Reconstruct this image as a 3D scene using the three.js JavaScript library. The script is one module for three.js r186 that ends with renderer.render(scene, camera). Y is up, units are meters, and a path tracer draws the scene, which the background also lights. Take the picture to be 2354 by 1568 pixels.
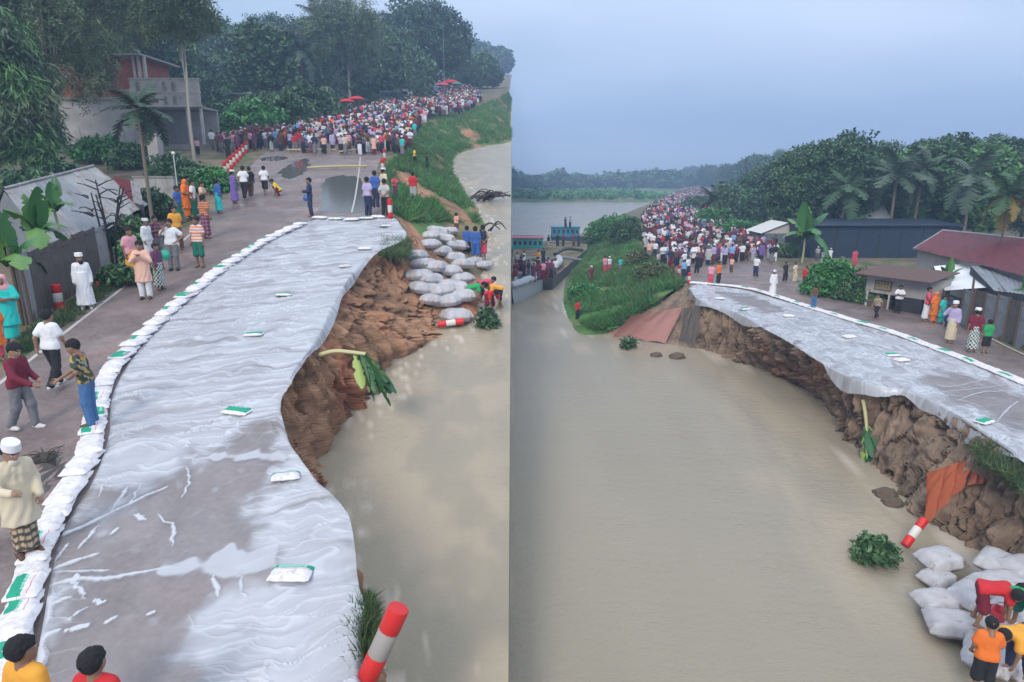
import * as THREE from 'three';
import { mergeGeometries, mergeVertices } from 'three/addons/utils/BufferGeometryUtils.js';
import { ImprovedNoise } from 'three/addons/math/ImprovedNoise.js';

// ---------------------------------------------------------------- camera, sky, sun, exposure
const scene = new THREE.Scene();
const PITCH = 14.2 * Math.PI / 180, FOCAL = 1500, CAM_H = 7.4;      // focal length and the tracing grid below: units of a 2353 x 1568 print
const camera = new THREE.PerspectiveCamera(2 * Math.atan(784 / FOCAL) * 180 / Math.PI, 1024 / 682, 0.3, 4000);
camera.position.set(0, CAM_H, 0);
camera.rotation.x = -PITCH;
scene.add(camera);
const renderer = new THREE.WebGLRenderer({ antialias: true });
renderer.toneMapping = THREE.LinearToneMapping;
renderer.toneMappingExposure = 1.5;
renderer.shadowMap.enabled = true;
renderer.shadowMap.type = THREE.PCFSoftShadowMap;

const perlin = new ImprovedNoise();
const noise = (x, y, z = 0.37) => perlin.noise(x, y, z);
const fbm = (x, y, z = 0.37, o = 4) => { let s = 0, a = 0.5, f = 1; for (let i = 0; i < o; i++) { s += a * noise(x * f, y * f, z * f + i * 7.1); a *= 0.5; f *= 2.03; } return s; };
const clamp = (x, a = 0, b = 1) => Math.min(b, Math.max(a, x));
const lerp = (a, b, t) => a + (b - a) * t;
const smooth = (a, b, x) => { const t = clamp((x - a) / (b - a)); return t * t * (3 - 2 * t); };
function Rng(seed) { let s = seed >>> 0; return () => { s = (s + 0x6D2B79F5) >>> 0; let t = s; t = Math.imul(t ^ (t >>> 15), t | 1); t ^= t + Math.imul(t ^ (t >>> 7), t | 61); return ((t ^ (t >>> 14)) >>> 0) / 4294967296; }; }

{ // overcast monsoon sky: pale lavender-blue, brightened overhead, out of view, for more ambient light, soft stratus banks
  const W = 1024, Hh = 512, data = new Float32Array(W * Hh * 4);
  for (let j = 0; j < Hh; j++) for (let i = 0; i < W; i++) {
    const el = ((j + 0.5) / Hh - 0.5) * Math.PI, az = (i + 0.5) / W * Math.PI * 2;
    const e = Math.max(0, el), s = Math.sin(e);
    const cx = Math.cos(az) * Math.cos(e), cz = Math.sin(az) * Math.cos(e);
    const k = 1 / (0.12 + s);
    const c1 = fbm(cx * k * 0.55, cz * k * 0.55, 3.1, 5), c2 = fbm(cx * 2.2, s * 9, cz * 2.2, 4);
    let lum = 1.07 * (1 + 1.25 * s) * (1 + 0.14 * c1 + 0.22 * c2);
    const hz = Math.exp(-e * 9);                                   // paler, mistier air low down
    const r = lerp(lerp(0.330, 0.42, s), 0.368, hz), g = lerp(lerp(0.420, 0.455, s), 0.455, hz), b = lerp(lerp(0.570, 0.50, s), 0.605, hz);   // unseen zenith whitened so it lights the ground less blue
    const warm = clamp(0.5 + c1 * 0.9 + c2 * 0.6);
    const o = (j * W + i) * 4;
    data[o] = lum * lerp(r * 0.93, r * 1.08, warm); data[o + 1] = lum * lerp(g * 0.98, g * 1.02, warm); data[o + 2] = lum * b; data[o + 3] = 1;
  }
  const sky = new THREE.DataTexture(data, W, Hh, THREE.RGBAFormat, THREE.FloatType);
  sky.mapping = THREE.EquirectangularReflectionMapping; sky.magFilter = THREE.LinearFilter; sky.minFilter = THREE.LinearFilter; sky.needsUpdate = true;
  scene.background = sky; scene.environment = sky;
}
const sun = new THREE.DirectionalLight(new THREE.Color(1.0, 0.91, 0.78), 1.5);
sun.position.set(-50, 105, 75); sun.target.position.set(0, 5, -60); sun.castShadow = true; sun.shadow.radius = 30;
sun.shadow.mapSize.set(4096, 4096);
Object.assign(sun.shadow.camera, { left: -140, right: 140, top: 140, bottom: -140, near: 1, far: 500 });
scene.add(sun, sun.target);
scene.fog = new THREE.FogExp2(0xb0cdf2, 0.0015);

// ---------------------------------------------------------------- helpers
const SLOPE = Math.tan(9 * Math.PI / 180);          // the western road climbs away from the camera, the eastern one is level
const WATER = 2.65;                                  // river level below the roads
const V3 = (x, y, z) => new THREE.Vector3(x, y, z);
function ray(u, v) { const x = (u - 1176.5) / FOCAL, y = -(v - 784) / FOCAL, c = Math.cos(PITCH), s = Math.sin(PITCH); return [x, y * c - s, c + y * s]; }
function PL(u, v, h = 0) { const [x, y, d] = ray(u, v), t = (CAM_H - h) / (SLOPE * d - y); return V3(x * t, CAM_H + t * y, -d * t); }   // on the western slope, h above it
function PR(u, v, h = 0) { const [x, y, d] = ray(u, v), t = (CAM_H - h) / (-y); return V3(x * t, h, -d * t); }                          // on the eastern level, h above it
const groundL = (z) => -z * SLOPE;
const taken = new Map();
function numbered(n) { const k = taken.get(n) || 0; taken.set(n, k + 1); return k ? n + '_' + String(k).padStart(3, '0') : n; }
function tag(o, label, category, group, kind) { if (label) o.userData.label = label; if (category) o.userData.category = category; if (group) o.userData.group = group; if (kind) o.userData.kind = kind; return o; }
function thing(name, label, category, pos, turn = 0, group) { const g = new THREE.Group(); g.name = numbered(name); if (pos) g.position.copy(pos); g.rotation.y = turn; scene.add(g); return tag(g, label, category, group); }
function shade(m) { m.castShadow = true; m.receiveShadow = true; return m; }
function mesh(name, geo, mat, parent) { const m = shade(new THREE.Mesh(geo, mat)); m.name = parent ? name : numbered(name); (parent || scene).add(m); return m; }
function struct(name, geo, mat, label) { const m = mesh(name, geo, mat); m.userData.kind = 'structure'; if (label) m.userData.label = label; return m; }
const matCache = new Map();
function M(r, g, b, rough = 0.85, extra) { const k = [r, g, b, rough].join() + (extra ? JSON.stringify(extra) : ''); if (!matCache.has(k)) matCache.set(k, new THREE.MeshStandardMaterial({ color: new THREE.Color().setRGB(r, g, b), roughness: rough, side: THREE.DoubleSide, ...extra })); return matCache.get(k); }
function dataTex(n, fn, srgb = true, rep = true) { const d = new Uint8Array(n * n * 4); for (let j = 0; j < n; j++) for (let i = 0; i < n; i++) { const c = fn(i / n, j / n, i, j), o = (j * n + i) * 4; d[o] = clamp(c[0]) * 255; d[o + 1] = clamp(c[1]) * 255; d[o + 2] = clamp(c[2]) * 255; d[o + 3] = 255; } const t = new THREE.DataTexture(d, n, n, THREE.RGBAFormat); t.magFilter = THREE.LinearFilter; t.minFilter = THREE.LinearMipmapLinearFilter; t.generateMipmaps = true; if (rep) t.wrapS = t.wrapT = THREE.RepeatWrapping; if (srgb) t.colorSpace = THREE.SRGBColorSpace; t.needsUpdate = true; return t; }
// tiling noise: blends the four wrapped copies
function tnoise(u, v, f, z, o = 4) { const a = fbm(u * f, v * f, z, o), b = fbm((u - 1) * f, v * f, z, o), c = fbm(u * f, (v - 1) * f, z, o), d = fbm((u - 1) * f, (v - 1) * f, z, o); return (lerp(lerp(a, b, u), lerp(c, d, u), v)) * 1.6; }
const box = (w, h, d, x = 0, y = 0, z = 0) => new THREE.BoxGeometry(w, h, d).translate(x, y, z);
const cyl = (r0, r1, h, n = 10, x = 0, y = 0, z = 0) => new THREE.CylinderGeometry(r1, r0, h, n).translate(x, y + h / 2, z);
function tube(pts, r, seg = 12, rad = 6, taper = 1) { const c = new THREE.CatmullRomCurve3(pts), g = new THREE.TubeGeometry(c, seg, r, rad, false); if (taper !== 1) { const p = g.attributes.position; for (let i = 0; i <= seg; i++) { const q = c.getPointAt(i / seg), k = lerp(1, taper, i / seg); for (let j = 0; j <= rad; j++) { const n = i * (rad + 1) + j; p.setXYZ(n, q.x + (p.getX(n) - q.x) * k, q.y + (p.getY(n) - q.y) * k, q.z + (p.getZ(n) - q.z) * k); } } g.computeVertexNormals(); } return g; }
function resample(pts, n) { const c = new THREE.CatmullRomCurve3(pts, false, 'centripetal'); const out = []; for (let i = 0; i < n; i++) out.push(c.getPoint(i / (n - 1))); return out; }
function quadGrid(nu, nv, fn, uvfn) { const p = [], uv = [], idx = []; for (let i = 0; i <= nu; i++) for (let j = 0; j <= nv; j++) { const q = fn(i / nu, j / nv); p.push(q.x, q.y, q.z); const t = uvfn ? uvfn(q, i / nu, j / nv) : [i / nu, j / nv]; uv.push(t[0], t[1]); } for (let i = 0; i < nu; i++) for (let j = 0; j < nv; j++) { const a = i * (nv + 1) + j, b = a + nv + 1; idx.push(a, b, a + 1, b, b + 1, a + 1); } const g = new THREE.BufferGeometry(); g.setAttribute('position', new THREE.Float32BufferAttribute(p, 3)); g.setAttribute('uv', new THREE.Float32BufferAttribute(uv, 2)); g.setIndex(idx); g.computeVertexNormals(); return g; }
function vcol(g, fn) { const p = g.attributes.position, n = g.attributes.normal, c = new Float32Array(p.count * 3); for (let i = 0; i < p.count; i++) { const k = fn(p.getX(i), p.getY(i), p.getZ(i), n ? n.getX(i) : 0, n ? n.getY(i) : 1, n ? n.getZ(i) : 0, i); c[i * 3] = k[0]; c[i * 3 + 1] = k[1]; c[i * 3 + 2] = k[2]; } g.setAttribute('color', new THREE.BufferAttribute(c, 3)); return g; }
// a flat sheet over plan points (x, z), height from a function
function sheet(plan, hfn, uvScale = 1) { const sh = new THREE.Shape(plan.map(p => new THREE.Vector2(p.x, p.z))); const g = new THREE.ShapeGeometry(sh); const p = g.attributes.position, uv = []; for (let i = 0; i < p.count; i++) { const x = p.getX(i), z = p.getY(i); p.setXYZ(i, x, hfn(x, z), z); uv.push(x * uvScale, z * uvScale); } g.setAttribute('uv', new THREE.Float32BufferAttribute(uv, 2)); const ix = g.index.array; for (let i = 0; i < ix.length; i += 3) { const t = ix[i]; ix[i] = ix[i + 1]; ix[i + 1] = t; } g.computeVertexNormals(); const n = g.attributes.normal; if (n.getY(0) < 0) { for (let i = 0; i < ix.length; i += 3) { const t = ix[i]; ix[i] = ix[i + 1]; ix[i + 1] = t; } g.computeVertexNormals(); } return g; }
// ---------------------------------------------------------------- surfaces
const asphaltTex = dataTex(1024, (u, v) => { const a = tnoise(u, v, 6, 1.3, 5), b = tnoise(u, v, 90, 5.2, 2), c = tnoise(u, v, 22, 9.1, 3); const m = 0.40 + a * 0.13 + b * 0.07 + c * 0.06; const r = Math.max(0, tnoise(u, v, 4, 17.3, 3)) * 0.16; return [m + 0.03 + r, m - 0.005 + r * 0.55, m - 0.01 + r * 0.4]; });
const asphaltRough = dataTex(512, (u, v) => { const a = tnoise(u, v, 5, 21.3, 4); const w = smooth(-0.05, 0.35, a); const k = lerp(0.62, 0.30, w) + tnoise(u, v, 60, 3, 2) * 0.12; return [k, k, k]; }, false);
const asphaltBump = dataTex(512, (u, v) => { const k = 0.5 + tnoise(u, v, 100, 2.2, 2) * 0.4 + tnoise(u, v, 12, 4.2, 3) * 0.2; return [k, k, k]; }, false);
for (const t of [asphaltTex, asphaltRough, asphaltBump]) t.repeat.set(1 / 9, 1 / 9);
const asphalt = new THREE.MeshStandardMaterial({ color: new THREE.Color(1.15, 1.06, 1.02), map: asphaltTex, roughnessMap: asphaltRough, roughness: 1, bumpMap: asphaltBump, bumpScale: 0.012, side: THREE.DoubleSide });
const soilTex = dataTex(1024, (u, v) => { const a = tnoise(u, v, 5, 31.3, 5), b = tnoise(u, v, 60, 35.2, 3); const gr = smooth(-0.1, 0.35, tnoise(u, v, 7, 41.1, 5)); const m = 1 + a * 0.35 + b * 0.3; return [lerp(0.46, 0.26, gr) * m, lerp(0.39, 0.36, gr) * m, lerp(0.33, 0.17, gr) * m]; });
soilTex.repeat.set(1 / 11, 1 / 11);
const soilBump = dataTex(512, (u, v) => { const k = 0.5 + tnoise(u, v, 40, 2.9, 4) * 0.5; return [k, k, k]; }, false); soilBump.repeat.set(1 / 5, 1 / 5);
const soil = new THREE.MeshStandardMaterial({ map: soilTex, bumpMap: soilBump, bumpScale: 0.05, roughness: 0.95, side: THREE.DoubleSide });
const earthBump = dataTex(1024, (u, v) => { const k = 0.5 + tnoise(u, v, 14, 52.9, 5) * 0.5 + tnoise(u, v, 70, 12.9, 3) * 0.22; return [k, k, k]; }, false); earthBump.repeat.set(1 / 2.5, 1 / 2.5);
const earth = new THREE.MeshStandardMaterial({ vertexColors: true, bumpMap: earthBump, bumpScale: 0.09, roughness: 0.92, side: THREE.DoubleSide });
const paint = M(0.44, 0.42, 0.39, 0.8);

// ---------------------------------------------------------------- river banks: paired points (brink, waterline) traced along the shore
const off = (p, dx, dd, drop) => V3(p.x + dx, p.y - drop, p.z - dd);
const bankL = [];
for (const [tu, tv, fu, fv, o] of [
  [835, 2100, 0.7, 0, 1], [815, 1700, 0.7, 0, 1], [812, 1554, 0.7, 0, 1], [800, 1350, 0.7, 0.1, 1], [770, 1190, 0.5, 0.2, 1], [700, 1090, 742, 1138], [632, 985, 738, 1045],
  [628, 915, 792, 978], [690, 838, 850, 912], [735, 760, 890, 842], [768, 690, 1000, 782], [790, 650, 1014, 752], [870, 575, 1016, 738], [928, 550, 1040, 735], [930, 524, 1088, 738], [912, 500, 1105, 690],
  [898, 460, 1112, 600], [888, 430, 1120, 548], [885, 400, 1106, 497], [900, 372, 1066, 432], [940, 350, 1040, 378], [958, 305, 1058, 352], [985, 270, 1118, 336], [1062, 258, 1172, 327], [1110, 240, 1174, 285], [1170, 212, 1175, 230]])
  { const a = PL(tu, tv); bankL.push([a, o ? off(a, fu, fv, WATER) : PL(fu, fv, -WATER)]); }
const bankR = [];
for (const [tu, tv, fu, fv, o] of [
  [3200, 1560, -0.8, -0.5, 1], [2600, 1225, -0.8, -0.6, 1], [2400, 1092, 2330, 1330], [2330, 1045, 2232, 1262], [2240, 985, 2140, 1212], [2170, 940, 2092, 1182], [2100, 905, 2060, 1122], [2040, 890, 1985, 1046], [1955, 858, 1928, 962],
  [1890, 812, 1858, 892], [1800, 770, 1770, 852], [1720, 730, 1690, 828], [1650, 704, 1630, 808], [1602, 688, 1588, 800], [1588, 670, 1540, 792], [1576, 655, 1400, 768], [1556, 640, 1340, 770], [1528, 615, 1308, 738],
  [1488, 590, 1293, 692], [1466, 562, 1300, 642], [1440, 522, 1330, 572], [1440, 492, 1362, 522], [1498, 466, 1476, 482], [1548, 441, 1508, 462], [1588, 426, 1556, 446], [1625, 417, 1600, 432]])
  { const a = PR(tu, tv); bankR.push([a, o ? off(a, fu, fv, WATER) : PR(fu, fv, -WATER)]); }
const cBL = [0, 1].map(k => new THREE.CatmullRomCurve3(bankL.map(p => p[k]), false, 'centripetal'));
const cBR = [0, 1].map(k => new THREE.CatmullRomCurve3(bankR.map(p => p[k]), false, 'centripetal'));
function bankPoint(cs, n, i, t, steep, amp) {        // i: index along the pairs, t: 0 brink .. 1 waterline .. beyond into the water
  const s = i / (n - 1), a = cs[0].getPoint(s), b = cs[1].getPoint(s);
  const hx = Math.pow(clamp(t, 0, 1), steep) + Math.max(0, t - 1) * 0.6, q = V3(lerp(a.x, b.x, hx), 0, lerp(a.z, b.z, hx));
  q.y = lerp(a.y, b.y, t);
  if (amp) {
    const e = 0.002, a2 = cs[0].getPoint(Math.min(1, s + e)), a1 = cs[0].getPoint(Math.max(0, s - e)), tx = a2.x - a1.x, tz = a2.z - a1.z, l = Math.hypot(tx, tz) || 1;
    let nx = -tz / l, nz = tx / l; if (nx * (b.x - a.x) + nz * (b.z - a.z) < 0) { nx = -nx; nz = -nz; }
    const w = smooth(0, 0.10, t);
    const yl = q.y + (q.x < 0 ? q.z * SLOPE : 0), gul = Math.abs(fbm(q.x * 1.2, yl * 0.16, q.z * 1.2, 4)) * 2.2 - 0.3, fine = fbm(q.x * 4.2, yl * 1.5, q.z * 4.2, 4), ledge = fbm(q.x * 0.45, yl * 1.6, q.z * 0.45, 3);
    const cr = 1 - smooth(0.0, 0.055, Math.abs(fbm(q.x * 0.95 + 4, yl * 0.2, q.z * 0.95, 4))), st = (Math.floor(yl * 2.2 + fbm(q.x * 0.6, q.z * 0.6, 3, 3) * 3) + smooth(0, 0.35, (yl * 2.2 + fbm(q.x * 0.6, q.z * 0.6, 3, 3) * 3) % 1) - yl * 2.2) * 0.16;
    const d = amp * w * (gul * 0.95 + fine * 0.40 + ledge * 0.40 - 0.8 * cr - st * 0.55 - 0.1);
    q.x += nx * d; q.z += nz * d; q.y += amp * w * fine * 0.2;
  }
  if (cs === cBL && q.z < -45) q.x = Math.min(q.x, -0.12);
  return q;
}
function bank(name, cs, n, i0, i1, rows, cols, steep, amp, colour, label, mat = earth, tEnd = 1.35) {
  const g = quadGrid(cols, rows, (s, t) => bankPoint(cs, n, lerp(i0, i1, s), t * tEnd, typeof steep === 'function' ? steep(lerp(i0, i1, s)) : steep, typeof amp === 'function' ? amp(lerp(i0, i1, s)) : amp), (q, s, t) => [(q.x + q.z) * 0.7, q.y * 1.2]);
  vcol(g, colour);
  return struct(name, g, mat, label);
}
const earthTone = (x, y, z, nx, ny) => { const a = fbm(x * 0.45, y * 0.7, z * 0.45, 4), b = fbm(x * 1.7, y * 2.5, z * 1.7, 4), r = smooth(0.05, 0.4, fbm(x * 0.32 + 7, y * 0.4, z * 0.32, 3)); const m = 1 + a * 0.9 + b * 1.0; return [lerp(0.265, 0.300, r) * m, lerp(0.168, 0.135, r) * m, lerp(0.103, 0.076, r) * m]; };
const grassTone = (x, y, z) => { const a = fbm(x * 0.5, z * 0.5, 3, 4), b = smooth(-0.12, 0.22, fbm(x * 0.22 + 9, z * 0.22, 8, 4)); const m = 1 + a * 0.9; return [lerp(0.060, 0.19, b) * m, lerp(0.165, 0.155, b) * m, lerp(0.032, 0.075, b) * m]; };
const nL = bankL.length, nR = bankR.length;
bank('eroded_bank', cBL, nL, 0, 14, 64, 900, i => i < 12.5 ? 1.5 : lerp(1.5, 0.9, (i - 12.5) / 1.5), i => i < 12.5 ? 0.62 : lerp(0.62, 0.22, (i - 12.5) / 1.5), (x, y, z, ...n) => { const c = earthTone(x, y + z * SLOPE, z); return [c[0] * 1.14, c[1] * 1.0, c[2] * 0.92]; }, 'raw brown earth face of the washed-out western bank');
bank('grass_bank', cBL, nL, 14, nL - 1, 24, 300, i => i < 16.5 ? 0.9 : 1.0, 0.22, (x, y, z) => { const e = smooth(-38, -26, z) ; const c = grassTone(x, y, z), k = earthTone(x, y + z * SLOPE, z), p = smooth(0.10, 0.28, fbm(x * 0.35, z * 0.2, 4.4, 3) + e * 0.45); return c.map((v, i) => lerp(v, k[i] * [1.15, 0.95, 0.85][i], p)); }, 'grassy western embankment running back to the crowd');
bank('eroded_bank', cBR, nR, 0, 15.2, 56, 620, 1.35, i => i < 12 ? 0.55 : i < 14 ? lerp(0.55, 0.18, (i - 12) / 2) : 0.12, (x, y, z, ...n) => { const c = earthTone(x * 1.1, y, z * 1.1); const red = smooth(38.2, 39.2, -z) * smooth(9.6, 8.6, x); return [lerp(c[0] * 0.80, 0.34, red), lerp(c[1] * 0.88, 0.17, red), lerp(c[2] * 1.0, 0.13, red)]; }, 'raw brown earth face of the washed-out eastern bank');
bank('grass_bank', cBR, nR, 15.2, nR - 1, 22, 300, 1.0, 0.15, grassTone, 'grassy eastern embankment below the crowd');

// ---------------------------------------------------------------- level land behind each brink
const planL = resample(bankL.map(p => p[0]), 160), planR = resample(bankR.map(p => p[0]), 160);
struct('ground', sheet([...planL, V3(-0.2, 0, -420), V3(-260, 0, -420), V3(-260, 0, 12), V3(-2, 0, 12)], (x, z) => groundL(z)), soil, 'soil and weeds beside the western road');
struct('ground', sheet([...planR, V3(260, 0, -640), V3(420, 0, -640), V3(420, 0, 12), V3(24, 0, 12)], () => 0), soil, 'soil and weeds beside the eastern road');
{ // hillside that carries the western land: it drops to the river along the middle
  const pts = planL.filter(p => -p.z > 60), g = quadGrid(pts.length - 1, 6, (s, t) => { const p = pts[Math.round(s * (pts.length - 1))]; return V3(Math.min(p.x, -0.2) , lerp(p.y - 0.02, -WATER - 1, t), p.z); }, q => [q.z * 0.4, q.y * 0.4]);
  struct('hillside', vcol(g, grassTone), earth, 'steep earth side of the western hill');
}
// ---------------------------------------------------------------- asphalt
const roadLeftEdge = [[-900, 1590], [-400, 1190], [0, 872], [60, 822], [150, 748], [285, 645], [430, 532], [520, 452], [560, 402], [610, 352], [700, 308], [800, 262], [900, 232], [1000, 211], [1058, 199]].map(p => PL(...p));
const roadRightEdge = [[1090, 202], [1030, 225], [960, 270], [905, 330], [872, 372], [868, 430], [890, 490], [918, 540]].map(p => PL(...p));
const brinkL = [...resample(bankL.slice(0, 13).map(p => p[0]), 60)].reverse().map(p => V3(p.x - 0.06, p.y, p.z));
struct('road', sheet([...resample(roadLeftEdge, 60), ...resample(roadRightEdge, 30), ...brinkL], (x, z) => groundL(z) + 0.035), asphalt, 'wet grey asphalt of the western road');
const roadFarEdge = [[3400, 1270], [2700, 985], [2500, 892], [2330, 812], [2210, 752], [2100, 708], [2000, 680], [1900, 655], [1830, 635], [1790, 612], [1775, 590], [1700, 530], [1660, 490], [1640, 460], [1632, 440], [1640, 425]].map(p => PR(...p));
const roadNearEdge = [[1590, 428], [1535, 455], [1500, 480], [1478, 520], [1490, 560], [1520, 595], [1560, 630], [1585, 655]].map(p => PR(...p));
const brinkR = [...resample(bankR.slice(0, 15).map(p => p[0]), 60)].reverse().map(p => V3(p.x + 0.06, p.y, p.z));
struct('road', sheet([...resample(roadFarEdge, 60), ...resample(roadNearEdge, 40), ...brinkR], () => 0.035), asphalt, 'grey asphalt of the eastern road');
function stripe(label, pts, w, hfn) { const c = resample(pts, 60), pos = []; const g = quadGrid(59, 1, (s, t) => { const i = Math.round(s * 59), p = c[i], q = c[Math.min(59, i + 1)], o = c[Math.max(0, i - 1)], dx = q.x - o.x, dz = q.z - o.z, l = Math.hypot(dx, dz); const x = p.x - dz / l * w * (t - 0.5), z = p.z + dx / l * w * (t - 0.5); return V3(x, hfn(z), z); }); return struct('road_marking', g, paint, label); }
stripe('worn white edge line of the western road', [[-300, 1130], [0, 884], [75, 826], [162, 757], [295, 654], [412, 562], [440, 538]].map(p => PL(...p)), 0.11, z => groundL(z) + 0.040);
stripe('white edge line beyond the plastic sheet', [[808, 490], [815, 460], [824, 400], [828, 362]].map(p => PL(...p)), 0.085, z => groundL(z) + 0.040);
stripe('worn white edge line of the eastern road', [[2700, 975], [2500, 885], [2330, 806], [2210, 748], [2100, 707], [2060, 692]].map(p => PR(...p)), 0.11, () => 0.040);
// standing water on the western road
const film = new THREE.MeshPhysicalMaterial({ color: new THREE.Color(0.085, 0.082, 0.078), roughness: 0.10, ior: 1.33, side: THREE.DoubleSide });
function puddle(label, px, seed) { const r = Rng(seed), pts = px.map(p => PL(...p)); const c = new THREE.CatmullRomCurve3(pts, true, 'centripetal').getPoints(70).slice(0, 70).map((p, i) => V3(p.x + noise(i * 0.33, seed) * 0.3, 0, p.z + noise(i * 0.33, seed + 9) * 0.7)); return struct('puddle', sheet(c, (x, z) => groundL(z) + 0.0395), film, label); }
puddle('dark puddle between the two groups of onlookers', [[742, 485], [735, 440], [752, 412], [790, 404], [828, 412], [836, 450], [822, 488], [780, 492]], 3);
puddle('shallow puddle near the squatting person', [[640, 400], [665, 378], [700, 366], [712, 376], [700, 398], [668, 412]], 5);
puddle('long shallow puddle before the barrier', [[600, 366], [630, 360], [660, 363], [650, 369], [615, 371]], 8);
puddle('muddy puddle behind the elder', [[92, 1100], [104, 1060], [128, 1042], [150, 1062], [140, 1100], [112, 1130]], 11);

// ---------------------------------------------------------------- river
const waterBump = dataTex(1024, (u, v) => { const k = 0.5 + tnoise(u, v, 9, 61.2, 5) * 0.34 + tnoise(u, v * 1, 36, 71.2, 3) * 0.24; return [k, k, k]; }, false); waterBump.repeat.set(1 / 3.5, 1 / 2.2);
const waterMat = new THREE.MeshPhysicalMaterial({ vertexColors: true, roughness: 0.24, ior: 1.33, specularIntensity: 0.7, bumpMap: waterBump, bumpScale: 0.035, side: THREE.DoubleSide });
const shoreL = cBL[1].getPoints(300), shoreR = cBR[1].getPoints(300);
const near2 = (list, x, z) => { let m = 1e9; for (const p of list) { const d = (p.x - x) ** 2 + (p.z - z) ** 2; if (d < m) m = d; } return Math.sqrt(m); };
function silt(x, y, z) { const a = fbm(x * 0.12, z * 0.05, 4.1, 4), b = fbm(x * 0.5, z * 0.16, 14.1, 4); let c = [0.285, 0.250, 0.188].map((v, i) => v * (1 + a * 0.16 + b * 0.08)); const d = x < 0 ? near2(shoreL, x, z) : near2(shoreR, x, z); if (d < 9) { const f = smooth(0.1, 0.42, fbm(x * 0.6 + 3, z * 0.5, 9.4, 5) + 0.34 * (1 - d / 6)) * (1 - smooth(3, 7, d)); c = c.map((v, i) => lerp(v, [0.40, 0.325, 0.235][i], f * 0.6)); const s = smooth(0.36, 0.5, fbm(x * 3.4, z * 2.6, 19.4, 5) + 0.34 * (1 - d / 2)) * (1 - smooth(0.8, 2.2, d)); c = c.map((v, i) => lerp(v, [0.56, 0.49, 0.41][i], s * 0.7)); } return c; }
function waterL(x, d) { const w = 0.06; return lerp(Math.max(-WATER, d * SLOPE - WATER), -WATER - 0.03, smooth(-w, -0.04, x)); }
{ // west: the water climbs with the hill road; east: wide and level
  const ND = 420, ds = []; for (let k = 0; k <= ND; k++) ds.push(-8 + 180 * Math.pow(k / ND, 1.6));
  const gL = quadGrid(ND, 110, (s, t) => { const d = ds[Math.round(s * ND)], x = -16 + 15.97 * (1 - (1 - t) ** 2.4); return V3(x, waterL(x, d), -d); }, q => [q.x, q.z]);
  vcol(gL, silt);
  struct('river_water', gL, waterMat, 'turbid brown river beside the western bank');
  const dr = []; for (let k = 0; k <= 190; k++) dr.push(-8 + 900 * Math.pow(k / 190, 2.4));
  const gR = quadGrid(190, 110, (s, t) => { const d = dr[Math.round(s * 190)], w = 26 + Math.max(0, d) * 0.75; return V3(-0.05 + w * t * t * 0.5 + w * t * 0.5, -WATER, -d); }, q => [q.x, q.z]);
  vcol(gR, silt);
  struct('river_water', gR, waterMat, 'wide turbid brown river before the eastern bank');
}
{ // low green island and the far shore
  const far = (name, label, near, farD, x0, x1, hh, seed) => { const g = quadGrid(120, 14, (s, t) => { const x = lerp(x0, x1, s), e = fbm(x * 0.02, seed, 2, 4) * 14; const d = lerp(near + e, farD, t); return V3(x, -WATER - 0.4 + hh * smooth(0, 0.12, t) + 0.4 * fbm(x * 0.1, d * 0.1, seed, 3), -d); }, q => [q.x, q.z]); return struct(name, vcol(g, grassTone), earth, label); };
  far('island', 'low grassy island across the river', 258, 400, -30, 62, 1.7, 5);
  far('far_shore', 'far wooded shore of the river', 420, 900, -60, 500, 2.6, 15);
}
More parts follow.
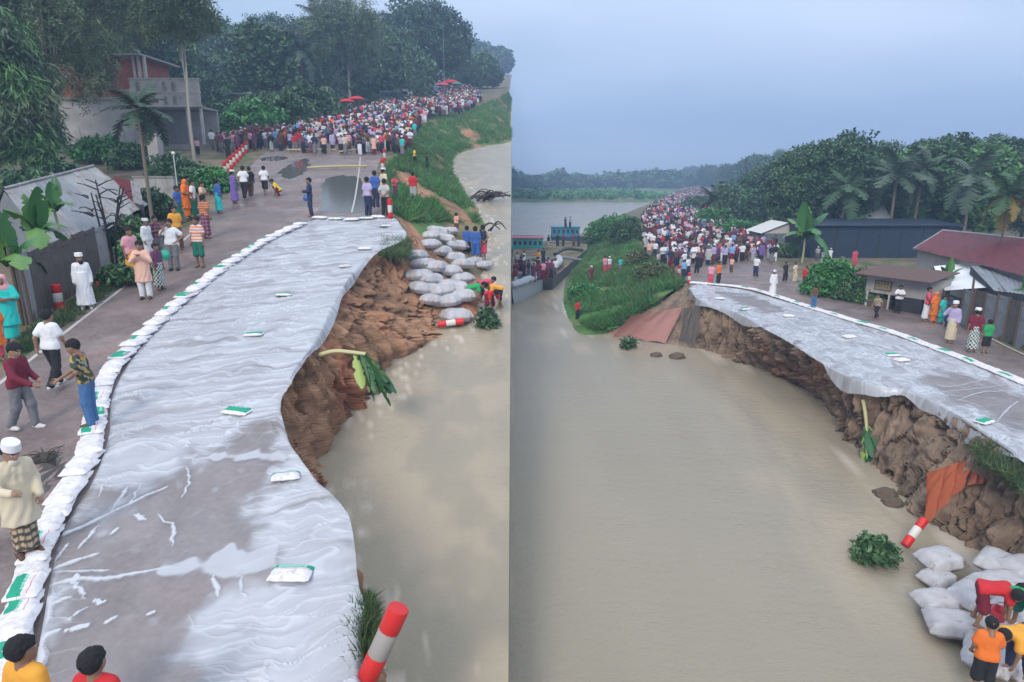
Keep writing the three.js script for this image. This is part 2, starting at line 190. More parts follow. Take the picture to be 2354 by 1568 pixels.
// ---------------------------------------------------------------- people: a posed skeleton, a smooth-blended distance field, meshed by surface nets
function surfaceNets(f, lo, hi, cell) {
  const nx = Math.ceil((hi[0] - lo[0]) / cell) + 1, ny = Math.ceil((hi[1] - lo[1]) / cell) + 1, nz = Math.ceil((hi[2] - lo[2]) / cell) + 1;
  const v = new Float32Array(nx * ny * nz), sx = 1, sy = nx, sz = nx * ny;
  for (let k = 0, n = 0; k < nz; k++) for (let j = 0; j < ny; j++) for (let i = 0; i < nx; i++, n++) v[n] = f(lo[0] + i * cell, lo[1] + j * cell, lo[2] + k * cell);
  const id = new Int32Array(nx * ny * nz).fill(-1), pos = [], idx = [];
  const corner = [0, sx, sy, sx + sy, sz, sx + sz, sy + sz, sx + sy + sz], edges = [[0, 1], [2, 3], [4, 5], [6, 7], [0, 2], [1, 3], [4, 6], [5, 7], [0, 4], [1, 5], [2, 6], [3, 7]];
  for (let k = 0; k < nz - 1; k++) for (let j = 0; j < ny - 1; j++) for (let i = 0; i < nx - 1; i++) {
    const n = i + j * sy + k * sz; let neg = 0; for (let c = 0; c < 8; c++) if (v[n + corner[c]] < 0) neg++;
    if (neg === 0 || neg === 8) continue;
    let x = 0, y = 0, z = 0, m = 0;
    for (const [a, b] of edges) { const va = v[n + corner[a]], vb = v[n + corner[b]]; if ((va < 0) === (vb < 0)) continue; const t = va / (va - vb); x += (a & 1) + ((b & 1) - (a & 1)) * t; y += ((a >> 1) & 1) + (((b >> 1) & 1) - ((a >> 1) & 1)) * t; z += (a >> 2) + ((b >> 2) - (a >> 2)) * t; m++; }
    id[n] = pos.length / 3; pos.push(lo[0] + (i + x / m) * cell, lo[1] + (j + y / m) * cell, lo[2] + (k + z / m) * cell);
  }
  const quad = (a, b, c, d, flip) => { if (a < 0 || b < 0 || c < 0 || d < 0) return; if (flip) idx.push(a, c, b, a, d, c); else idx.push(a, b, c, a, c, d); };
  for (let k = 1; k < nz - 1; k++) for (let j = 1; j < ny - 1; j++) for (let i = 1; i < nx - 1; i++) {
    const n = i + j * sy + k * sz, s = v[n] < 0;
    if (s !== v[n + sx] < 0) quad(id[n], id[n - sy], id[n - sy - sz], id[n - sz], s);
    if (s !== v[n + sy] < 0) quad(id[n], id[n - sz], id[n - sx - sz], id[n - sx], s);
    if (s !== v[n + sz] < 0) quad(id[n], id[n - sx], id[n - sx - sy], id[n - sy], s);
  }
  let vol = 0; for (let t = 0; t < idx.length; t += 3) { const a = idx[t] * 3, b = idx[t + 1] * 3, c = idx[t + 2] * 3; vol += pos[a] * (pos[b + 1] * pos[c + 2] - pos[b + 2] * pos[c + 1]) - pos[a + 1] * (pos[b] * pos[c + 2] - pos[b + 2] * pos[c]) + pos[a + 2] * (pos[b] * pos[c + 1] - pos[b + 1] * pos[c]); }
  if (vol < 0) for (let t = 0; t < idx.length; t += 3) { const a = idx[t]; idx[t] = idx[t + 1]; idx[t + 1] = a; }
  const g = new THREE.BufferGeometry(); g.setAttribute('position', new THREE.Float32BufferAttribute(pos, 3)); g.setIndex(idx); g.computeVertexNormals(); return g;
}
const smin = (a, b, k) => { const h = Math.max(k - Math.abs(a - b), 0) / k; return Math.min(a, b) - h * h * k * 0.25; };
function cap(x, y, z, a, b, ra, rb) { const bx = b[0] - a[0], by = b[1] - a[1], bz = b[2] - a[2], px = x - a[0], py = y - a[1], pz = z - a[2]; const h = clamp((px * bx + py * by + pz * bz) / (bx * bx + by * by + bz * bz + 1e-9)); const dx = px - bx * h, dy = py - by * h, dz = pz - bz * h; return Math.sqrt(dx * dx + dy * dy + dz * dz) - (ra + (rb - ra) * h); }
const ell = (x, y, z, c, r) => { const a = (x - c[0]) / r[0], b = (y - c[1]) / r[1], d = (z - c[2]) / r[2], k = Math.sqrt(a * a + b * b + d * d); return (k - 1) * Math.min(r[0], r[1], r[2]); };

// poses: joints for a person 1.66 m tall facing +z; arms as [elbow, wrist], legs as [knee, ankle]; 'lean' tips the upper body forward about the hips
const mir = (p) => [-p[0], p[1], p[2]];
const down = [[0.205, 1.07, -0.03], [0.215, 0.83, 0.04]], straight = [[0.098, 0.48, 0.02], [0.1, 0.075, -0.02]];
const POSES = {
  stand: {}, shift: { legL: [[0.13, 0.48, 0.07], [0.15, 0.075, 0.03]], side: 2 },
  walk: { legL: [[0.1, 0.49, 0.13], [0.1, 0.09, 0.17]], legR: [[-0.1, 0.47, -0.04], [-0.1, 0.12, -0.27]], armL: [[0.22, 1.09, -0.13], [0.22, 0.87, -0.12]], armR: [[-0.22, 1.09, 0.06], [-0.21, 0.88, 0.2]], lean: 4 },
  film: { armL: [[0.25, 1.1, 0.1], [0.05, 1.26, 0.26]], armR: [[-0.25, 1.1, 0.1], [-0.05, 1.26, 0.26]], nod: 10 },
  phone: { armR: [[-0.28, 1.14, 0.12], [-0.11, 1.43, 0.13]] },
  akimbo: { armL: [[0.37, 1.1, -0.08], [0.18, 0.95, 0.06]], armR: [[-0.28, 1.16, 0.14], [-0.10, 1.44, 0.14]] },
  cross: { armL: [[0.24, 1.09, 0.08], [-0.06, 1.13, 0.19]], armR: [[-0.24, 1.09, 0.08], [0.06, 1.10, 0.20]] },
  behind: { armL: [[0.24, 1.1, -0.12], [0.04, 0.93, -0.17]], armR: [[-0.24, 1.1, -0.12], [-0.04, 0.93, -0.17]] },
  greet: { armR: [[-0.23, 1.1, 0.17], [-0.14, 0.98, 0.42]], armL: [[0.22, 1.08, 0.02], [0.19, 0.98, 0.22]], legL: [[0.1, 0.48, 0.1], [0.1, 0.075, 0.12]], legR: [[-0.1, 0.47, -0.02], [-0.1, 0.09, -0.2]], nod: 14, lean: 5 },
  answer: { armR: [[-0.25, 1.12, 0.2], [-0.16, 1.0, 0.5]], armL: [[0.28, 1.1, 0.0], [0.12, 1.02, 0.18]], lean: 12, nod: 8, legR: [[-0.1, 0.48, 0.02], [-0.13, 0.075, 0.0]] },
  elder: { armR: [[-0.24, 1.08, 0.1], [-0.16, 1.12, 0.34]], armL: [[0.22, 1.08, 0.02], [0.2, 0.9, 0.18]], lean: 8, nod: 12 },
  hold: { armL: [[0.24, 1.08, 0.08], [0.02, 1.1, 0.24]], armR: [[-0.24, 1.08, 0.08], [-0.02, 1.06, 0.25]] },
  crouch: { pelvis: 0.36, lean: 38, legL: [[0.17, 0.52, 0.3], [0.12, 0.075, 0.06]], legR: [[-0.17, 0.50, 0.3], [-0.12, 0.075, 0.06]], armL: [[0.22, 1.1, 0.15], [0.1, 0.92, 0.32]], armR: [[-0.22, 1.1, 0.18], [-0.08, 0.9, 0.36]] },
  bend: { lean: 78, pelvis: 0.84, legL: [[0.13, 0.46, 0.07], [0.16, 0.075, -0.02]], legR: [[-0.13, 0.46, 0.07], [-0.16, 0.075, -0.02]], armL: [[0.2, 1.33, 0.28], [0.16, 1.28, 0.52]], armR: [[-0.2, 1.33, 0.28], [-0.16, 1.28, 0.52]], nod: -20 },
  sit: { pelvis: 0.14, lean: 14, legL: [[0.16, 0.44, 0.28], [0.12, 0.075, 0.38]], legR: [[-0.16, 0.42, 0.28], [-0.12, 0.075, 0.38]], armL: [[0.22, 1.06, 0.12], [0.1, 1.0, 0.3]], armR: [[-0.22, 1.06, 0.12], [-0.1, 1.0, 0.3]] },
  raise: { armL: [[0.28, 1.42, 0.1], [0.14, 1.66, 0.14]], armR: [[-0.22, 1.08, 0.05], [-0.2, 0.88, 0.15]] }
};
const skel = new Map();
function skeleton(name) {
  if (skel.has(name)) return skel.get(name);
  const p = POSES[name], s = { lean: (p.lean || 0) * Math.PI / 180, side: (p.side || 0) * Math.PI / 180, nod: (p.nod || 0) * Math.PI / 180, drop: p.pelvis ? p.pelvis - 0.92 : 0 };
  s.armL = p.armL || down; s.armR = p.armR || down.map(mir); s.legL = p.legL || straight; s.legR = p.legR || straight.map(mir);
  const c = Math.cos(s.lean), n = Math.sin(s.lean), e = s.drop;
  s.up = (q) => { const y = q[1] - 0.92, z = q[2]; return [q[0] + y * Math.sin(s.side), 0.92 + e + y * c - z * n, y * n + z * c]; };          // upright frame -> posed
  s.inv = (x, y, z) => { const Y = y - 0.92 - e; const yy = Y * c + z * n; return [x - yy * Math.sin(s.side), 0.92 + yy, -Y * n + z * c]; };
  s.hipL = [0.09, 0.88 + e, 0]; s.hipR = [-0.09, 0.88 + e, 0];
  let lo = [9, 9, 9], hi = [-9, -9, -9]; const add = (q, r = 0.14) => { for (let i = 0; i < 3; i++) { lo[i] = Math.min(lo[i], q[i] - r); hi[i] = Math.max(hi[i], q[i] + r); } };
  for (const q of [...s.armL, ...s.armR, [0, 1.4, 0], [0.22, 1.3, 0], [-0.22, 1.3, 0]]) add(s.up(q)); for (const q of [...s.legL, ...s.legR, s.hipL, s.hipR]) add(q, 0.17); lo[1] = -0.03;
  s.lo = lo; s.hi = hi; skel.set(name, s); return s;
}
function torso(x, y, z, g) { const zz = z * 1.25; let d = cap(x, y, zz, [-0.07, 1.27, 0], [0.07, 1.27, 0], 0.107 + g, 0.107 + g); d = smin(d, cap(x, y, zz, [-0.055, 1.1, 0.005], [0.055, 1.1, 0.005], 0.1 + g, 0.1 + g), 0.12); d = smin(d, cap(x, y, zz, [-0.07, 0.93, 0], [0.07, 0.93, 0], 0.105 + g, 0.105 + g), 0.1); return d; }
const shL = [0.152, 1.33, -0.005], shR = [-0.152, 1.33, -0.005];
function arms(x, y, z, s, g, upto = 1) { let d = 9; for (const [sh, a] of [[shL, s.armL], [shR, s.armR]]) { const e = a[0], w = a[1]; if (upto >= 1) { d = Math.min(d, smin(cap(x, y, z, sh, e, 0.052 + g, 0.04 + g), cap(x, y, z, e, w, 0.04 + g, 0.029 + g * 1.2), 0.03)); } else { const q = [lerp(sh[0], e[0], upto), lerp(sh[1], e[1], upto), lerp(sh[2], e[2], upto)]; d = Math.min(d, cap(x, y, z, sh, q, 0.053 + g, 0.05 + g * 1.6)); } } return d; }
function legs(x, y, z, s, g, flare = 0, cut = 0) { let d = 9; for (const [h, l] of [[s.hipL, s.legL], [s.hipR, s.legR]]) { const k = l[0], a = l[1]; let e = smin(cap(x, y, z, h, k, 0.086 + g, 0.058 + g + flare * 0.5), cap(x, y, z, k, cut ? [lerp(k[0], a[0], cut), lerp(k[1], a[1], cut), lerp(k[2], a[2], cut)] : a, 0.056 + g + flare * 0.5, (cut ? 0.05 : 0.037) + g + flare), 0.04); d = Math.min(d, e); } return d; }
function feet(x, y, z, s, g = 0) { let d = 9; for (const l of [s.legL, s.legR]) { const a = l[1], sx = Math.sign(a[0]) || 1; d = Math.min(d, smin(cap(x, y, z, [a[0], a[1] - 0.035, a[2] - 0.03], [a[0] + sx * 0.01, a[1] - 0.042, a[2] + 0.06], 0.036 + g, 0.036 + g), cap(x, y, z, [a[0], a[1] - 0.045, a[2] + 0.05], [a[0] + sx * 0.02, a[1] - 0.05, a[2] + 0.15], 0.034 + g, 0.024 + g), 0.03)); } return d; }
// one hand with a palm, four fingers of different length and a thumb leaving its side; wrist at the origin, fingers along -y
const handCache = new Map();
function handGeo(kind, cell) {
  const key = kind + cell; if (handCache.has(key)) return handCache.get(key);
  const curl = kind === 'open' ? 0.25 : 0.75, F = [];
  for (let i = 0; i < 4; i++) { const x = -0.03 + i * 0.02, L = [0.068, 0.078, 0.073, 0.058][i]; let y = -0.088 + Math.abs(i - 1.5) * 0.003, z = 0, a = 0.15 + curl * 0.3; let p = [x, y, z]; for (let k = 0; k < 3; k++) { const l = L * [0.45, 0.32, 0.25][k]; const q = [p[0] + (i - 1.5) * 0.0035, p[1] - Math.cos(a) * l, p[2] + Math.sin(a) * l]; F.push([p, q, 0.0095 - k * 0.0008, 0.009 - k * 0.001]); p = q; a += curl * 0.8; } }
  const T = [[[-0.028, -0.03, 0.006], [-0.052, -0.06, 0.02], 0.014, 0.011], [[-0.052, -0.06, 0.02], [-0.05, -0.095, 0.034], 0.011, 0.0085]];
  const g = surfaceNets((x, y, z) => { let d = smin(cap(x * 0.62, y, z, [0.0, -0.02, 0], [0.0, -0.085, 0.002], 0.021, 0.023) , cap(x, y, z, [0, 0.02, 0], [0, -0.02, 0], 0.027, 0.024), 0.02); for (const f of F) d = smin(d, cap(x, y, z, ...f), 0.006); for (const f of T) d = smin(d, cap(x, y, z, ...f), 0.012); return d; }, [-0.08, -0.19, -0.05], [0.06, 0.045, 0.1], cell);
  handCache.set(key, g); return g;
}
// head about its own centre; face towards +z
const headCache = new Map();
const HEADR = [0.074, 0.1, 0.092];
function headField(x, y, z) {
  let d = ell(x, y, z, [0, 0.02, -0.006], [0.075, 0.095, 0.093]); d = smin(d, ell(x, y, z, [0, -0.05, 0.018], [0.056, 0.062, 0.066]), 0.05);
  d = smin(d, cap(x, y, z, [0, -0.098, 0.06], [0, -0.092, 0.065], 0.022, 0.022), 0.03);                                   // chin
  for (const s of [-1, 1]) { d = Math.max(d, -ell(x, y, z, [s * 0.031, 0.004, 0.094], [0.019, 0.011, 0.016])); d = smin(d, ell(x, y, z, [s * 0.031, 0.002, 0.076], [0.0125, 0.0115, 0.0115]), 0.003); d = smin(d, ell(x, y, z, [s * 0.03, 0.026, 0.082], [0.022, 0.006, 0.008]), 0.01); d = smin(d, ell(x, y, z, [s * 0.078, -0.01, -0.008], [0.009, 0.03, 0.019]), 0.01); }
  d = smin(d, cap(x, y, z, [0, 0.012, 0.086], [0, -0.026, 0.104], 0.008, 0.0135), 0.014); d = smin(d, ell(x, y, z, [0, -0.056, 0.086], [0.024, 0.009, 0.011]), 0.012);
  d = smin(d, cap(x, y, z, [0, -0.06, -0.018], [0, -0.19, -0.035], 0.05, 0.054), 0.03);                                     // neck
  return d;
}
function headGeo(cell) { if (!headCache.has(cell)) headCache.set(cell, surfaceNets(headField, [-0.1, -0.2, -0.12], [0.1, 0.13, 0.13], cell)); return headCache.get(cell); }
function faceTone(x, y, z) { for (const s of [-1, 1]) { const ex = x - s * 0.031, ey = y - 0.003; if (z > 0.07 && ex * ex / 0.00019 + ey * ey / 0.00007 < 1) return ex * ex + ey * ey < 0.00005 ? [0.03, 0.02, 0.02] : [2.6, 4.2, 6.5]; if (z > 0.068 && Math.abs(ex) < 0.022 && Math.abs(y - 0.03) < 0.006) return [0.12, 0.12, 0.14]; } if (z > 0.07 && Math.abs(x) < 0.024 && Math.abs(y + 0.057) < 0.009) return [0.95, 0.62, 0.62]; return [1, 1, 1]; }
function setGeo(g, m) { const h = g.clone(); h.applyMatrix4(m); return h; }
const bodyCache = new Map();
const HEADC = [0, 1.535, 0.012];
function headMatrix(s, turn) { const m = new THREE.Matrix4(), p = s.up(HEADC); const e = new THREE.Euler(s.lean + s.nod, turn, -s.side, 'YXZ'); const q = new THREE.Quaternion().setFromEuler(e); return m.compose(V3(...p), q, V3(1.1, 1.1, 1.1)); }
function bodyGeo(pose, lod, turn) {
  const key = pose + lod + turn.toFixed(2); if (bodyCache.has(key)) return bodyCache.get(key);
  const s = skeleton(pose), cell = [0.018, 0.027, 0.042, 0.056][lod], hands = lod < 2;
  const g = surfaceNets((x, y, z) => { const [a, b, c] = s.inv(x, y, z); let d = smin(torso(a, b, c, 0), cap(a, b, c, [0, 1.36, -0.01], [0, 1.46, 0.0], 0.058, 0.052), 0.05); d = smin(d, arms(a, b, c, s, 0), 0.035); d = smin(d, cap(a, b, c, [-0.1, 1.35, -0.01], [0.1, 1.35, -0.01], 0.035, 0.035), 0.06); if (!hands) for (const w of [s.armL, s.armR]) { const k = w[1], e = w[0], l = Math.hypot(k[0] - e[0], k[1] - e[1], k[2] - e[2]); const t = [k[0] + (k[0] - e[0]) / l * 0.13, k[1] + (k[1] - e[1]) / l * 0.13, k[2] + (k[2] - e[2]) / l * 0.13]; d = smin(d, cap(a, b, c, k, t, 0.036, 0.03), 0.02); } d = smin(d, smin(legs(x, y, z, s, 0), feet(x, y, z, s), 0.04), 0.06); if (lod >= 2) { const q = s.up(HEADC); d = smin(d, ell(x, y, z, [q[0], q[1] - 0.01, q[2]], [0.08, 0.108, 0.09]), 0.02); } return d; }, s.lo, [s.hi[0], s.hi[1] + (lod >= 2 ? 0.32 : 0.1), s.hi[2]], cell);
  vcol(g, () => [1, 1, 1]);
  const list = [g];
  if (hands) {
    const h = setGeo(headGeo(lod === 0 ? 0.0072 : 0.0125), new THREE.Matrix4()); vcol(h, faceTone); h.applyMatrix4(headMatrix(s, turn)); list.push(h);
    for (const [w, sg] of [[s.armL, 1], [s.armR, -1]]) { const a = V3(...s.up(w[0])), b = V3(...s.up(w[1])), dir = b.clone().sub(a).normalize(), y = dir.clone().negate(); let z = V3(-sg * 0.8, 0.1, 0.6); z.addScaledVector(y, -z.dot(y)).normalize(); const x = new THREE.Vector3().crossVectors(y, z); const m = new THREE.Matrix4().makeBasis(x.clone().multiplyScalar(1), y, z).setPosition(b); const hg = setGeo(handGeo(/greet|answer|film|hold/.test(pose) ? 'open' : 'rest', lod === 0 ? 0.0052 : 0.0072), m); vcol(hg, () => [1, 1, 1]); list.push(hg); }
  }
  for (const q of list) { q.deleteAttribute('uv'); }
  const r = mergeGeometries(list); bodyCache.set(key, r); return r;
}
const fold = (x, y, z, k = 1) => 0.010 * k * Math.sin(Math.atan2(z, x) * 9 + y * 5 + 2 * Math.sin(y * 9)) + 0.012 * k * noise(x * 9, y * 7, z * 9);
const clothCache = new Map();
function clothGeo(pose, kind, lod) {
  const key = pose + kind + lod; if (clothCache.has(key)) return clothCache.get(key);
  const s = skeleton(pose), cell = [0.019, 0.029, 0.042, 0.056][lod], g = [0.016, 0.021, 0.032, 0.04][lod]; let f, hi = [s.hi[0] + 0.03, s.hi[1], s.hi[2] + 0.05], lo = [s.lo[0] - 0.03, s.lo[1], s.lo[2] - 0.05];
  const e = s.drop, hem = { shirt: 0.84, tee: 0.84, vest: 0.86, long: 0.84, kurta: 0.5, robe: 0.13, frock: 0.42 };
  if (kind in hem) {
    const sleeve = { tee: 0.62, shirt: 0.62, vest: 0, long: 1, kurta: 1, robe: 1, frock: 0.8 }[kind], skirt = kind === 'kurta' || kind === 'robe' || kind === 'frock', h = hem[kind];
    f = (x, y, z) => { const [a, b, c] = s.inv(x, y, z); let d = torso(a, b, c, g + 0.004 + fold(a, b, c, 0.8) + 0.012 * noise(a * 14, b * 22, c * 14)); d = smin(d, cap(a, b, c, [-0.09, 1.35, -0.01], [0.09, 1.35, -0.01], 0.04 + g, 0.04 + g), 0.06); if (sleeve) d = smin(d, arms(a, b, c, s, g + 0.004, sleeve), 0.04); if (!skirt) { d = smin(d, cap(a, b, c * 1.25, [-0.06, 0.88, 0], [0.06, 0.88, 0], 0.125 + g, 0.125 + g), 0.06); d = Math.max(d, h - b); } else { const t = clamp((1.1 - b) / (1.1 - h)), r = lerp(0.158, kind === 'robe' ? 0.225 : 0.212, t) + fold(a, b, c, 1.1 * t + 0.1); const cone = Math.max((Math.hypot(x * 0.92, z * 1.15) - r) * 0.85, b - 1.12); d = smin(d, cone, 0.05); d = Math.max(d, h - (y - e)); } d = Math.max(d, b - 1.428 + Math.abs(a) * 0.04); return d; };
  } else if (kind === 'trousers' || kind === 'shorts') {
    const cut = kind === 'shorts' ? 0.12 : 0;
    f = (x, y, z) => { const [a, b, c] = s.inv(x, y, z); let d = cap(a, b, c * 1.2, [-0.065, 0.93, 0], [0.065, 0.93, 0], 0.104 + g, 0.104 + g); d = Math.max(d, b - 1.0); d = smin(d, legs(x, y, z, s, g + 0.002 + fold(x, y, z, 0.45) + 0.009 * noise(x * 16, y * 24, z * 16), kind === 'shorts' ? 0.035 : 0.016, cut), 0.05); return d; };
  } else if (kind === 'under') {
    f = (x, y, z) => Math.max((Math.hypot(x, z * 1.15) - 0.15 - fold(x, y, z, 0.6)) * 0.9, 0.1 - y, y - 0.66);
  } else {                                                          // lungi / skirt: a wrapped cloth round both legs
    const ka = s.legL[1], kb = s.legR[1], zc = (ka[2] + kb[2]) / 2, sp = Math.max(Math.abs(ka[2] - kb[2]), Math.abs(ka[0] - kb[0]) - 0.2) * 0.5, low = kind === 'half' ? 0.42 : 0.14;
    f = (x, y, z) => { const t = clamp((0.98 + e - y) / (0.98 + e - low)); const r = lerp(0.145, 0.175, t) + sp * t * 0.75 + fold(x, y, z, 1.0); const d = (Math.hypot(x * 0.95, (z - zc * t) * 1.12) - r - g * 0.4) * 0.85; return Math.max(d, low - y, y - 1.0 - e); };
  }
  const r = surfaceNets(f, lo, hi, cell); clothCache.set(key, r); return r;
}
const hairCache = new Map();
function headwear(kind, lod) {                                      // hair and hats about the head's centre
  const key = kind + lod; if (hairCache.has(key)) return hairCache.get(key); const cell = [0.008, 0.012, 0.024, 0.034][lod]; let r;
  const skull = (x, y, z, k) => ell(x, y, z, [0, 0.024, -0.01], [0.077 + k, 0.096 + k, 0.094 + k]);
  if (kind === 'hair') r = surfaceNets((x, y, z) => Math.max(skull(x, y, z, 0.006 + 0.012 * smooth(0.03, -0.05, z) + 0.013 * smooth(-0.06, 0.09, y) + 0.010 * noise(x * 38, y * 38, z * 38)), -(y - 0.05 + Math.max(0, 0.01 - z) * 1.5 - 0.02 * Math.cos(x * 40) * (z > 0 ? 1 : 0) + 0.012 * noise(x * 80, y * 10, z * 80))), [-0.12, -0.12, -0.14], [0.12, 0.16, 0.13], cell);
  else if (kind === 'bob') r = surfaceNets((x, y, z) => Math.max(skull(x, y, z, 0.02), -(y - 0.05 + Math.max(0, 0.03 - z) * 1.6)), [-0.12, -0.14, -0.14], [0.12, 0.16, 0.13], cell);
  else if (kind === 'cap') r = surfaceNets((x, y, z) => { const d = Math.max(Math.hypot(x, (z + 0.008) * 0.84) - 0.1 + (y - 0.05) * 0.12, Math.abs(y - 0.1) - 0.052); return d; }, [-0.14, 0.0, -0.17], [0.14, 0.18, 0.15], cell * 1.1);
  else if (kind === 'scarf') r = surfaceNets((x, y, z) => { let d = smin(skull(x, y, z, 0.022), cap(x, y, z * 0.8, [-0.05, -0.17, -0.03], [0.05, -0.17, -0.03], 0.1, 0.1), 0.1); d = Math.max(d, -ell(x, y, z, [0, -0.02, 0.11], [0.062, 0.085, 0.07])); return d; }, [-0.19, -0.3, -0.16], [0.19, 0.16, 0.14], cell * 1.2);
  else if (kind === 'beard') r = surfaceNets((x, y, z) => Math.max(ell(x, y, z, [0, -0.105, 0.062], [0.058, 0.062, 0.046]) + 0.004 * noise(x * 70, y * 40, z * 70), y + 0.06 - Math.abs(x) * 0.9), [-0.09, -0.2, 0], [0.09, 0.0, 0.13], cell);
  hairCache.set(key, r); return r;
}
function shoeGeo(pose, lod) { const key = 'shoe' + pose + lod; if (clothCache.has(key)) return clothCache.get(key); const s = skeleton(pose); const r = surfaceNets((x, y, z) => Math.max(feet(x, y, z, s, 0.011), y - 0.085 - Math.max(0, (s.legL[1][1] + s.legR[1][1]) / 2 - 0.075) * 3), [s.lo[0], -0.03, s.lo[2]], [s.hi[0], 0.3, s.hi[2] + 0.1], [0.013, 0.02, 0.04, 0.05][lod]); clothCache.set(key, r); return r; }

const C = { white: [0.70, 0.70, 0.72], cream: [0.62, 0.53, 0.38], black: [0.016, 0.016, 0.02], navy: [0.02, 0.03, 0.075], blue: [0.035, 0.11, 0.36], sky: [0.20, 0.36, 0.60], jeans: [0.055, 0.14, 0.30], grey: [0.17, 0.17, 0.18], pale: [0.42, 0.41, 0.40], red: [0.52, 0.02, 0.025], maroon: [0.16, 0.012, 0.03], orange: [0.72, 0.16, 0.02], amber: [0.74, 0.34, 0.04], yellow: [0.74, 0.55, 0.03], green: [0.02, 0.32, 0.10], bottle: [0.01, 0.14, 0.10], teal: [0.02, 0.50, 0.46], pink: [0.66, 0.30, 0.36], peach: [0.70, 0.42, 0.32], purple: [0.16, 0.10, 0.34], brown: [0.12, 0.06, 0.035], plum: [0.13, 0.04, 0.10], lilac: [0.42, 0.36, 0.55], khaki: [0.30, 0.26, 0.18], rose: [0.55, 0.07, 0.12] };
const PATTERN = {
  check: (x, y, z) => { const a = Math.sin(Math.atan2(z, x) * 9) > 0, b = Math.sin(y * 46) > 0; return a === b ? [0.62, 0.66, 0.62] : [0.015, 0.04, 0.03]; },
  lungi: (x, y, z) => { const b = Math.sin(y * 58 + Math.sin(Math.atan2(z, x) * 5) * 0.8) > 0.1, a = Math.sin(Math.atan2(z, x) * 11) > 0.55; return b ? [0.07, 0.06, 0.045] : a ? [0.2, 0.12, 0.08] : [0.46, 0.36, 0.24]; },
  stripe: (x, y, z) => Math.sin(y * 62) > 0.1 ? [0.68, 0.17, 0.05] : [0.62, 0.58, 0.56],
  stripe2: (x, y, z) => Math.sin(y * 70) > 0 ? [0.70, 0.24, 0.08] : [0.10, 0.08, 0.10],
  upright: (x, y, z) => Math.sin(Math.atan2(z, x) * 10) > 0 ? [0.72, 0.12, 0.03] : [0.66, 0.56, 0.5],
  camo: (x, y, z) => { const a = noise(x * 11, y * 11, z * 11 + 4), b = noise(x * 15 + 9, y * 15, z * 15); return y > 1.33 && Math.abs(x) < 0.1 ? [0.45, 0.1, 0.1] : a > 0.22 ? [0.46, 0.30, 0.05] : b > 0.2 ? [0.30, 0.28, 0.2] : a < -0.2 ? [0.02, 0.02, 0.02] : [0.05, 0.06, 0.035]; },
  plaid: (x, y, z) => { const a = Math.sin(Math.atan2(z, x) * 8) > 0.2, b = Math.sin(y * 44) > 0.2; return a && b ? [0.05, 0.012, 0.04] : a || b ? [0.15, 0.05, 0.10] : [0.30, 0.14, 0.18]; }
};
const patCache = new Map();
function clothMesh(name, pose, kind, lod, col, parent) {
  let g = clothGeo(pose, kind, lod), m;
  if (PATTERN[col]) { const k = pose + kind + lod + col; if (!patCache.has(k)) { const h = g.clone(); vcol(h, PATTERN[col]); patCache.set(k, h); } g = patCache.get(k); m = M(1, 1, 1, 0.88, { vertexColors: true }); } else m = M(...C[col], 0.88);
  return mesh(name, g, m, parent);
}
const SKIN = [[0.26, 0.145, 0.09], [0.205, 0.11, 0.068], [0.33, 0.19, 0.125], [0.16, 0.085, 0.052]];
const GARMENT = { shirt: 'shirt', tee: 'shirt', vest: 'vest', long: 'shirt', kurta: 'kurta', robe: 'robe', frock: 'dress', trousers: 'trousers', shorts: 'shorts', lungi: 'lungi', half: 'lungi', under: 'lungi' };
// o: pose, top:[kind, colour], low:[kind, colour], hat, hatColor, beard, turn (head), yaw (0 faces the camera), s (scale), skin, shoes
function person(pos, o, label, group) {
  const lod = o.lod ?? 1, pose = o.pose || 'stand', s = skeleton(pose), turn = lod >= 2 ? 0 : (o.turn || 0);
  const sk = SKIN[o.skin ?? 0]; const body = mesh('person', bodyGeo(pose, lod, turn), M(...sk, 0.6, { vertexColors: true }));
  body.position.copy(pos); body.rotation.y = o.yaw || 0; if (o.tilt) body.rotation.z = o.tilt; body.scale.setScalar(o.s || 1);
  tag(body, label, 'person', group);
  if (o.top) clothMesh(GARMENT[o.top[0]], pose, o.top[0], lod, o.top[1], body);
  if (o.low) clothMesh(GARMENT[o.low[0]], pose, o.low[0], lod, o.low[1], body);
  const hm = headMatrix(s, turn), put = (name, geo, c) => { const h = mesh(name, geo, M(...c, name === 'hair' ? 0.9 : 0.85), body); hm.decompose(h.position, h.quaternion, h.scale); return h; };
  if (o.hat === 'cap') { put('hair', headwear('hair', lod), [0.012, 0.011, 0.012]); put('skullcap', headwear('cap', lod), o.hatColor || [0.72, 0.70, 0.70]); }
  else if (o.hat === 'scarf') put('headscarf', headwear('scarf', lod), o.hatColor || C.rose);
  else put('hair', headwear(o.hat === 'bob' ? 'bob' : 'hair', lod), o.hairColor || [0.010, 0.009, 0.010]);
  if (o.beard) put('beard', headwear('beard', lod), o.beard);
  if (o.shoes) mesh('shoes', shoeGeo(pose, lod), M(...o.shoes, 0.7), body);
  return body;
}
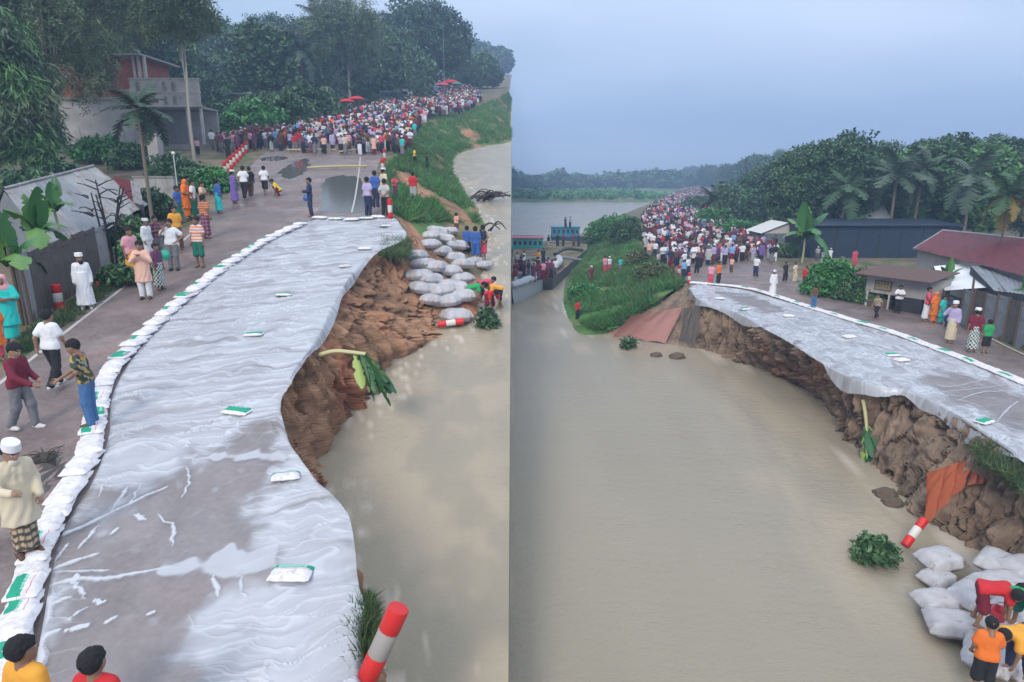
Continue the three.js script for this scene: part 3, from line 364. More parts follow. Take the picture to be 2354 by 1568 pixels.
// ---------------------------------------------------------------- plastic sheeting over both broken roads
function rasterLines(x0, z0, w, h, nx, ny, lines) {                 // traced creases, drawn in plan
  const c = document.createElement('canvas'); c.width = nx; c.height = ny; const k = c.getContext('2d'); k.fillStyle = '#000'; k.fillRect(0, 0, nx, ny); k.lineCap = 'round'; k.lineJoin = 'round';
  for (const [wd, al, pts] of lines) { k.strokeStyle = `rgba(255,255,255,${al})`; const q = pts.map(p => [(p.x - x0) / w * nx, (-p.z - z0) / h * ny]); const cv = new THREE.CatmullRomCurve3(q.map(p => V3(p[0], p[1], 0))), N = 28, sd = q[0][0] * 0.13; for (let pass = 0; pass < 2; pass++) for (let i = 0; i < N; i++) { const t = (i + 0.5) / N, a = cv.getPoint(i / N), b = cv.getPoint((i + 1) / N), wj = 0.35 + 0.85 * Math.pow(Math.sin(Math.PI * clamp(t * 0.9 + 0.06)), 0.7) + 0.8 * noise(t * 5, sd, 3), jx = noise(t * 9, sd, 8) * 3.2; k.lineWidth = Math.max(0.6, (pass ? wd * 0.45 : wd * 1.1) * wj * nx / w); k.globalAlpha = pass ? 0.95 : 0.35; k.beginPath(); k.moveTo(a.x + jx, a.y + jx); k.lineTo(b.x + noise((t + 1 / N) * 9, sd, 8) * 3.2, b.y + noise((t + 1 / N) * 9, sd, 8) * 3.2); k.stroke(); } }
  k.globalAlpha = 1; return k.getImageData(0, 0, nx, ny).data;
}
function inPoly(poly, x, y) { let r = false; for (let i = 0, j = poly.length - 1; i < poly.length; j = i++) { const a = poly[i], b = poly[j]; if ((a[1] > y) !== (b[1] > y) && x < (b[0] - a[0]) * (y - a[1]) / (b[1] - a[1]) + a[0]) r = !r; } return r; }
function polyDist(poly, x, y) { let m = 1e9; for (let i = 0, j = poly.length - 1; i < poly.length; j = i++) { const a = poly[i], b = poly[j], dx = b[0] - a[0], dy = b[1] - a[1], t = clamp(((x - a[0]) * dx + (y - a[1]) * dy) / (dx * dx + dy * dy)); m = Math.min(m, (x - a[0] - dx * t) ** 2 + (y - a[1] - dy * t) ** 2); } return Math.sqrt(m) * (inPoly(poly, x, y) ? -1 : 1); }
const plan2 = (f) => (l) => l.map(p => f(...p)).map(p => [p.x, -p.z]);
function plasticSheet(label, pairs, P, hfn, bounds, clear, white, lines, seed, streak) {
  const [x0, z0, w, h] = bounds, nx = 1024, ny = Math.round(1024 * Math.min(2, h / w)), ras = rasterLines(x0, z0, w, h, nx, ny, lines);
  const film = new Float32Array(nx * ny), ridge = new Float32Array(nx * ny);
  for (let j = 0; j < ny; j++) for (let i = 0; i < nx; i++) {
    const x = x0 + (i + 0.5) / nx * w, d = z0 + (j + 0.5) / ny * h, n = fbm(x * 1.1, d * 0.8, seed, 3), n2 = fbm(x * 3.2, d * 2.2, seed + 3, 2);
    let o = 0.70 + n * 0.22;
    let cl = 0; for (const c of clear) cl = Math.max(cl, 1 - smooth(-0.45, 0.4, polyDist(c, x, d) + n * 1.3 + n2 * 0.5));
    let wh = 0; for (const c of white) wh = Math.max(wh, 1 - smooth(-0.06, 0.05, polyDist(c, x, d) + n2 * 0.3));
    o = lerp(o, 0.20 + n * 0.12 + Math.max(0, n2 - 0.2) * 0.9, cl); o = lerp(o, 0.72 + n * 0.15, wh);
    const q = streak(x, d); const st = (1 - smooth(0.008, 0.035, Math.abs(fbm(q[0] * 0.7 + 5, q[1] * 0.7, seed + 30, 3)))) * smooth(-0.1, 0.25, fbm(x * 0.35, d * 0.35, seed + 40, 3)); o = lerp(o, Math.max(o, 0.96), st * 0.85 * (1 - cl * 0.75)); const w1 = fbm(q[0] * 0.55 + n * 0.6, q[1] * 0.9 + n * 1.6, seed + 60, 2), w2 = fbm(q[0] * 0.35 + 8 + n, q[1] * 1.9 + n * 2.4, seed + 70, 2), mk = smooth(-0.2, 0.2, fbm(x * 0.4 + 3, d * 0.4, seed + 80, 3)), wr = Math.max(1 - smooth(0.0, 0.05, Math.abs(w1)), (1 - smooth(0.0, 0.06, Math.abs(w2))) * mk); o = lerp(o, 0.97, wr * 0.6 * (1 - cl)); o -= 0.22 * smooth(0.06, 0.3, w1) * (1 - cl) + 0.12 * smooth(0.05, 0.25, w2) * mk * (1 - cl);
    const ln = ras[(j * nx + i) * 4] / 255; o = Math.max(o, ln * 0.92);
    film[j * nx + i] = clamp(o, 0.06, 0.97); ridge[j * nx + i] = ln * 0.02 + st * 0.03 * (1 - cl * 0.8) + (wr * 0.02 - 0.04 * w1 + 0.03 * w2 * mk) * (1 - cl) + wh * 0.01;
  }
  const bytes = new Uint8Array(nx * ny * 4); for (let i = 0; i < nx * ny; i++) { bytes[i * 4] = bytes[i * 4 + 1] = bytes[i * 4 + 2] = film[i] * 255; bytes[i * 4 + 3] = 255; }
  const at = new THREE.DataTexture(bytes, nx, ny, THREE.RGBAFormat); at.magFilter = THREE.LinearFilter; at.minFilter = THREE.LinearFilter; at.needsUpdate = true;
  const A = resample(pairs.map(p => P(p[0], p[1])), 560), B = resample(pairs.map(p => P(p[2], p[3])), 560);
  const look = (x, d) => { const i = clamp(Math.floor((x - x0) / w * nx), 0, nx - 1), j = clamp(Math.floor((d - z0) / h * ny), 0, ny - 1); return ridge[j * nx + i]; };
  const g = quadGrid(559, 170, (s, t) => {
    const i = Math.round(s * 559), a = A[i], b = B[i], l = Math.hypot(b.x - a.x, b.z - a.z), ox = (b.x - a.x) / l, oz = (b.z - a.z) / l;
    const tt = Math.min(1, t * 1.09), x = lerp(a.x, b.x, tt), z = lerp(a.z, b.z, tt), e = smooth(0, 0.02, tt);
    let y = hfn(z) + 0.050 + e * (look(x, -z)  + 0.10 * Math.max(0, fbm(x * 0.8, z * 0.8, seed + 5, 3)) + 0.03 * Math.abs(fbm(streak(x, -z)[0] * 0.6, streak(x, -z)[1] * 0.6, seed + 50, 3)));
    const over = Math.max(0, t * 1.09 - 1) / 0.09; const drop = 0.05 + 1.5 * Math.max(0, fbm(s * 6, seed, 1.5, 2) + 0.04), o2 = over * 0.16 + 0.22 * fbm(s * 13, over * 0.5, seed + 2, 2) * over;
    return V3(x + ox * o2, y - drop * over * over, z + oz * o2);
  }, q => [(q.x - x0) / w, (-q.z - z0) / h]);
  const mat = new THREE.MeshPhysicalMaterial({ color: new THREE.Color(0.57, 0.585, 0.63), roughness: 0.24, alphaMap: at, transparent: true, side: THREE.DoubleSide });
  return tag(mesh('plastic_sheet', g, mat), label, 'plastic sheet');
}
{
  const P = plan2(PL), L = (w, a, l) => [w, a, l.map(p => PL(...p))];
  plasticSheet('crumpled translucent plastic sheet spread over the broken western road', [[60, 1760, 812, 1760], [80, 1554, 812, 1554], [100, 1440, 806, 1440], [115, 1350, 800, 1350], [150, 1220, 775, 1200], [215, 1110, 716, 1108], [250, 1010, 642, 1000], [258, 920, 629, 935], [290, 850, 662, 868], [370, 750, 722, 785], [470, 655, 770, 690], [560, 590, 802, 640], [640, 545, 862, 580], [720, 508, 924, 549], [755, 501, 908, 506]], PL, groundL, [-15, 3.2, 14, 32],
    [P([[40, 1700], [60, 1554], [110, 1340], [160, 1220], [235, 1130], [330, 1130], [430, 1075], [520, 1010], [600, 985], [628, 1010], [635, 1060], [612, 1150], [605, 1250], [610, 1330], [520, 1395], [440, 1450], [385, 1530], [420, 1620], [440, 1760]])],
    [P([[368, 1325], [400, 1296], [470, 1290], [530, 1262], [560, 1275], [630, 1268], [640, 1310], [540, 1330], [470, 1322], [400, 1332]]), P([[440, 1060], [520, 1048], [640, 1045], [650, 1062], [560, 1066]])],
    [L(0.09, 0.9, [[130, 1238], [185, 1220], [280, 1176], [380, 1128]]), L(0.07, 0.85, [[104, 1322], [165, 1300], [228, 1280]]), L(0.05, 0.8, [[112, 1312], [135, 1285], [160, 1255]]), L(0.05, 0.7, [[105, 1323], [180, 1322], [250, 1319]]), L(0.08, 0.9, [[70, 1396], [85, 1375], [105, 1358], [150, 1346], [170, 1341], [250, 1336], [360, 1320], [402, 1310]]), L(0.06, 0.8, [[168, 1348], [180, 1326]]), L(0.06, 0.8, [[170, 1348], [184, 1366], [200, 1383]]), L(0.14, 0.9, [[86, 1570], [95, 1490], [106, 1425], [112, 1395], [100, 1372]]), L(0.05, 0.85, [[114, 1402], [140, 1388], [165, 1380]]), L(0.05, 0.85, [[102, 1474], [118, 1464], [140, 1459]]), L(0.06, 0.8, [[170, 1455], [206, 1448]]), L(0.05, 0.75, [[150, 1459], [185, 1453]]), L(0.05, 0.75, [[158, 1440], [172, 1422], [200, 1405]]), L(0.05, 0.7, [[244, 1441], [270, 1425]]), L(0.06, 0.75, [[312, 1190], [335, 1203]]), L(0.06, 0.8, [[358, 1190], [390, 1210], [400, 1235], [392, 1266]]), L(0.05, 0.7, [[178, 1270], [205, 1240], [228, 1215]]), L(0.05, 0.6, [[255, 1236], [272, 1222]]), L(0.06, 0.75, [[488, 1332], [498, 1355], [504, 1378]]), L(0.045, 0.7, [[220, 1386], [232, 1394], [246, 1388]]), L(0.04, 0.7, [[342, 1420], [356, 1416]]), L(0.05, 0.7, [[552, 1320], [556, 1360], [566, 1400]]), L(0.06, 0.7, [[230, 1150], [250, 1110], [300, 1090]]), L(0.06, 0.7, [[260, 1180], [300, 1120]]), L(0.05, 0.7, [[300, 1170], [330, 1110]]), L(0.05, 0.7, [[420, 1150], [435, 1110], [430, 1080]])], 3, (x, d) => [x * 0.75 + d * 0.25, d * 2.3 - x * 0.5]);
  const Q = plan2(PR), K = (w, a, l) => [w, a, l.map(p => PR(...p))];
  plasticSheet('long white plastic sheet sagging over the brink of the eastern road', [[1604, 654, 1584, 664], [1640, 659, 1606, 690], [1700, 667, 1678, 715], [1780, 688, 1760, 757], [1870, 714, 1850, 808], [1960, 743, 1926, 858], [2050, 770, 2008, 889], [2150, 808, 2088, 903], [2250, 845, 2170, 941], [2345, 884, 2250, 988], [2500, 950, 2345, 1050], [2800, 1075, 2520, 1165]], PR, () => 0, [7, 11, 22, 33],
    [Q([[2110, 880], [2180, 860], [2300, 890], [2420, 940], [2460, 1000], [2330, 1000], [2230, 945], [2150, 905]]), Q([[1640, 672], [1720, 680], [1800, 712], [1760, 722], [1680, 695]])], [],
    [K(0.05, 0.9, [[2160, 905], [2240, 898], [2330, 885]]), K(0.05, 0.9, [[2150, 893], [2200, 890], [2280, 870]]), K(0.06, 0.9, [[2200, 925], [2260, 905], [2360, 900]]), K(0.06, 0.9, [[2290, 975], [2310, 950], [2340, 925]]), K(0.05, 0.8, [[2170, 915], [2230, 930], [2260, 940]]), ...[0, 1, 2, 3].map(i => K(0.07, 0.8, [[1800 - i * 6, 748 + i * 4], [1835, 764 + i * 9], [1862, 752 + i * 7]]))], 9, (x, d) => [x * 1.5 + d * 0.4, d * 0.9 - x * 1.0]);
}
// ---------------------------------------------------------------- bags
const weave = dataTex(256, (u, v) => { const k = 0.5 + 0.25 * Math.sin(u * 256 * 0.6) * Math.sin(v * 256 * 0.6) + tnoise(u, v, 9, 3.3, 3) * 0.6; return [k, k, k]; }, false); weave.repeat.set(1, 1);
function bagPrint(style) {                                           // printed polypropylene: a green panel, a red rule and blurred, unreadable white strokes
  const c = document.createElement('canvas'); c.width = 512; c.height = 320; const k = c.getContext('2d'), r = Rng(77 + style); k.fillStyle = style === 3 ? '#d9d4d0' : '#e9e5e6'; k.fillRect(0, 0, 512, 320);
  for (let i = 0; i < 40; i++) { k.fillStyle = `rgba(${118 + r() * 30},${92 + r() * 26},${64 + r() * 20},${0.05 + r() * 0.07})`; k.beginPath(); k.ellipse(r() * 512, r() * 320, 10 + r() * 70, 4 + r() * 26, r() * 3, 0, 6.3); k.fill(); }
  for (let i = 0; i < 1400; i++) { k.fillStyle = `rgba(${120 + r() * 90},${110 + r() * 90},${100 + r() * 90},0.06)`; k.fillRect(r() * 512, r() * 320, 2 + r() * 26, 1 + r() * 4); }
  if (style === 1 || style === 2) { k.fillStyle = '#12a07c'; k.fillRect(20, style === 2 ? 40 : 150, 472, style === 2 ? 235 : 125); k.fillStyle = '#0c7f68'; for (let i = 0; i < 30; i++) k.fillRect(20 + r() * 440, (style === 2 ? 40 : 150) + r() * 110, 20 + r() * 60, 3); k.fillStyle = '#d9788f'; k.fillRect(30, style === 2 ? 26 : 92, 450, 9); k.fillStyle = 'rgba(240,244,242,0.85)'; for (let i = 0; i < 13; i++) { const x = 90 + i * 25 + r() * 6; k.fillRect(x, (style === 2 ? 60 : 138) + r() * 5, 9 + r() * 8, 34 + r() * 8); } }
  if (style === 4) { k.fillStyle = '#12a07c'; k.fillRect(0, 20, 512, 92); k.fillStyle = '#9fd8c8'; k.fillRect(84, 34, 350, 60); k.fillStyle = '#12a07c'; for (let i = 0; i < 9; i++) k.fillRect(112 + i * 34, 50 + r() * 6, 8, 26); k.fillStyle = '#d86a84'; k.fillRect(20, 124, 470, 11); k.strokeStyle = '#a99fa6'; k.lineWidth = 6; k.beginPath(); k.moveTo(300, 160); k.quadraticCurveTo(215, 185, 235, 225); k.quadraticCurveTo(255, 240, 262, 205); k.lineTo(390, 262); k.stroke(); }
  const t = new THREE.CanvasTexture(c); t.colorSpace = THREE.SRGBColorSpace; return t;
}
const bagMats = [0, 1, 2, 3, 4].map(i => new THREE.MeshStandardMaterial({ map: bagPrint(i), color: new THREE.Color(0.92, 0.92, 0.94), bumpMap: weave, bumpScale: 0.006, roughness: 0.62, side: THREE.DoubleSide }));
function bagGeo(L, H, W, seed, nx = 12, ny = 5, nz = 9, sag = 1) {
  const g = new THREE.BoxGeometry(2, 2, 2, nx, ny, nz), p = g.attributes.position, uv = g.attributes.uv;
  for (let i = 0; i < p.count; i++) {
    let x = p.getX(i), y = p.getY(i), z = p.getZ(i); const ux = x * 0.5 + 0.5, uz = z * 0.5 + 0.5; uv.setXY(i, ux, 1 - uz);
    const ex = 1 - Math.pow(Math.abs(x), 3.2), ez = 1 - Math.pow(Math.abs(z), 3.2), bulge = Math.pow(Math.max(0, ex * ez), 0.42);
    const rx = x * (1 - 0.05 * (1 - Math.abs(z)) * Math.abs(x)) * (1 - 0.04 * z * z), rz = z * (1 - 0.09 * Math.pow(Math.abs(x), 4)) * (1 - 0.05 * (1 - Math.abs(x)) * Math.abs(z));
    const lump = 1 + 0.28 * fbm(x * 1.6 + seed * 3.1, z * 1.6, seed, 3), crease = 0.06 * fbm(x * 6 + seed, z * 6, seed + 4, 2);
    y = y * (0.10 + 0.9 * bulge * lump) + crease * bulge; if (y < 0) y *= 0.75;
    p.setXYZ(i, rx * L / 2 + 0.02 * noise(z * 3, seed, 2), (y + 0.75) * H / 2 * sag - H * 0.02, rz * W / 2 + 0.03 * noise(x * 3, seed, 7));
  }
  const m = mergeVertices(g.deleteAttribute('normal') && g, 1e-4); m.computeVertexNormals(); return m;
}
const bagShapes = [1, 2, 3, 4, 5].map(s => bagGeo(0.74, 0.17, 0.46, s));
const bagR = Rng(5), nth = i => (i + 1) + (['th', 'st', 'nd', 'rd'][(i + 1) % 100 > 10 && (i + 1) % 100 < 14 ? 0 : (i + 1) % 10] || 'th');
function alongPath(pts, step) { const c = new THREE.CatmullRomCurve3(pts, false, 'centripetal'), n = Math.floor(c.getLength() / step), out = []; for (let i = 0; i <= n; i++) { const p = c.getPointAt(i / n), t = c.getTangentAt(i / n); out.push([p, Math.atan2(t.x, t.z)]); } return out; }
function sandbag(pos, turn, style, label, group, s = 1, shape = Math.floor(bagR() * 5), roll = 0) { const b = mesh('sandbag', bagShapes[shape], bagMats[style]); b.position.copy(pos); b.rotation.set((bagR() - 0.5) * 0.08, turn, roll + (bagR() - 0.5) * 0.08); b.scale.set(s, s, s); return tag(b, label, 'sandbag', group); }
{
  const w = [[-10, 1610], [20, 1500], [42, 1435], [60, 1372], [76, 1312], [100, 1242], [132, 1180], [172, 1110], [206, 1040], [216, 980], [226, 930], [252, 862], [304, 800], [356, 750], [404, 705], [455, 664], [505, 624], [562, 586], [622, 550], [690, 519]].map(p => PL(...p, 0.06));
  const st = [0, 0, 1, 0, 1, 1, 0, 0, 1, 0, 0, 0, 0, 0, 0, 0, 0, 1, 0, 2, 0, 1, 0, 0, 0, 0, 0, 2, 0, 0, 1, 0, 0, 0, 3, 0, 1, 0, 0, 2, 0, 0, 1, 0, 0, 0, 0, 2, 0, 0];
  alongPath(w, 0.40).forEach(([p, a], i) => { const k = st[i % st.length]; sandbag(p.add(V3(0, (i % 2) * 0.03, 0)), a + Math.PI / 2 + (bagR() - 0.5) * 0.25, k, k === 0 || k === 3 ? `plain white sandbag, ${nth(i)} from the near end of the row edging the western sheet` : `green printed sandbag, ${nth(i)} from the near end of the row edging the western sheet`, 'sandbags edging the western sheet', 0.95 + bagR() * 0.15); });
  [[735, 503, 0], [772, 505, 1], [808, 507, 0], [842, 504, 1], [868, 501, 0]].forEach(([u, v, k], i) => sandbag(PL(u, v, 0.05), 0.1 * i - 0.2, k, ['white sandbag at the corner of the sheet behind the person with a bag', 'green sandbag on the far edge of the western sheet by the puddle', 'white sandbag at the middle of the far edge of the western sheet', 'green sandbag at the feet of the person in white on the far edge', 'white sandbag by the upright post at the far edge of the sheet'][i], 'sandbags on the far edge of the western sheet', 1.0));
  const e = [[2560, 968], [2470, 930], [2360, 886], [2250, 841], [2150, 803], [2050, 766], [1960, 739], [1870, 711], [1790, 685], [1720, 665], [1640, 655], [1596, 652]].map(p => PR(...p, 0.05));
  alongPath(e, 0.5).forEach(([p, a], i) => { const k = [0, 0, 1, 0, 0, 2, 0, 0, 0, 1, 0][i % 11]; sandbag(p, a + Math.PI / 2 + (bagR() - 0.5) * 0.3, k, k === 0 ? `plain white sandbag, ${nth(i)} from the near end of the row edging the eastern sheet` : `green printed sandbag, ${nth(i)} from the near end of the row edging the eastern sheet`, 'sandbags edging the eastern sheet', 0.9 + bagR() * 0.15); });
  for (const [u, v, k, t, s, l] of [[652, 680, 2, 0.2, 0.72, 'small green sandbag weighing the western sheet, farthest of three in a line'], [583, 772, 2, 0.1, 0.72, 'small green sandbag weighing the middle of the western sheet'], [545, 950, 2, -0.2, 0.85, 'green and white sandbag holding the western sheet before the bare patch'], [656, 1100, 4, 0.3, 0.72, 'white sandbag with a green corner near the edge of the brink'], [669, 1326, 4, 0.02, 0.88, 'large white sandbag with green panel and red rule on the near sheet'], [886, 521, 2, 0.5, 0.8, 'green sandbag at the far tip of the western sheet'], [838, 574, 0, 0.2, 0.8, 'white sandbag near the far brink of the western sheet'], [792, 614, 3, 0.6, 0.6, 'grey lump of a sandbag on the edge above the earth face']]) sandbag(PL(u, v, 0.06), t, k, l, 'sandbags lying on the western sheet', s);
  for (const [u, v, k, t, l] of [[1712, 712, 2, 0.3, 'green sandbag on the eastern sheet where the earth face begins'], [1654, 688, 0, 0.2, 'white sandbag on the narrow far end of the eastern sheet'], [1812, 728, 0, 0.1, 'white sandbag above the curved folds of the eastern sheet'], [1952, 776, 0, 0.3, 'white sandbag on the eastern sheet between folds and brink'], [2050, 818, 2, 0.1, 'faded green sandbag beside a white one on the eastern sheet'], [2072, 830, 0, 0.3, 'white sandbag beside a faded green one on the eastern sheet'], [2262, 972, 2, 0.5, 'bright green sandbag on the near border of the eastern sheet']]) sandbag(PR(u, v, 0.06), t, k, l, 'sandbags lying on the eastern sheet', 0.85);
}
const sackBanks = scene.children.filter(o => /^(eroded|grass)_bank/.test(o.name)), sackRay = new THREE.Raycaster();
function sackGround(u, v) { const [x, y, d] = ray(u, v); sackRay.set(camera.position, V3(x, y, -d).normalize()); const h = sackRay.intersectObjects(sackBanks); return h.length ? h[0].point.add(V3(0, -0.06, 0)) : PL(u, v, -2.4); }
// big woven sacks heaped below the brink
const geoTex = dataTex(512, (u, v) => { const a = tnoise(u, v, 5, 81.3, 5), b = tnoise(u, v, 40, 83, 2), s = smooth(0.15, 0.5, tnoise(u, v, 3, 87, 4)); const m = 0.86 + a * 0.12 + b * 0.05; return [m - s * 0.20, m - 0.01 - s * 0.27, m - s * 0.34]; });
const sackMat = new THREE.MeshStandardMaterial({ map: geoTex, color: new THREE.Color(0.64, 0.64, 0.65), bumpMap: weave, bumpScale: 0.015, roughness: 0.8, side: THREE.DoubleSide });
const sackShapes = [11, 12, 13, 14].map(s => bagGeo(1.15, 0.52, 0.9, s, 14, 6, 12));
function sack(pos, turn, tip, s, label, group) { const b = mesh('woven_sack', sackShapes[Math.floor(bagR() * 4)], sackMat); b.position.copy(pos); b.rotation.set(tip[0], turn, tip[1], 'YXZ'); b.scale.setScalar(s); return tag(b, label, 'sack', group); }
{
  const rows = [[0.92, 955, 585], [0.95, 975, 605], [1, 960, 632], [1, 985, 640], [1.05, 975, 662], [1.1, 1010, 668], [0.95, 985, 560], [0.95, 1020, 545], [1, 1010, 575], [1, 1045, 560], [1, 1040, 590], [1, 1000, 612], [1.05, 1030, 622], [1.05, 1055, 640], [1, 1062, 605], [1.1, 1040, 660], [1.1, 1065, 680], [1.05, 1030, 690], [1, 1000, 688], [0.95, 990, 540], [0.95, 1005, 528], [0.9, 1035, 528], [1.2, 1048, 728]];
  rows.forEach(([s, u, v], i) => { const f = clamp((u - 930) / 150), h = lerp(-0.75, -2.45, f); const p = sackGround(u, v + 10); sack(p, bagR() * 3, [0.1 * (bagR() - 0.5), -0.12], s * 1.12, i === rows.length - 1 ? 'half-sunk pale sack beside the fallen red post' : i === 0 ? 'pale woven sack highest on the heap against the red earth' : `pale woven sack in the ${v < 570 ? 'uppermost row' : v < 630 ? 'middle' : 'lower part'} of the heap, ${u < 990 ? 'against the earth face' : u < 1035 ? 'in its centre' : 'on the river side'}`, 'woven sacks heaped on the western shore'); });
  for (const [u, v, s, l] of [[1090, 606, 0.8, 'loose pale sack in the shallows right of the heap'], [1112, 616, 0.8, 'grey green sack farthest out in the shallows']]) sack(PL(u, v, -2.55), 1, [0, 0], s, l, 'sacks in the shallows');
  for (const [u, v, h, s, t, l] of [[2158, 1300, -2.3, 1.05, 0.2, 'pale sack below the fallen red post, highest by the water'], [2152, 1340, -2.5, 0.85, 0.4, 'small grey sack half in the river, second from the fallen post'], [2150, 1395, -2.4, 0.95, 0.1, 'rounded pale sack at the waterline left of the red worker'], [2185, 1450, -2.4, 1.05, -0.3, 'large pale sack at the waterline above the orange worker'], [2285, 1305, -2.0, 1.0, 0.7, 'torn pale sack at the foot of the earth face'], [2345, 1320, -1.9, 1.0, 0.2, 'pale sack cut by the picture edge under the bank'], [2230, 1385, -2.3, 1.1, 0.5, 'wide pale sack under the hands of the red worker'], [2300, 1365, -2.1, 1.2, 0.1, 'broad pinkish sack behind the red worker'], [2320, 1420, -2.2, 1.1, 0.6, 'pale sack between the red and the green worker'], [2290, 1460, -2.35, 1.1, 0.2, 'pale sack before the amber worker'], [2262, 1520, -2.4, 1.1, 0.9, 'grey sack beside the orange worker'], [2330, 1530, -2.4, 1.1, 0.4, 'grey sack under the amber worker'], [2395, 1400, -2.0, 1.2, 0.4, 'sack beyond the green worker'], [2390, 1500, -2.3, 1.2, 0.4, 'sack behind the amber worker']]) sack(PR(u, v, h - 0.1), t, [0.08, 0.06], s * 0.88, l, 'woven sacks on the eastern shore');
}
// ---------------------------------------------------------------- red and white road posts
const redP = M(0.62, 0.022, 0.02, 0.5), whiteP = M(0.66, 0.63, 0.58, 0.6), stoneP = M(0.34, 0.31, 0.28, 0.85);
const band = (y0, y1, r) => { const g = new THREE.LatheGeometry([[0.001, y0], [r, y0], [r, y1 - 0.012], [r - 0.012, y1], [0.001, y1]].map(p => new THREE.Vector2(...p)), 14); return g; };
function post(pos, label, group, o = {}) { const p = thing('road_post', label, 'road post', pos, o.yaw || 0, group), r = o.r || 0.12, h = o.h || 1.0; mesh('foot_band', band(0, h * 0.32, r), redP, p); mesh('middle_band', band(h * 0.32, h * 0.68, r * 0.97), o.bare ? stoneP : whiteP, p); mesh('top_band', band(h * 0.68, h, r), redP, p); if (o.rot) p.rotation.set(...o.rot); return p; }
post(PL(845, 1556, -0.05), 'leaning red and white road post at the near brink', null, { h: 1.05, r: 0.14, bare: true, rot: [-0.12, 0, -0.42] });
post(PL(137, 712), 'upright red and white post in front of the tin fence', null, { h: 0.82, r: 0.14 });
post(PL(148, 706, 0.12), 'toppled red and white post leaning behind the upright one', null, { h: 0.7, r: 0.11, rot: [0.2, 0, 2.3] });
post(PL(262, 650, 0.12), 'broken red and white post lying by the roadside weeds', null, { h: 0.55, r: 0.13, rot: [1.3, 0.3, 0.9] });
post(PL(897, 503), 'red and white post at the tip of the western sheet', null, { h: 1.0 });
[[882, 420], [880, 398], [884, 372], [878, 352]].forEach(([u, v], i) => post(PL(u, v), ['red post second from the sheet tip on the river side', 'red post third from the sheet tip on the river side', 'red post fourth from the sheet tip on the river side', 'red post by the crowd on the river side'][i], 'river-side road posts', { h: 1.0, r: 0.11 }));
for (let i = 0; i < 12; i++) { const t = i / 11; post(PL(lerp(518, 594, t), lerp(404, 320, t) + (i % 2)), `red and white post, ${nth(i)} from the near end of the slanting row`, 'slanting row of road posts', { h: 0.95, r: 0.12 }); }
post(PL(1006, 746, -2.45), 'red and white post washed into the river below the earth face', null, { h: 1.05, r: 0.13, rot: [0.1, 0.2, -1.5] });
post(PR(2080, 1254, -2.5), 'red and white post fallen at the waterline of the eastern bank', null, { h: 0.95, r: 0.12, rot: [-0.5, 0, -0.75] });
post(PR(1583, 652), 'red post at the far end of the eastern sheet', null, { h: 0.8, r: 0.11 });
[[1560, 636], [1498, 572], [1478, 548]].forEach(([u, v], i) => post(PR(u, v), ['red post just above the grass slope near the sheet', 'red post halfway up the crowd edge of the eastern road', 'red post farthest up the crowd edge of the eastern road'][i], 'eastern road posts', { h: 0.9, r: 0.1 }));
// bamboo barriers
const bamboo = M(0.50, 0.42, 0.20, 0.6), bambooDark = M(0.30, 0.24, 0.13, 0.7);
function barrier(label, a, b, h, mat) { const mid = a.clone().lerp(b, 0.5), g = thing('bamboo_barrier', label, 'barrier', V3(mid.x, mid.y, mid.z)); const q = (p, y) => V3(p.x - mid.x, p.y - mid.y + y, p.z - mid.z); mesh('pole', tube([q(a, h), q(a.clone().lerp(b, 0.5), h + 0.04), q(b, h)], 0.07, 8, 6), mat, g); for (const t of [0.04, 0.5, 0.96]) { const p = a.clone().lerp(b, t); mesh('stake', tube([q(p, -0.1), q(p, h + 0.1)], 0.05, 2, 5), bambooDark, g); } return g; }
barrier('pale bamboo barrier pole right before the crowd', PL(660, 352), PL(772, 352), 0.28, bamboo);
barrier('second bamboo pole in front of the blue-clad onlookers', PL(778, 358), PL(838, 352), 0.32, bamboo);
barrier('long low bamboo pole lying across the wet road', PL(706, 392), PL(842, 388), 0.2, bamboo);
// ---------------------------------------------------------------- vegetation
function leafBlade(L, W, bend, seg = 2) { const p = [], idx = []; for (let i = 0; i <= seg; i++) { const t = i / seg, w = W * Math.sin(Math.PI * clamp(0.12 + 0.86 * t)) * 0.5, y = L * t, z = bend * t * t * L; p.push(-w, y, z, w, y, z); } for (let i = 0; i < seg; i++) { const a = i * 2; idx.push(a, a + 1, a + 2, a + 1, a + 3, a + 2); } return { p, idx }; }
function clump(seed, n, L, W, spread, droop, bend = -0.35) {           // one spray of leaves about a twig end
  const r = Rng(seed), pos = [], idx = []; const q = new THREE.Quaternion(), v = V3(0, 0, 0), up = V3(0, 1, 0);
  for (let i = 0; i < n; i++) { const b = leafBlade(L * (0.7 + r() * 0.6), W * (0.75 + r() * 0.5), bend * r(), 2); const th = r() * 6.283, ph = Math.acos(1 - 1.7 * r()); const dir = V3(Math.sin(ph) * Math.cos(th), Math.cos(ph) * (1 - droop) - droop * (0.8 + r() * 0.4), Math.sin(ph) * Math.sin(th) * 1).normalize(); q.setFromUnitVectors(up, dir); const tw = new THREE.Quaternion().setFromAxisAngle(dir, r() * 6.28); const o = V3((r() - 0.5) * spread * 2, (r() - 0.5) * spread * 1.6, (r() - 0.5) * spread * 2), k = pos.length / 3; for (let j = 0; j < b.p.length; j += 3) { v.set(b.p[j], b.p[j + 1], b.p[j + 2]).applyQuaternion(q).applyQuaternion(tw).add(o); pos.push(v.x, v.y, v.z); } for (const t of b.idx) idx.push(t + k); }
  const g = new THREE.BufferGeometry(); g.setAttribute('position', new THREE.Float32BufferAttribute(pos, 3)); g.setIndex(idx); g.computeVertexNormals(); return g;
}
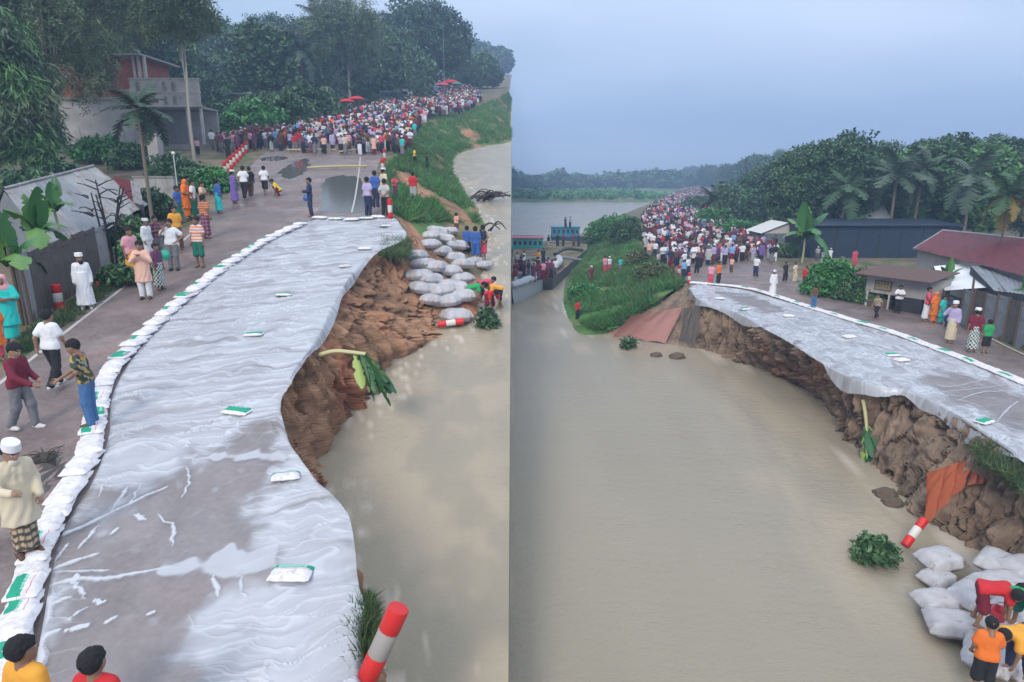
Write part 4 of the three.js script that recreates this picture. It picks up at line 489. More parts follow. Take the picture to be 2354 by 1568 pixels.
const CLUMP = { broad: clump(1, 15, 0.30, 0.17, 0.32, 0.1), small: clump(2, 20, 0.17, 0.09, 0.3, 0.05), narrow: clump(3, 20, 0.26, 0.06, 0.34, 0.55), weep: clump(4, 18, 0.42, 0.06, 0.28, 0.85), big: clump(5, 12, 0.45, 0.26, 0.36, 0.25), far: clump(6, 20, 0.75, 0.5, 0.75, 0.0), blade: clump(7, 12, 0.34, 0.022, 0.07, -0.6, -0.6) };
const leafMat = new THREE.MeshStandardMaterial({ color: 0xffffff, roughness: 0.5, side: THREE.DoubleSide });
function crown(name, parent, list, kind, r, tones) {                   // list of [x,y,z,size,toneIndex]
  const im = new THREE.InstancedMesh(CLUMP[kind], leafMat, list.length), m = new THREE.Matrix4(), q = new THREE.Quaternion(), e = new THREE.Euler(), c = new THREE.Color();
  list.forEach(([x, y, z, s, t], i) => { e.set((r() - 0.5) * 1.1, r() * 6.28, (r() - 0.5) * 1.1); q.setFromEuler(e); m.compose(V3(x, y, z), q, V3(s, s, s)); im.setMatrixAt(i, m); const k = tones[t % tones.length], j = 0.72 + r() * 0.56; c.setRGB(k[0] * j * (0.9 + r() * 0.2), k[1] * j, k[2] * j * (0.85 + r() * 0.3)); im.setColorAt(i, c); });
  im.name = parent ? name : numbered(name); im.userData.kind = 'stuff'; shade(im); (parent || scene).add(im); return im;
}
const barkDark = M(0.10, 0.085, 0.07, 0.95), barkPale = M(0.36, 0.33, 0.28, 0.85), barkMid = M(0.17, 0.14, 0.11, 0.92), greenStem = M(0.20, 0.26, 0.09, 0.7);
const GREEN = { dark: [[0.032, 0.086, 0.042], [0.046, 0.112, 0.046], [0.066, 0.145, 0.052]], mid: [[0.036, 0.096, 0.036], [0.054, 0.128, 0.044], [0.072, 0.152, 0.050]], grey: [[0.080, 0.130, 0.058], [0.112, 0.162, 0.072], [0.140, 0.190, 0.085], [0.056, 0.102, 0.052]], light: [[0.075, 0.190, 0.050], [0.105, 0.230, 0.062], [0.055, 0.145, 0.048]], olive: [[0.090, 0.115, 0.035], [0.065, 0.095, 0.035], [0.12, 0.14, 0.05]], blue: [[0.030, 0.084, 0.052], [0.046, 0.110, 0.058], [0.036, 0.096, 0.048]], vivid: [[0.050, 0.21, 0.045], [0.075, 0.26, 0.055], [0.038, 0.16, 0.040]] };  // the blue set has distance haze mixed into the leaf colour
let treeSeed = 100;
// o: h total height, R crown radius, base (height where the crown starts), n clumps, kind, tones, size, bark, trunk radius, lobes, fork
function tree(name, label, pos, o, group) {
  const r = Rng(treeSeed += 17), t = thing(name, label, 'tree', pos, 0, group), h = o.h, R = o.R, b = o.base ?? h * 0.3, lobes = [], cy = (h + b) / 2, ry = (h - b) / 2;
  for (let i = 0; i < (o.lobes || 13); i++) { const th = i * 2.4 + r(), u = -0.75 + 1.65 * ((i + 0.5) / (o.lobes || 13)), k = Math.sqrt(Math.max(0.05, 1 - u * u)); const lr = R * (0.30 + r() * 0.22) * (o.lobeR || 1); lobes.push([Math.cos(th) * R * k * (0.55 + r() * 0.2), cy + u * ry * 0.82, Math.sin(th) * R * k * (0.55 + r() * 0.2), lr]); }
  lobes.push([0, cy + ry * 0.72, 0, R * 0.34 * (o.lobeR || 1)]);
  const tr = o.tr || h * 0.018, parts = [tube([V3(0, -0.3, 0), V3((r() - 0.5) * 0.3, h * 0.22, (r() - 0.5) * 0.3), V3((r() - 0.5) * 0.6, h * 0.45, (r() - 0.5) * 0.6), V3(0, h * 0.82, 0)], tr, 14, 8, 0.3)];
  for (let i = 0; i < lobes.length; i += 2) { const l = lobes[i], y0 = Math.max(h * 0.16, b * 0.75 + r() * h * 0.12); parts.push(tube([V3(0, y0, 0), V3(l[0] * 0.45, lerp(y0, l[1], 0.55), l[2] * 0.45), V3(l[0] * 0.95, l[1], l[2] * 0.95)], tr * 0.42, 7, 5, 0.3)); }
  mesh('trunk', mergeGeometries(parts), o.bark || barkMid, t);
  const list = [], n = o.n || 900, wsum = lobes.reduce((a, l) => a + l[3] * l[3], 0);
  lobes.forEach((l, li) => { const c = Math.round(n * l[3] * l[3] / wsum); for (let i = 0; i < c; i++) { const th = r() * 6.283, u = r() * 2 - 1, k = Math.sqrt(1 - u * u), d = l[3] * (0.45 + 0.62 * Math.sqrt(r())) * (1 + 0.3 * noise(Math.cos(th) * k * 2 + li, u * 2, Math.sin(th) * k * 2)); list.push([l[0] + Math.cos(th) * k * d, l[1] + u * d * (o.sq || 0.85) - (o.hang ? r() * o.hang : 0), l[2] + Math.sin(th) * k * d, (o.size || 1) * (0.7 + r() * 0.6), li + (r() < 0.3 ? 1 : 0)]); } });
  crown('crown', t, list, o.kind || 'broad', r, o.tones || GREEN.mid); return t;
}
function bush(name, label, pos, o, group) {                            // a mound of leaves on short stems
  const r = Rng(treeSeed += 13), t = thing(name, label, 'bush', pos, 0, group), rx = o.rx, ry = o.ry, rz = o.rz || o.rx, list = [], n = o.n || 300;
  for (let i = 0; i < n; i++) { const th = r() * 6.283, u = Math.pow(r(), 0.8), k = Math.sqrt(Math.max(0, 1 - u * u)), d = (0.55 + 0.5 * Math.sqrt(r())) * (1 + 0.45 * noise(Math.cos(th) * k * 2.2 + treeSeed, u * 2.2, Math.sin(th) * k * 2.2)); list.push([Math.cos(th) * k * d * rx, 0.1 + u * d * ry, Math.sin(th) * k * d * rz, (o.size || 0.8) * (0.6 + r() * 0.7), Math.floor(r() * 3)]); }
  const st = []; for (let i = 0; i < 5; i++) { const a = r() * 6.28; st.push(tube([V3(0, -0.2, 0), V3(Math.cos(a) * rx * 0.3, ry * 0.4, Math.sin(a) * rz * 0.3), V3(Math.cos(a) * rx * 0.6, ry * 0.75, Math.sin(a) * rz * 0.6)], 0.03 + ry * 0.01, 5, 5, 0.4)); }
  mesh('stem', mergeGeometries(st), barkMid, t); crown('foliage', t, list, o.kind || 'broad', r, o.tones || GREEN.mid); return t;
}
function frondGeo(L, W, droop, pairs, seed) { const r = Rng(seed), pos = [], idx = [], P = (t) => V3(0, L * (0.35 * t - droop * t * t), L * (t - 0.18 * droop * t * t)); const add = (a, b, c, d) => { const k = pos.length / 3; for (const v of [a, b, c, d]) pos.push(v.x, v.y, v.z); idx.push(k, k + 1, k + 2, k + 1, k + 3, k + 2); }; for (let i = 0; i < 10; i++) { const a = P(i / 10), b = P((i + 1) / 10), w = 0.035 * (1 - i / 11); add(a.clone().add(V3(-w, 0, 0)), a.clone().add(V3(w, 0, 0)), b.clone().add(V3(-w, 0, 0)), b.clone().add(V3(w, 0, 0))); } for (let i = 0; i < pairs; i++) { const t = 0.1 + 0.9 * i / pairs, a = P(t), b = P(Math.min(1.02, t + 0.035)), l = W * Math.sin(Math.PI * (0.12 + 0.8 * t)) * (0.85 + r() * 0.3); for (const s of [-1, 1]) { const tip = V3(s * l, -l * (0.25 + r() * 0.35), l * 0.35); add(a, b, a.clone().add(tip), a.clone().lerp(b, 0.6).add(tip)); } } const g = new THREE.BufferGeometry(); g.setAttribute('position', new THREE.Float32BufferAttribute(pos, 3)); g.setIndex(idx); g.computeVertexNormals(); return g; }
const FRONDS = [0, 1, 2].map(i => frondGeo(1, 0.26, 0.45 + i * 0.28, 26, 50 + i));
const palmMats = { green: M(0.035, 0.085, 0.032, 0.6), dark: M(0.018, 0.05, 0.026, 0.6), dry: M(0.28, 0.20, 0.06, 0.8), grey: M(0.06, 0.10, 0.06, 0.6) };
function palm(label, pos, o, group) { const r = Rng(treeSeed += 11), t = thing('palm_tree', label, 'palm tree', pos, r() * 6, group), h = o.h, L = o.L || 2; mesh('trunk', tube([V3(0, -0.3, 0), V3(0.1, h * 0.4, 0.05), V3(0, h, 0)], o.tr || 0.11, 12, 8, 0.75), o.bark || barkMid, t); const n = o.n || 15; for (let i = 0; i < n; i++) { const k = i / n, f = mesh('frond', FRONDS[k < 0.4 ? 0 : k < 0.75 ? 1 : 2], o.dry && i >= n - o.dry ? palmMats.dry : palmMats[o.mat || 'green'], t); f.position.set(0, h - 0.05 - k * 0.25, 0); f.rotation.set(-0.95 + k * 1.55 + (r() - 0.5) * 0.25, i * 2.4 + r() * 0.4, 0, 'YXZ'); f.scale.setScalar(L * (0.8 + r() * 0.35)); } return t; }
function bananaLeafGeo(seed, droop) { const r = Rng(seed), nu = 18; const tear = []; for (let i = 0; i <= nu; i++) tear.push([r() < 0.22 ? 0.45 + r() * 0.4 : 1, r() < 0.22 ? 0.45 + r() * 0.4 : 1]); return quadGrid(nu, 6, (s, t) => { const x = (t - 0.5) * 2, w = 0.23 * Math.pow(Math.sin(Math.PI * clamp(0.06 + s * 0.92)), 0.6) * (x < 0 ? tear[Math.round(s * nu)][0] : tear[Math.round(s * nu)][1]); return V3(x * w, 0.75 * s - droop * s * s - Math.abs(x) * w * 0.45 + 0.012 * Math.sin(s * 60) * Math.abs(x), s * (1 - 0.2 * droop * s)); }); }
const BANANA = [0, 1, 2, 3].map(i => bananaLeafGeo(80 + i, [0.25, 0.6, 1.0, 1.5][i])), bananaMats = [M(0.045, 0.17, 0.035, 0.45), M(0.03, 0.11, 0.035, 0.5), M(0.10, 0.22, 0.05, 0.45)];
function banana(label, pos, o = {}, group) { const r = Rng(treeSeed += 7), t = thing('banana_plant', label, 'banana plant', pos, o.yaw || 0, group), h = o.h || 2, L = o.L || 1.4; mesh('stem', tube([V3(0, -0.2, 0), V3(0.05, h * 0.5, 0), V3(0, h, 0.05)], o.tr || 0.11, 8, 9, 0.6), o.stem || M(0.33, 0.36, 0.20, 0.75), t); const n = o.n || 8; for (let i = 0; i < n; i++) { const f = mesh('leaf', BANANA[Math.min(3, Math.floor(i / n * 4))], bananaMats[(i + (o.tone || 0)) % 3], t); f.position.set(0, h - 0.03, 0.03); f.rotation.set(-1.05 + i / n * 1.05, i * 2.4 + r() * 0.6 + (o.turn || 0), 0, 'YXZ'); f.scale.setScalar(L * (0.8 + r() * 0.35)); } return t; }
const scatterOn = (m, n, r, keep) => { const p = m.geometry.attributes.position, ix = m.geometry.index.array, out = []; const A = V3(0, 0, 0), B = V3(0, 0, 0), Cc = V3(0, 0, 0); let tries = 0; while (out.length < n && tries++ < n * 12) { const k = Math.floor(r() * ix.length / 3) * 3; A.fromBufferAttribute(p, ix[k]); B.fromBufferAttribute(p, ix[k + 1]); Cc.fromBufferAttribute(p, ix[k + 2]); let a = r(), b = r(); if (a + b > 1) { a = 1 - a; b = 1 - b; } const q = A.clone().addScaledVector(B.clone().sub(A), a).addScaledVector(Cc.clone().sub(A), b); if (keep(q)) out.push(q); } return out; };
const bankMeshes = scene.children.filter(o => /^(eroded|grass)_bank/.test(o.name));
const caster = new THREE.Raycaster();
function onGround(u, v, side) { const [x, y, d] = ray(u, v); caster.set(camera.position, V3(x, y, -d).normalize()); const hits = caster.intersectObjects(bankMeshes); const f = side === 'R' ? PR(u, v) : PL(u, v); if (!hits.length) return f; const a = hits[0].point, da = a.distanceTo(camera.position); return a; }
{ // grass on the two embankments and along the brinks
  const r = Rng(901);
  const gw = scene.children.filter(o => /^grass_bank/.test(o.name));
  const add = (label, pts, tones, size) => { const list = pts.map(p => [p.x, p.y, p.z, size * (0.6 + r() * 0.8), Math.floor(r() * 5)]); const im = crown('grass', null, list, 'blade', r, tones); tag(im, label, 'grass'); };
  const green = q => { if (fbm(q.x * 0.35, q.z * 0.2, 4.4, 3) > 0.16) return false; const c = Math.cos(PITCH), s = Math.sin(PITCH), y = q.y - CAM_H, zc = -q.z * c - y * s, u = 1176.5 + FOCAL * q.x / zc, v = 784 - FOCAL * (y * c - q.z * s) / zc; return !(u > 925 && u < 1115 && v > 512 && v < 745); };
  add('long green grass on the western embankment', scatterOn(gw[0], 7000, r, q => green(q) && q.y > q.z * -SLOPE - WATER + 0.15), [...GREEN.vivid, ...GREEN.olive], 1.3);
  add('grass and weeds on the eastern slope below the crowd', scatterOn(gw[1], 6500, r, q => q.y > -WATER + 0.2 && q.z > -130 && fbm(q.x * 0.3, q.z * 0.3, 2, 3) < 0.14), [...GREEN.vivid, ...GREEN.olive], 1.4);
  const tufts = []; for (let i = 0; i < 1400; i++) { const t = r(), p = PL(lerp(40, 330, t) + r() * 30 - 10, lerp(790, 590, t) + r() * 26); tufts.push(p); } for (let i = 0; i < 900; i++) tufts.push(PL(820 + r() * 26, 1390 + r() * 150, -0.1 - r() * 0.4)); for (let i = 0; i < 700; i++) { const p = PL(880 + r() * 60, 552 + r() * 38, -0.05 - r() * 0.25); tufts.push(p); }
  add('ragged verge grass beside the western road and brink', tufts, [...GREEN.olive, ...GREEN.mid], 0.7);
  const te = []; for (let i = 0; i < 900; i++) { const t = r(), p = PR(lerp(2230, 2420, t) + r() * 30, lerp(995, 1120, t) + r() * 60 , -0.15 - r() * 0.5); te.push(p); } for (let i = 0; i < 900; i++) { const t = r(); te.push(PR(lerp(1890, 2340, t) + (r() - 0.5) * 20, lerp(648, 800, t) - 6 - r() * 10)); }
  add('ragged verge grass beside the eastern road and brink', te, [...GREEN.olive, ...GREEN.mid], 0.7);
}
// ---- west
tree('eucalyptus_tree', 'tall grey-green tree with a pale forked trunk left of the plaster house', PL(145, 392), { h: 19, R: 5.2, base: 3.6, n: 3000, kind: 'narrow', tones: GREEN.grey, bark: barkPale, tr: 0.2, size: 1.05, lobes: 24, lobeR: 0.8, hang: 1.0 });
tree('eucalyptus_tree', 'tall grey-green tree behind the plaster house reaching the top edge', PL(262, 330), { h: 19, R: 4.2, base: 7, n: 2000, kind: 'narrow', tones: GREEN.grey, bark: barkPale, tr: 0.16, size: 1.2, lobes: 16, hang: 0.8 });
tree('eucalyptus_tree', 'tall grey-green tree at the top corner behind the weeping tree', PL(52, 380), { h: 19, R: 4.4, base: 6, n: 2400, kind: 'narrow', tones: GREEN.grey, bark: barkPale, tr: 0.16, size: 1.2, lobes: 16, hang: 0.8 });
tree('weeping_tree', 'weeping pale green tree at the picture edge above the tin roof', PL(62, 440), { h: 11, R: 2.4, base: 1.2, n: 1500, kind: 'weep', tones: [...GREEN.light, ...GREEN.grey], bark: barkPale, size: 1.2, lobes: 16, hang: 1.0 });
tree('eucalyptus_tree', 'slender tree with a straight pale trunk before the white balcony', PL(447, 376), { h: 17.5, R: 3.2, base: 8, n: 1700, kind: 'narrow', tones: GREEN.grey, bark: barkPale, tr: 0.13, size: 1.05, lobes: 16, hang: 0.7 });
tree('eucalyptus_tree', 'pale trunked tree rising from the crowd below the ridge of trees', PL(806, 250), { h: 17.5, R: 6.2, base: 6, n: 1500, kind: 'narrow', tones: GREEN.grey, bark: barkPale, tr: 0.26, size: 1.8, lobes: 16, hang: 1.2 });
tree('broadleaf_tree', 'largest dark rounded tree on the skyline behind the crowd', PL(975, 218), { h: 19.5, R: 10, base: 3, n: 2300, kind: 'broad', tones: GREEN.blue, size: 2.2, lobes: 24 });
for (const [u, v, h, R, tn, l, k] of [[385, 275, 17, 5, 'dark', 'dark tree behind the brick storey', 'broad'], [300, 270, 15, 5, 'blue', 'blue-green tree left of the brick storey', 'broad'], [215, 290, 16, 5, 'dark', 'dark tree behind the forked trunk', 'broad'], [100, 300, 17, 6, 'dark', 'dark tree behind the weeping tree', 'broad'], [30, 320, 16, 5, 'dark', 'dark tree at the picture edge behind the weeping tree', 'broad'], [620, 262, 12.5, 4.2, 'mid', 'rounded mid green tree in the gap right of the slender trunk', 'big'], [560, 238, 13.5, 5.5, 'blue', 'blue-green tree behind the slender trunk', 'broad'], [680, 235, 15.5, 6, 'blue', 'feathery tree left of the coconut palms', 'small'], [735, 222, 16, 6.5, 'dark', 'dark tree behind the coconut palm', 'broad'], [850, 222, 17, 7, 'dark', 'dark tree behind the pale trunk in the crowd', 'broad'], [905, 226, 14, 6, 'mid', 'lower green tree left of the largest dark tree', 'broad'], [480, 232, 17, 6, 'dark', 'dark tree behind the white balcony', 'broad'], [630, 215, 18, 7, 'blue', 'distant blue tree between two skyline gaps', 'small']])
  tree('broadleaf_tree', l, PL(u, v), { h, R, base: h * 0.12, n: 1000, kind: k, tones: GREEN[tn], size: v < 240 ? 1.9 : 1.5, lobes: 16 }, 'trees behind the western crowd');
for (const [u, v, h, R, l] of [[1078, 205, 9, 5.5, 'green rounded tree at the far bend of the western road'], [1100, 204, 9, 5, 'second green tree from the picture seam at the far bend'], [1120, 203, 8, 4.0, 'green tree at the far bend ending at the river']]) tree('broadleaf_tree', l, PL(u, v), { h, R, base: 0.5, n: 900, kind: 'broad', tones: GREEN.mid, size: 2.2, lobes: 14 }, 'trees at the far western bend');
for (const [u, v, h, R, l] of [[1060, 176, 17, 11, 'hazy blue tree left in the far distance of the western road'], [1110, 174, 15, 9, 'hazy blue tree in the far distance above the bend'], [1145, 172, 13, 7, 'hazy blue tree farthest right above the bend']]) tree('broadleaf_tree', l, PL(u, v), { h, R, base: 1, n: 900, kind: 'far', tones: GREEN.mid, size: 2.2, lobes: 16 }, 'hazy trees of the far west');
palm('coconut palm with a bare trunk among the skyline trees', PL(743, 236), { h: 15.5, L: 4.6, n: 18, mat: 'grey', tr: 0.24, bark: barkPale });
palm('coconut palm drooping grey fronds above the crowd', PL(700, 258), { h: 9, L: 4.2, n: 16, mat: 'grey', tr: 0.24 });
palm('coconut palm with arching fronds left of the pale trunk', PL(782, 250), { h: 11.5, L: 4.4, n: 16, mat: 'grey', tr: 0.22 });
palm('young palm between the brick storey and the dark tree', PL(312, 300), { h: 9, L: 2.4, n: 13, mat: 'grey', tr: 0.13 });
palm('areca palm with a dark crown in front of the plaster house', PL(357, 562), { h: 5.7, L: 1.45, n: 17, mat: 'dark', tr: 0.085 });
for (const [u, v, rx, ry, tn, n, sz, l] of [[245, 372, 2.2, 1.5, 'vivid', 420, 0.9, 'bright green bush at the foot of the plaster wall'], [310, 386, 1.6, 1.3, 'mid', 260, 0.9, 'green bush right of the bright one at the plaster wall'], [400, 412, 1.6, 1.3, 'dark', 300, 0.8, 'dark bush under the slender trunk'], [455, 432, 1.3, 1.1, 'mid', 320, 0.7, 'leafy bush behind the orange sari'], [490, 440, 1.2, 1.1, 'vivid', 320, 0.7, 'fresh green bush behind the person in bright blue'], [350, 500, 1.0, 1.2, 'dark', 260, 0.6, 'dark shrub right of the bare black tree'], [300, 560, 0.9, 0.9, 'mid', 220, 0.6, 'low shrub behind the group at the roadside'], [285, 650, 0.8, 0.5, 'mid', 260, 0.5, 'weeds sprawling over the broken post'], [318, 590, 0.7, 0.6, 'vivid', 160, 0.5, 'weeds behind the person in pink'], [330, 560, 0.8, 0.7, 'light', 160, 0.5, 'pale weeds below the areca palm'], [60, 470, 1.6, 1.6, 'dark', 300, 0.9, 'dark undergrowth bush below the weeping tree'], [130, 440, 1.8, 1.5, 'dark', 300, 0.9, 'dark undergrowth bush at the forked trunk']])
  bush('bush', l, PL(u, v), { rx, ry, n, size: sz, tones: GREEN[tn] }, 'roadside bushes of the west');
for (const [u, v, rx, ry, tn, l] of [[640, 300, 4.2, 3.8, 'mid', 'largest shrub behind the red posts'], [585, 312, 3.2, 3.0, 'vivid', 'shrub left of the largest one behind the red posts'], [700, 288, 4.0, 4.2, 'dark', 'dark shrub right of the largest one behind the red posts'], [520, 300, 2.6, 2.6, 'mid', 'shrub beside the people under the balcony'], [750, 270, 3.4, 3.2, 'dark', 'dark shrub behind the left wing of the crowd'], [870, 238, 4.4, 4.2, 'mid', 'shrub behind the middle of the crowd'], [930, 226, 4.6, 4.0, 'dark', 'dark shrub under the largest skyline tree'], [500, 268, 3, 3.2, 'dark', 'dark shrub behind the balcony']])
  bush('bush', l, PL(u, v), { rx, ry, n: 520, size: 1.4, tones: GREEN[tn] }, 'shrubs behind the western crowd');
banana('banana plant with one broad upright leaf behind the tin fence', PL(48, 738), { h: 1.75, L: 1.5, n: 7, yaw: 1.2, tr: 0.09 });
banana('banana plant with hanging torn leaves beside the tin roof', PL(104, 660), { h: 1.9, L: 1.35, n: 9, yaw: 2.2, tone: 1 });
banana('banana plant whose single broad leaf shades the tin roof', PL(150, 632, -0.4), { h: 2.5, L: 1.1, n: 6, yaw: 0.4, tr: 0.08 });
{ // bare black tree
  const r = Rng(31), t = thing('dead_tree', 'bare black tree with stubby branches at the end of the tin fence', 'tree', PL(264, 622)), parts = [];
  for (let s = 0; s < 5; s++) { const a = s * 1.3, x = Math.cos(a) * 0.25, z = Math.sin(a) * 0.25, h = 2.2 + r() * 1.3; parts.push(tube([V3(x * 0.3, -0.2, z * 0.3), V3(x, h * 0.5, z), V3(x * 2.4 + (r() - 0.5) * 0.5, h, z * 2)], 0.055, 8, 6, 0.4)); for (let k = 0; k < 9; k++) { const y = h * (0.45 + 0.55 * r()), b = r() * 6.28, l = 0.2 + r() * 0.5; const o = V3(x * (1 + y / h), y, z * (1 + y / h)); parts.push(tube([o, o.clone().add(V3(Math.cos(b) * l * 0.6, l * 0.3, Math.sin(b) * l * 0.6)), o.clone().add(V3(Math.cos(b) * l, l * (0.1 + r() * 0.4), Math.sin(b) * l))], 0.028, 4, 5, 0.5)); } }
  mesh('trunk', mergeGeometries(parts), M(0.022, 0.018, 0.022, 0.9), t);
}
function fallenBanana(label, pos, dir, s, hang, big = 1) { const t = thing('uprooted_banana_plant', label, 'banana plant', pos); const d = dir.clone().normalize(); mesh('stem', tube([V3(0, 0, 0), d.clone().multiplyScalar(0.5).add(V3(0, 0.1, 0)), d.clone().multiplyScalar(1.1 * s)], 0.07, 8, 8, 0.8), M(0.48, 0.45, 0.24, 0.7), t); const r = Rng(treeSeed += 3); for (let i = 0; i < 14; i++) { const f = mesh('leaf', BANANA[i % 2], i % 4 === 1 ? M(0.30, 0.38, 0.10, 0.6) : bananaMats[1], t); f.position.copy(d).multiplyScalar((0.85 + r() * 0.25) * s); const k = hang.clone().add(V3((r() - 0.5) * 0.7, (r() - 0.5) * 0.5, (r() - 0.5) * 0.7)).normalize(); f.quaternion.setFromUnitVectors(V3(0, 0, 1), k); f.rotateZ(r() * 6.28); const q = (0.55 + r() * 0.5) * s * big; f.scale.set(q * 0.55, q * 0.3, q); } return t; }
fallenBanana('uprooted banana plant lying down the western earth face', onGround(738, 828, 'L').add(V3(0, 0.18, 0.1)), V3(1, 0.1, 0.3), 1.35, V3(0.45, -0.85, 0.35), 1.25);
fallenBanana('uprooted banana plant hanging down the eastern earth face', onGround(1982, 925, 'R').add(V3(-0.05, 0.12, 0.1)), V3(-0.05, -0.9, 0.6), 1.1, V3(0, -1, 0.55), 1.9);
bush('floating_bush', 'small leafy bush drifting by the workers in the river', PL(1118, 752, -WATER), { rx: 0.35, ry: 0.55, n: 90, size: 0.5, tones: GREEN.dark });
bush('floating_bush', 'leafy branch stuck in the river below the eastern bank', PR(2010, 1290, -WATER), { rx: 0.42, ry: 0.45, n: 140, size: 0.5, tones: GREEN.mid });
bush('floating_bush', 'small tuft drifting left of the red earth slope', PR(1445, 800, -WATER), { rx: 0.45, ry: 0.45, n: 60, size: 0.5, tones: GREEN.mid });
{ const clod = (l, p, s) => { const g = new THREE.IcosahedronGeometry(s, 3), q = g.attributes.position; for (let i = 0; i < q.count; i++) { const k = 1 + 0.5 * fbm(q.getX(i) * 2 / s, q.getY(i) * 2 / s, q.getZ(i) * 2 / s, 3); q.setXYZ(i, q.getX(i) * k * 1.2, q.getY(i) * k * 0.75, q.getZ(i) * k); } g.computeVertexNormals(); const m = mesh('earth_clod', g, M(0.11, 0.08, 0.055, 0.9)); m.position.copy(p); tag(m, l, 'earth clod', 'clods in the river'); };
  clod('dark clod of earth in the river left of the brown face', PR(1508, 818, -WATER), 0.3); clod('brown clod of earth in the river right of the tuft', PR(1556, 822, -WATER), 0.4); clod('long dark clod at the waterline above the fallen post', PR(2035, 1138, -WATER), 0.32); clod('lower dark clod at the waterline above the fallen post', PR(2052, 1158, -WATER), 0.28); }
{ // driftwood by the western bank
  const drift = (label, u, v, len, n, seed) => { const r = Rng(seed), p = PL(u, v, -WATER), t = thing('driftwood', label, 'driftwood', p), parts = []; for (let i = 0; i < n; i++) { const a = (r() - 0.5) * 1.4, l = len * (0.4 + r() * 0.6), o = V3((r() - 0.5) * len * 0.6, 0.02 + r() * 0.3, (r() - 0.5) * 1.4); const cl = w => V3(Math.min(w.x, -0.12 - p.x), w.y, w.z); parts.push(tube([o.clone().add(V3(-l / 2 * Math.cos(a), 0, l / 2 * Math.sin(a))), o.clone().add(V3(0, 0.15 + r() * 0.5, 0)), cl(o.clone().add(V3(l / 2 * Math.cos(a), r() * 0.5, -l / 2 * Math.sin(a))))], 0.05 + r() * 0.03, 8, 5, 0.4)); } mesh('branch', mergeGeometries(parts), M(0.06, 0.052, 0.05, 0.9), t); };
  drift('tangle of dark drowned branches in the river by the seam', 1128, 462, 2.6, 22, 4); drift('dark log at the waterline above the wading workers', 1138, 540, 1.5, 4, 9);
}
// ---- east
for (const [u, v, h, R, tn, k, l] of [[1835, 560, 10.8, 4.2, 'dark', 'broad', 'darkest rounded tree at the river end of the eastern grove'], [1905, 562, 11.8, 4.6, 'dark', 'broad', 'tall dark tree second in the eastern grove'], [1985, 556, 11.0, 4.6, 'mid', 'small', 'dark blue tree behind the white hut'], [2060, 560, 10.2, 4.2, 'light', 'big', 'green tree with large leaves behind the blue tin wall'], [2130, 560, 11.8, 4.4, 'dark', 'broad', 'tall tree with a knobbly top above the red roof'], [2200, 566, 10.6, 4.4, 'light', 'big', 'bright leaved tree behind the red roof ridge'], [2270, 560, 11.6, 4.6, 'dark', 'broad', 'tall dark tree behind the far palm trunk'], [2345, 556, 11.8, 4.8, 'olive', 'small', 'tree at the picture edge above the red roof'], [2420, 560, 11.5, 5, 'dark', 'broad', 'tree beyond the picture edge of the grove'], [1790, 520, 9.5, 4.2, 'blue', 'broad', 'blue-green tree left of the darkest one'], [1740, 505, 8.6, 4.4, 'mid', 'broad', 'olive tree above the shrubs beside the crowd'], [2100, 520, 13, 5.5, 'blue', 'broad', 'hazy tree behind the middle of the eastern grove'], [2240, 515, 13.5, 6, 'mid', 'broad', 'hazy tree behind the right half of the eastern grove']])
  tree('broadleaf_tree', l, PR(u, v), { h, R, base: h * 0.10, n: 1700, kind: k, tones: GREEN[tn], size: k === 'small' ? 1.7 : k === 'big' ? 1.0 : 1.15, lobes: 22, lobeR: 0.86 }, 'trees of the eastern grove');
tree('slender_tree', 'faint slender tree standing above the skyline left of the grove', PR(1790, 452), { h: 17, R: 3.6, base: 6, n: 500, kind: 'narrow', tones: GREEN.light, size: 2.4 });
for (const [u, v, h, R, l] of [[1630, 432, 13, 8, 'hazy tree left of the far palm'], [1680, 440, 12, 7, 'hazy tree behind the small palm on the skyline'], [1725, 445, 16, 6.5, 'hazy taller tree right of the small palm'], [1585, 424, 14, 9, 'hazy tree where the crowd vanishes'], [1755, 452, 14, 7, 'hazy tree left of the faint slender tree']]) tree('broadleaf_tree', l, PR(u, v), { h, R, base: 0.8, n: 900, kind: 'broad', tones: GREEN.mid, size: 2.6, lobes: 14 }, 'hazy trees of the eastern distance');
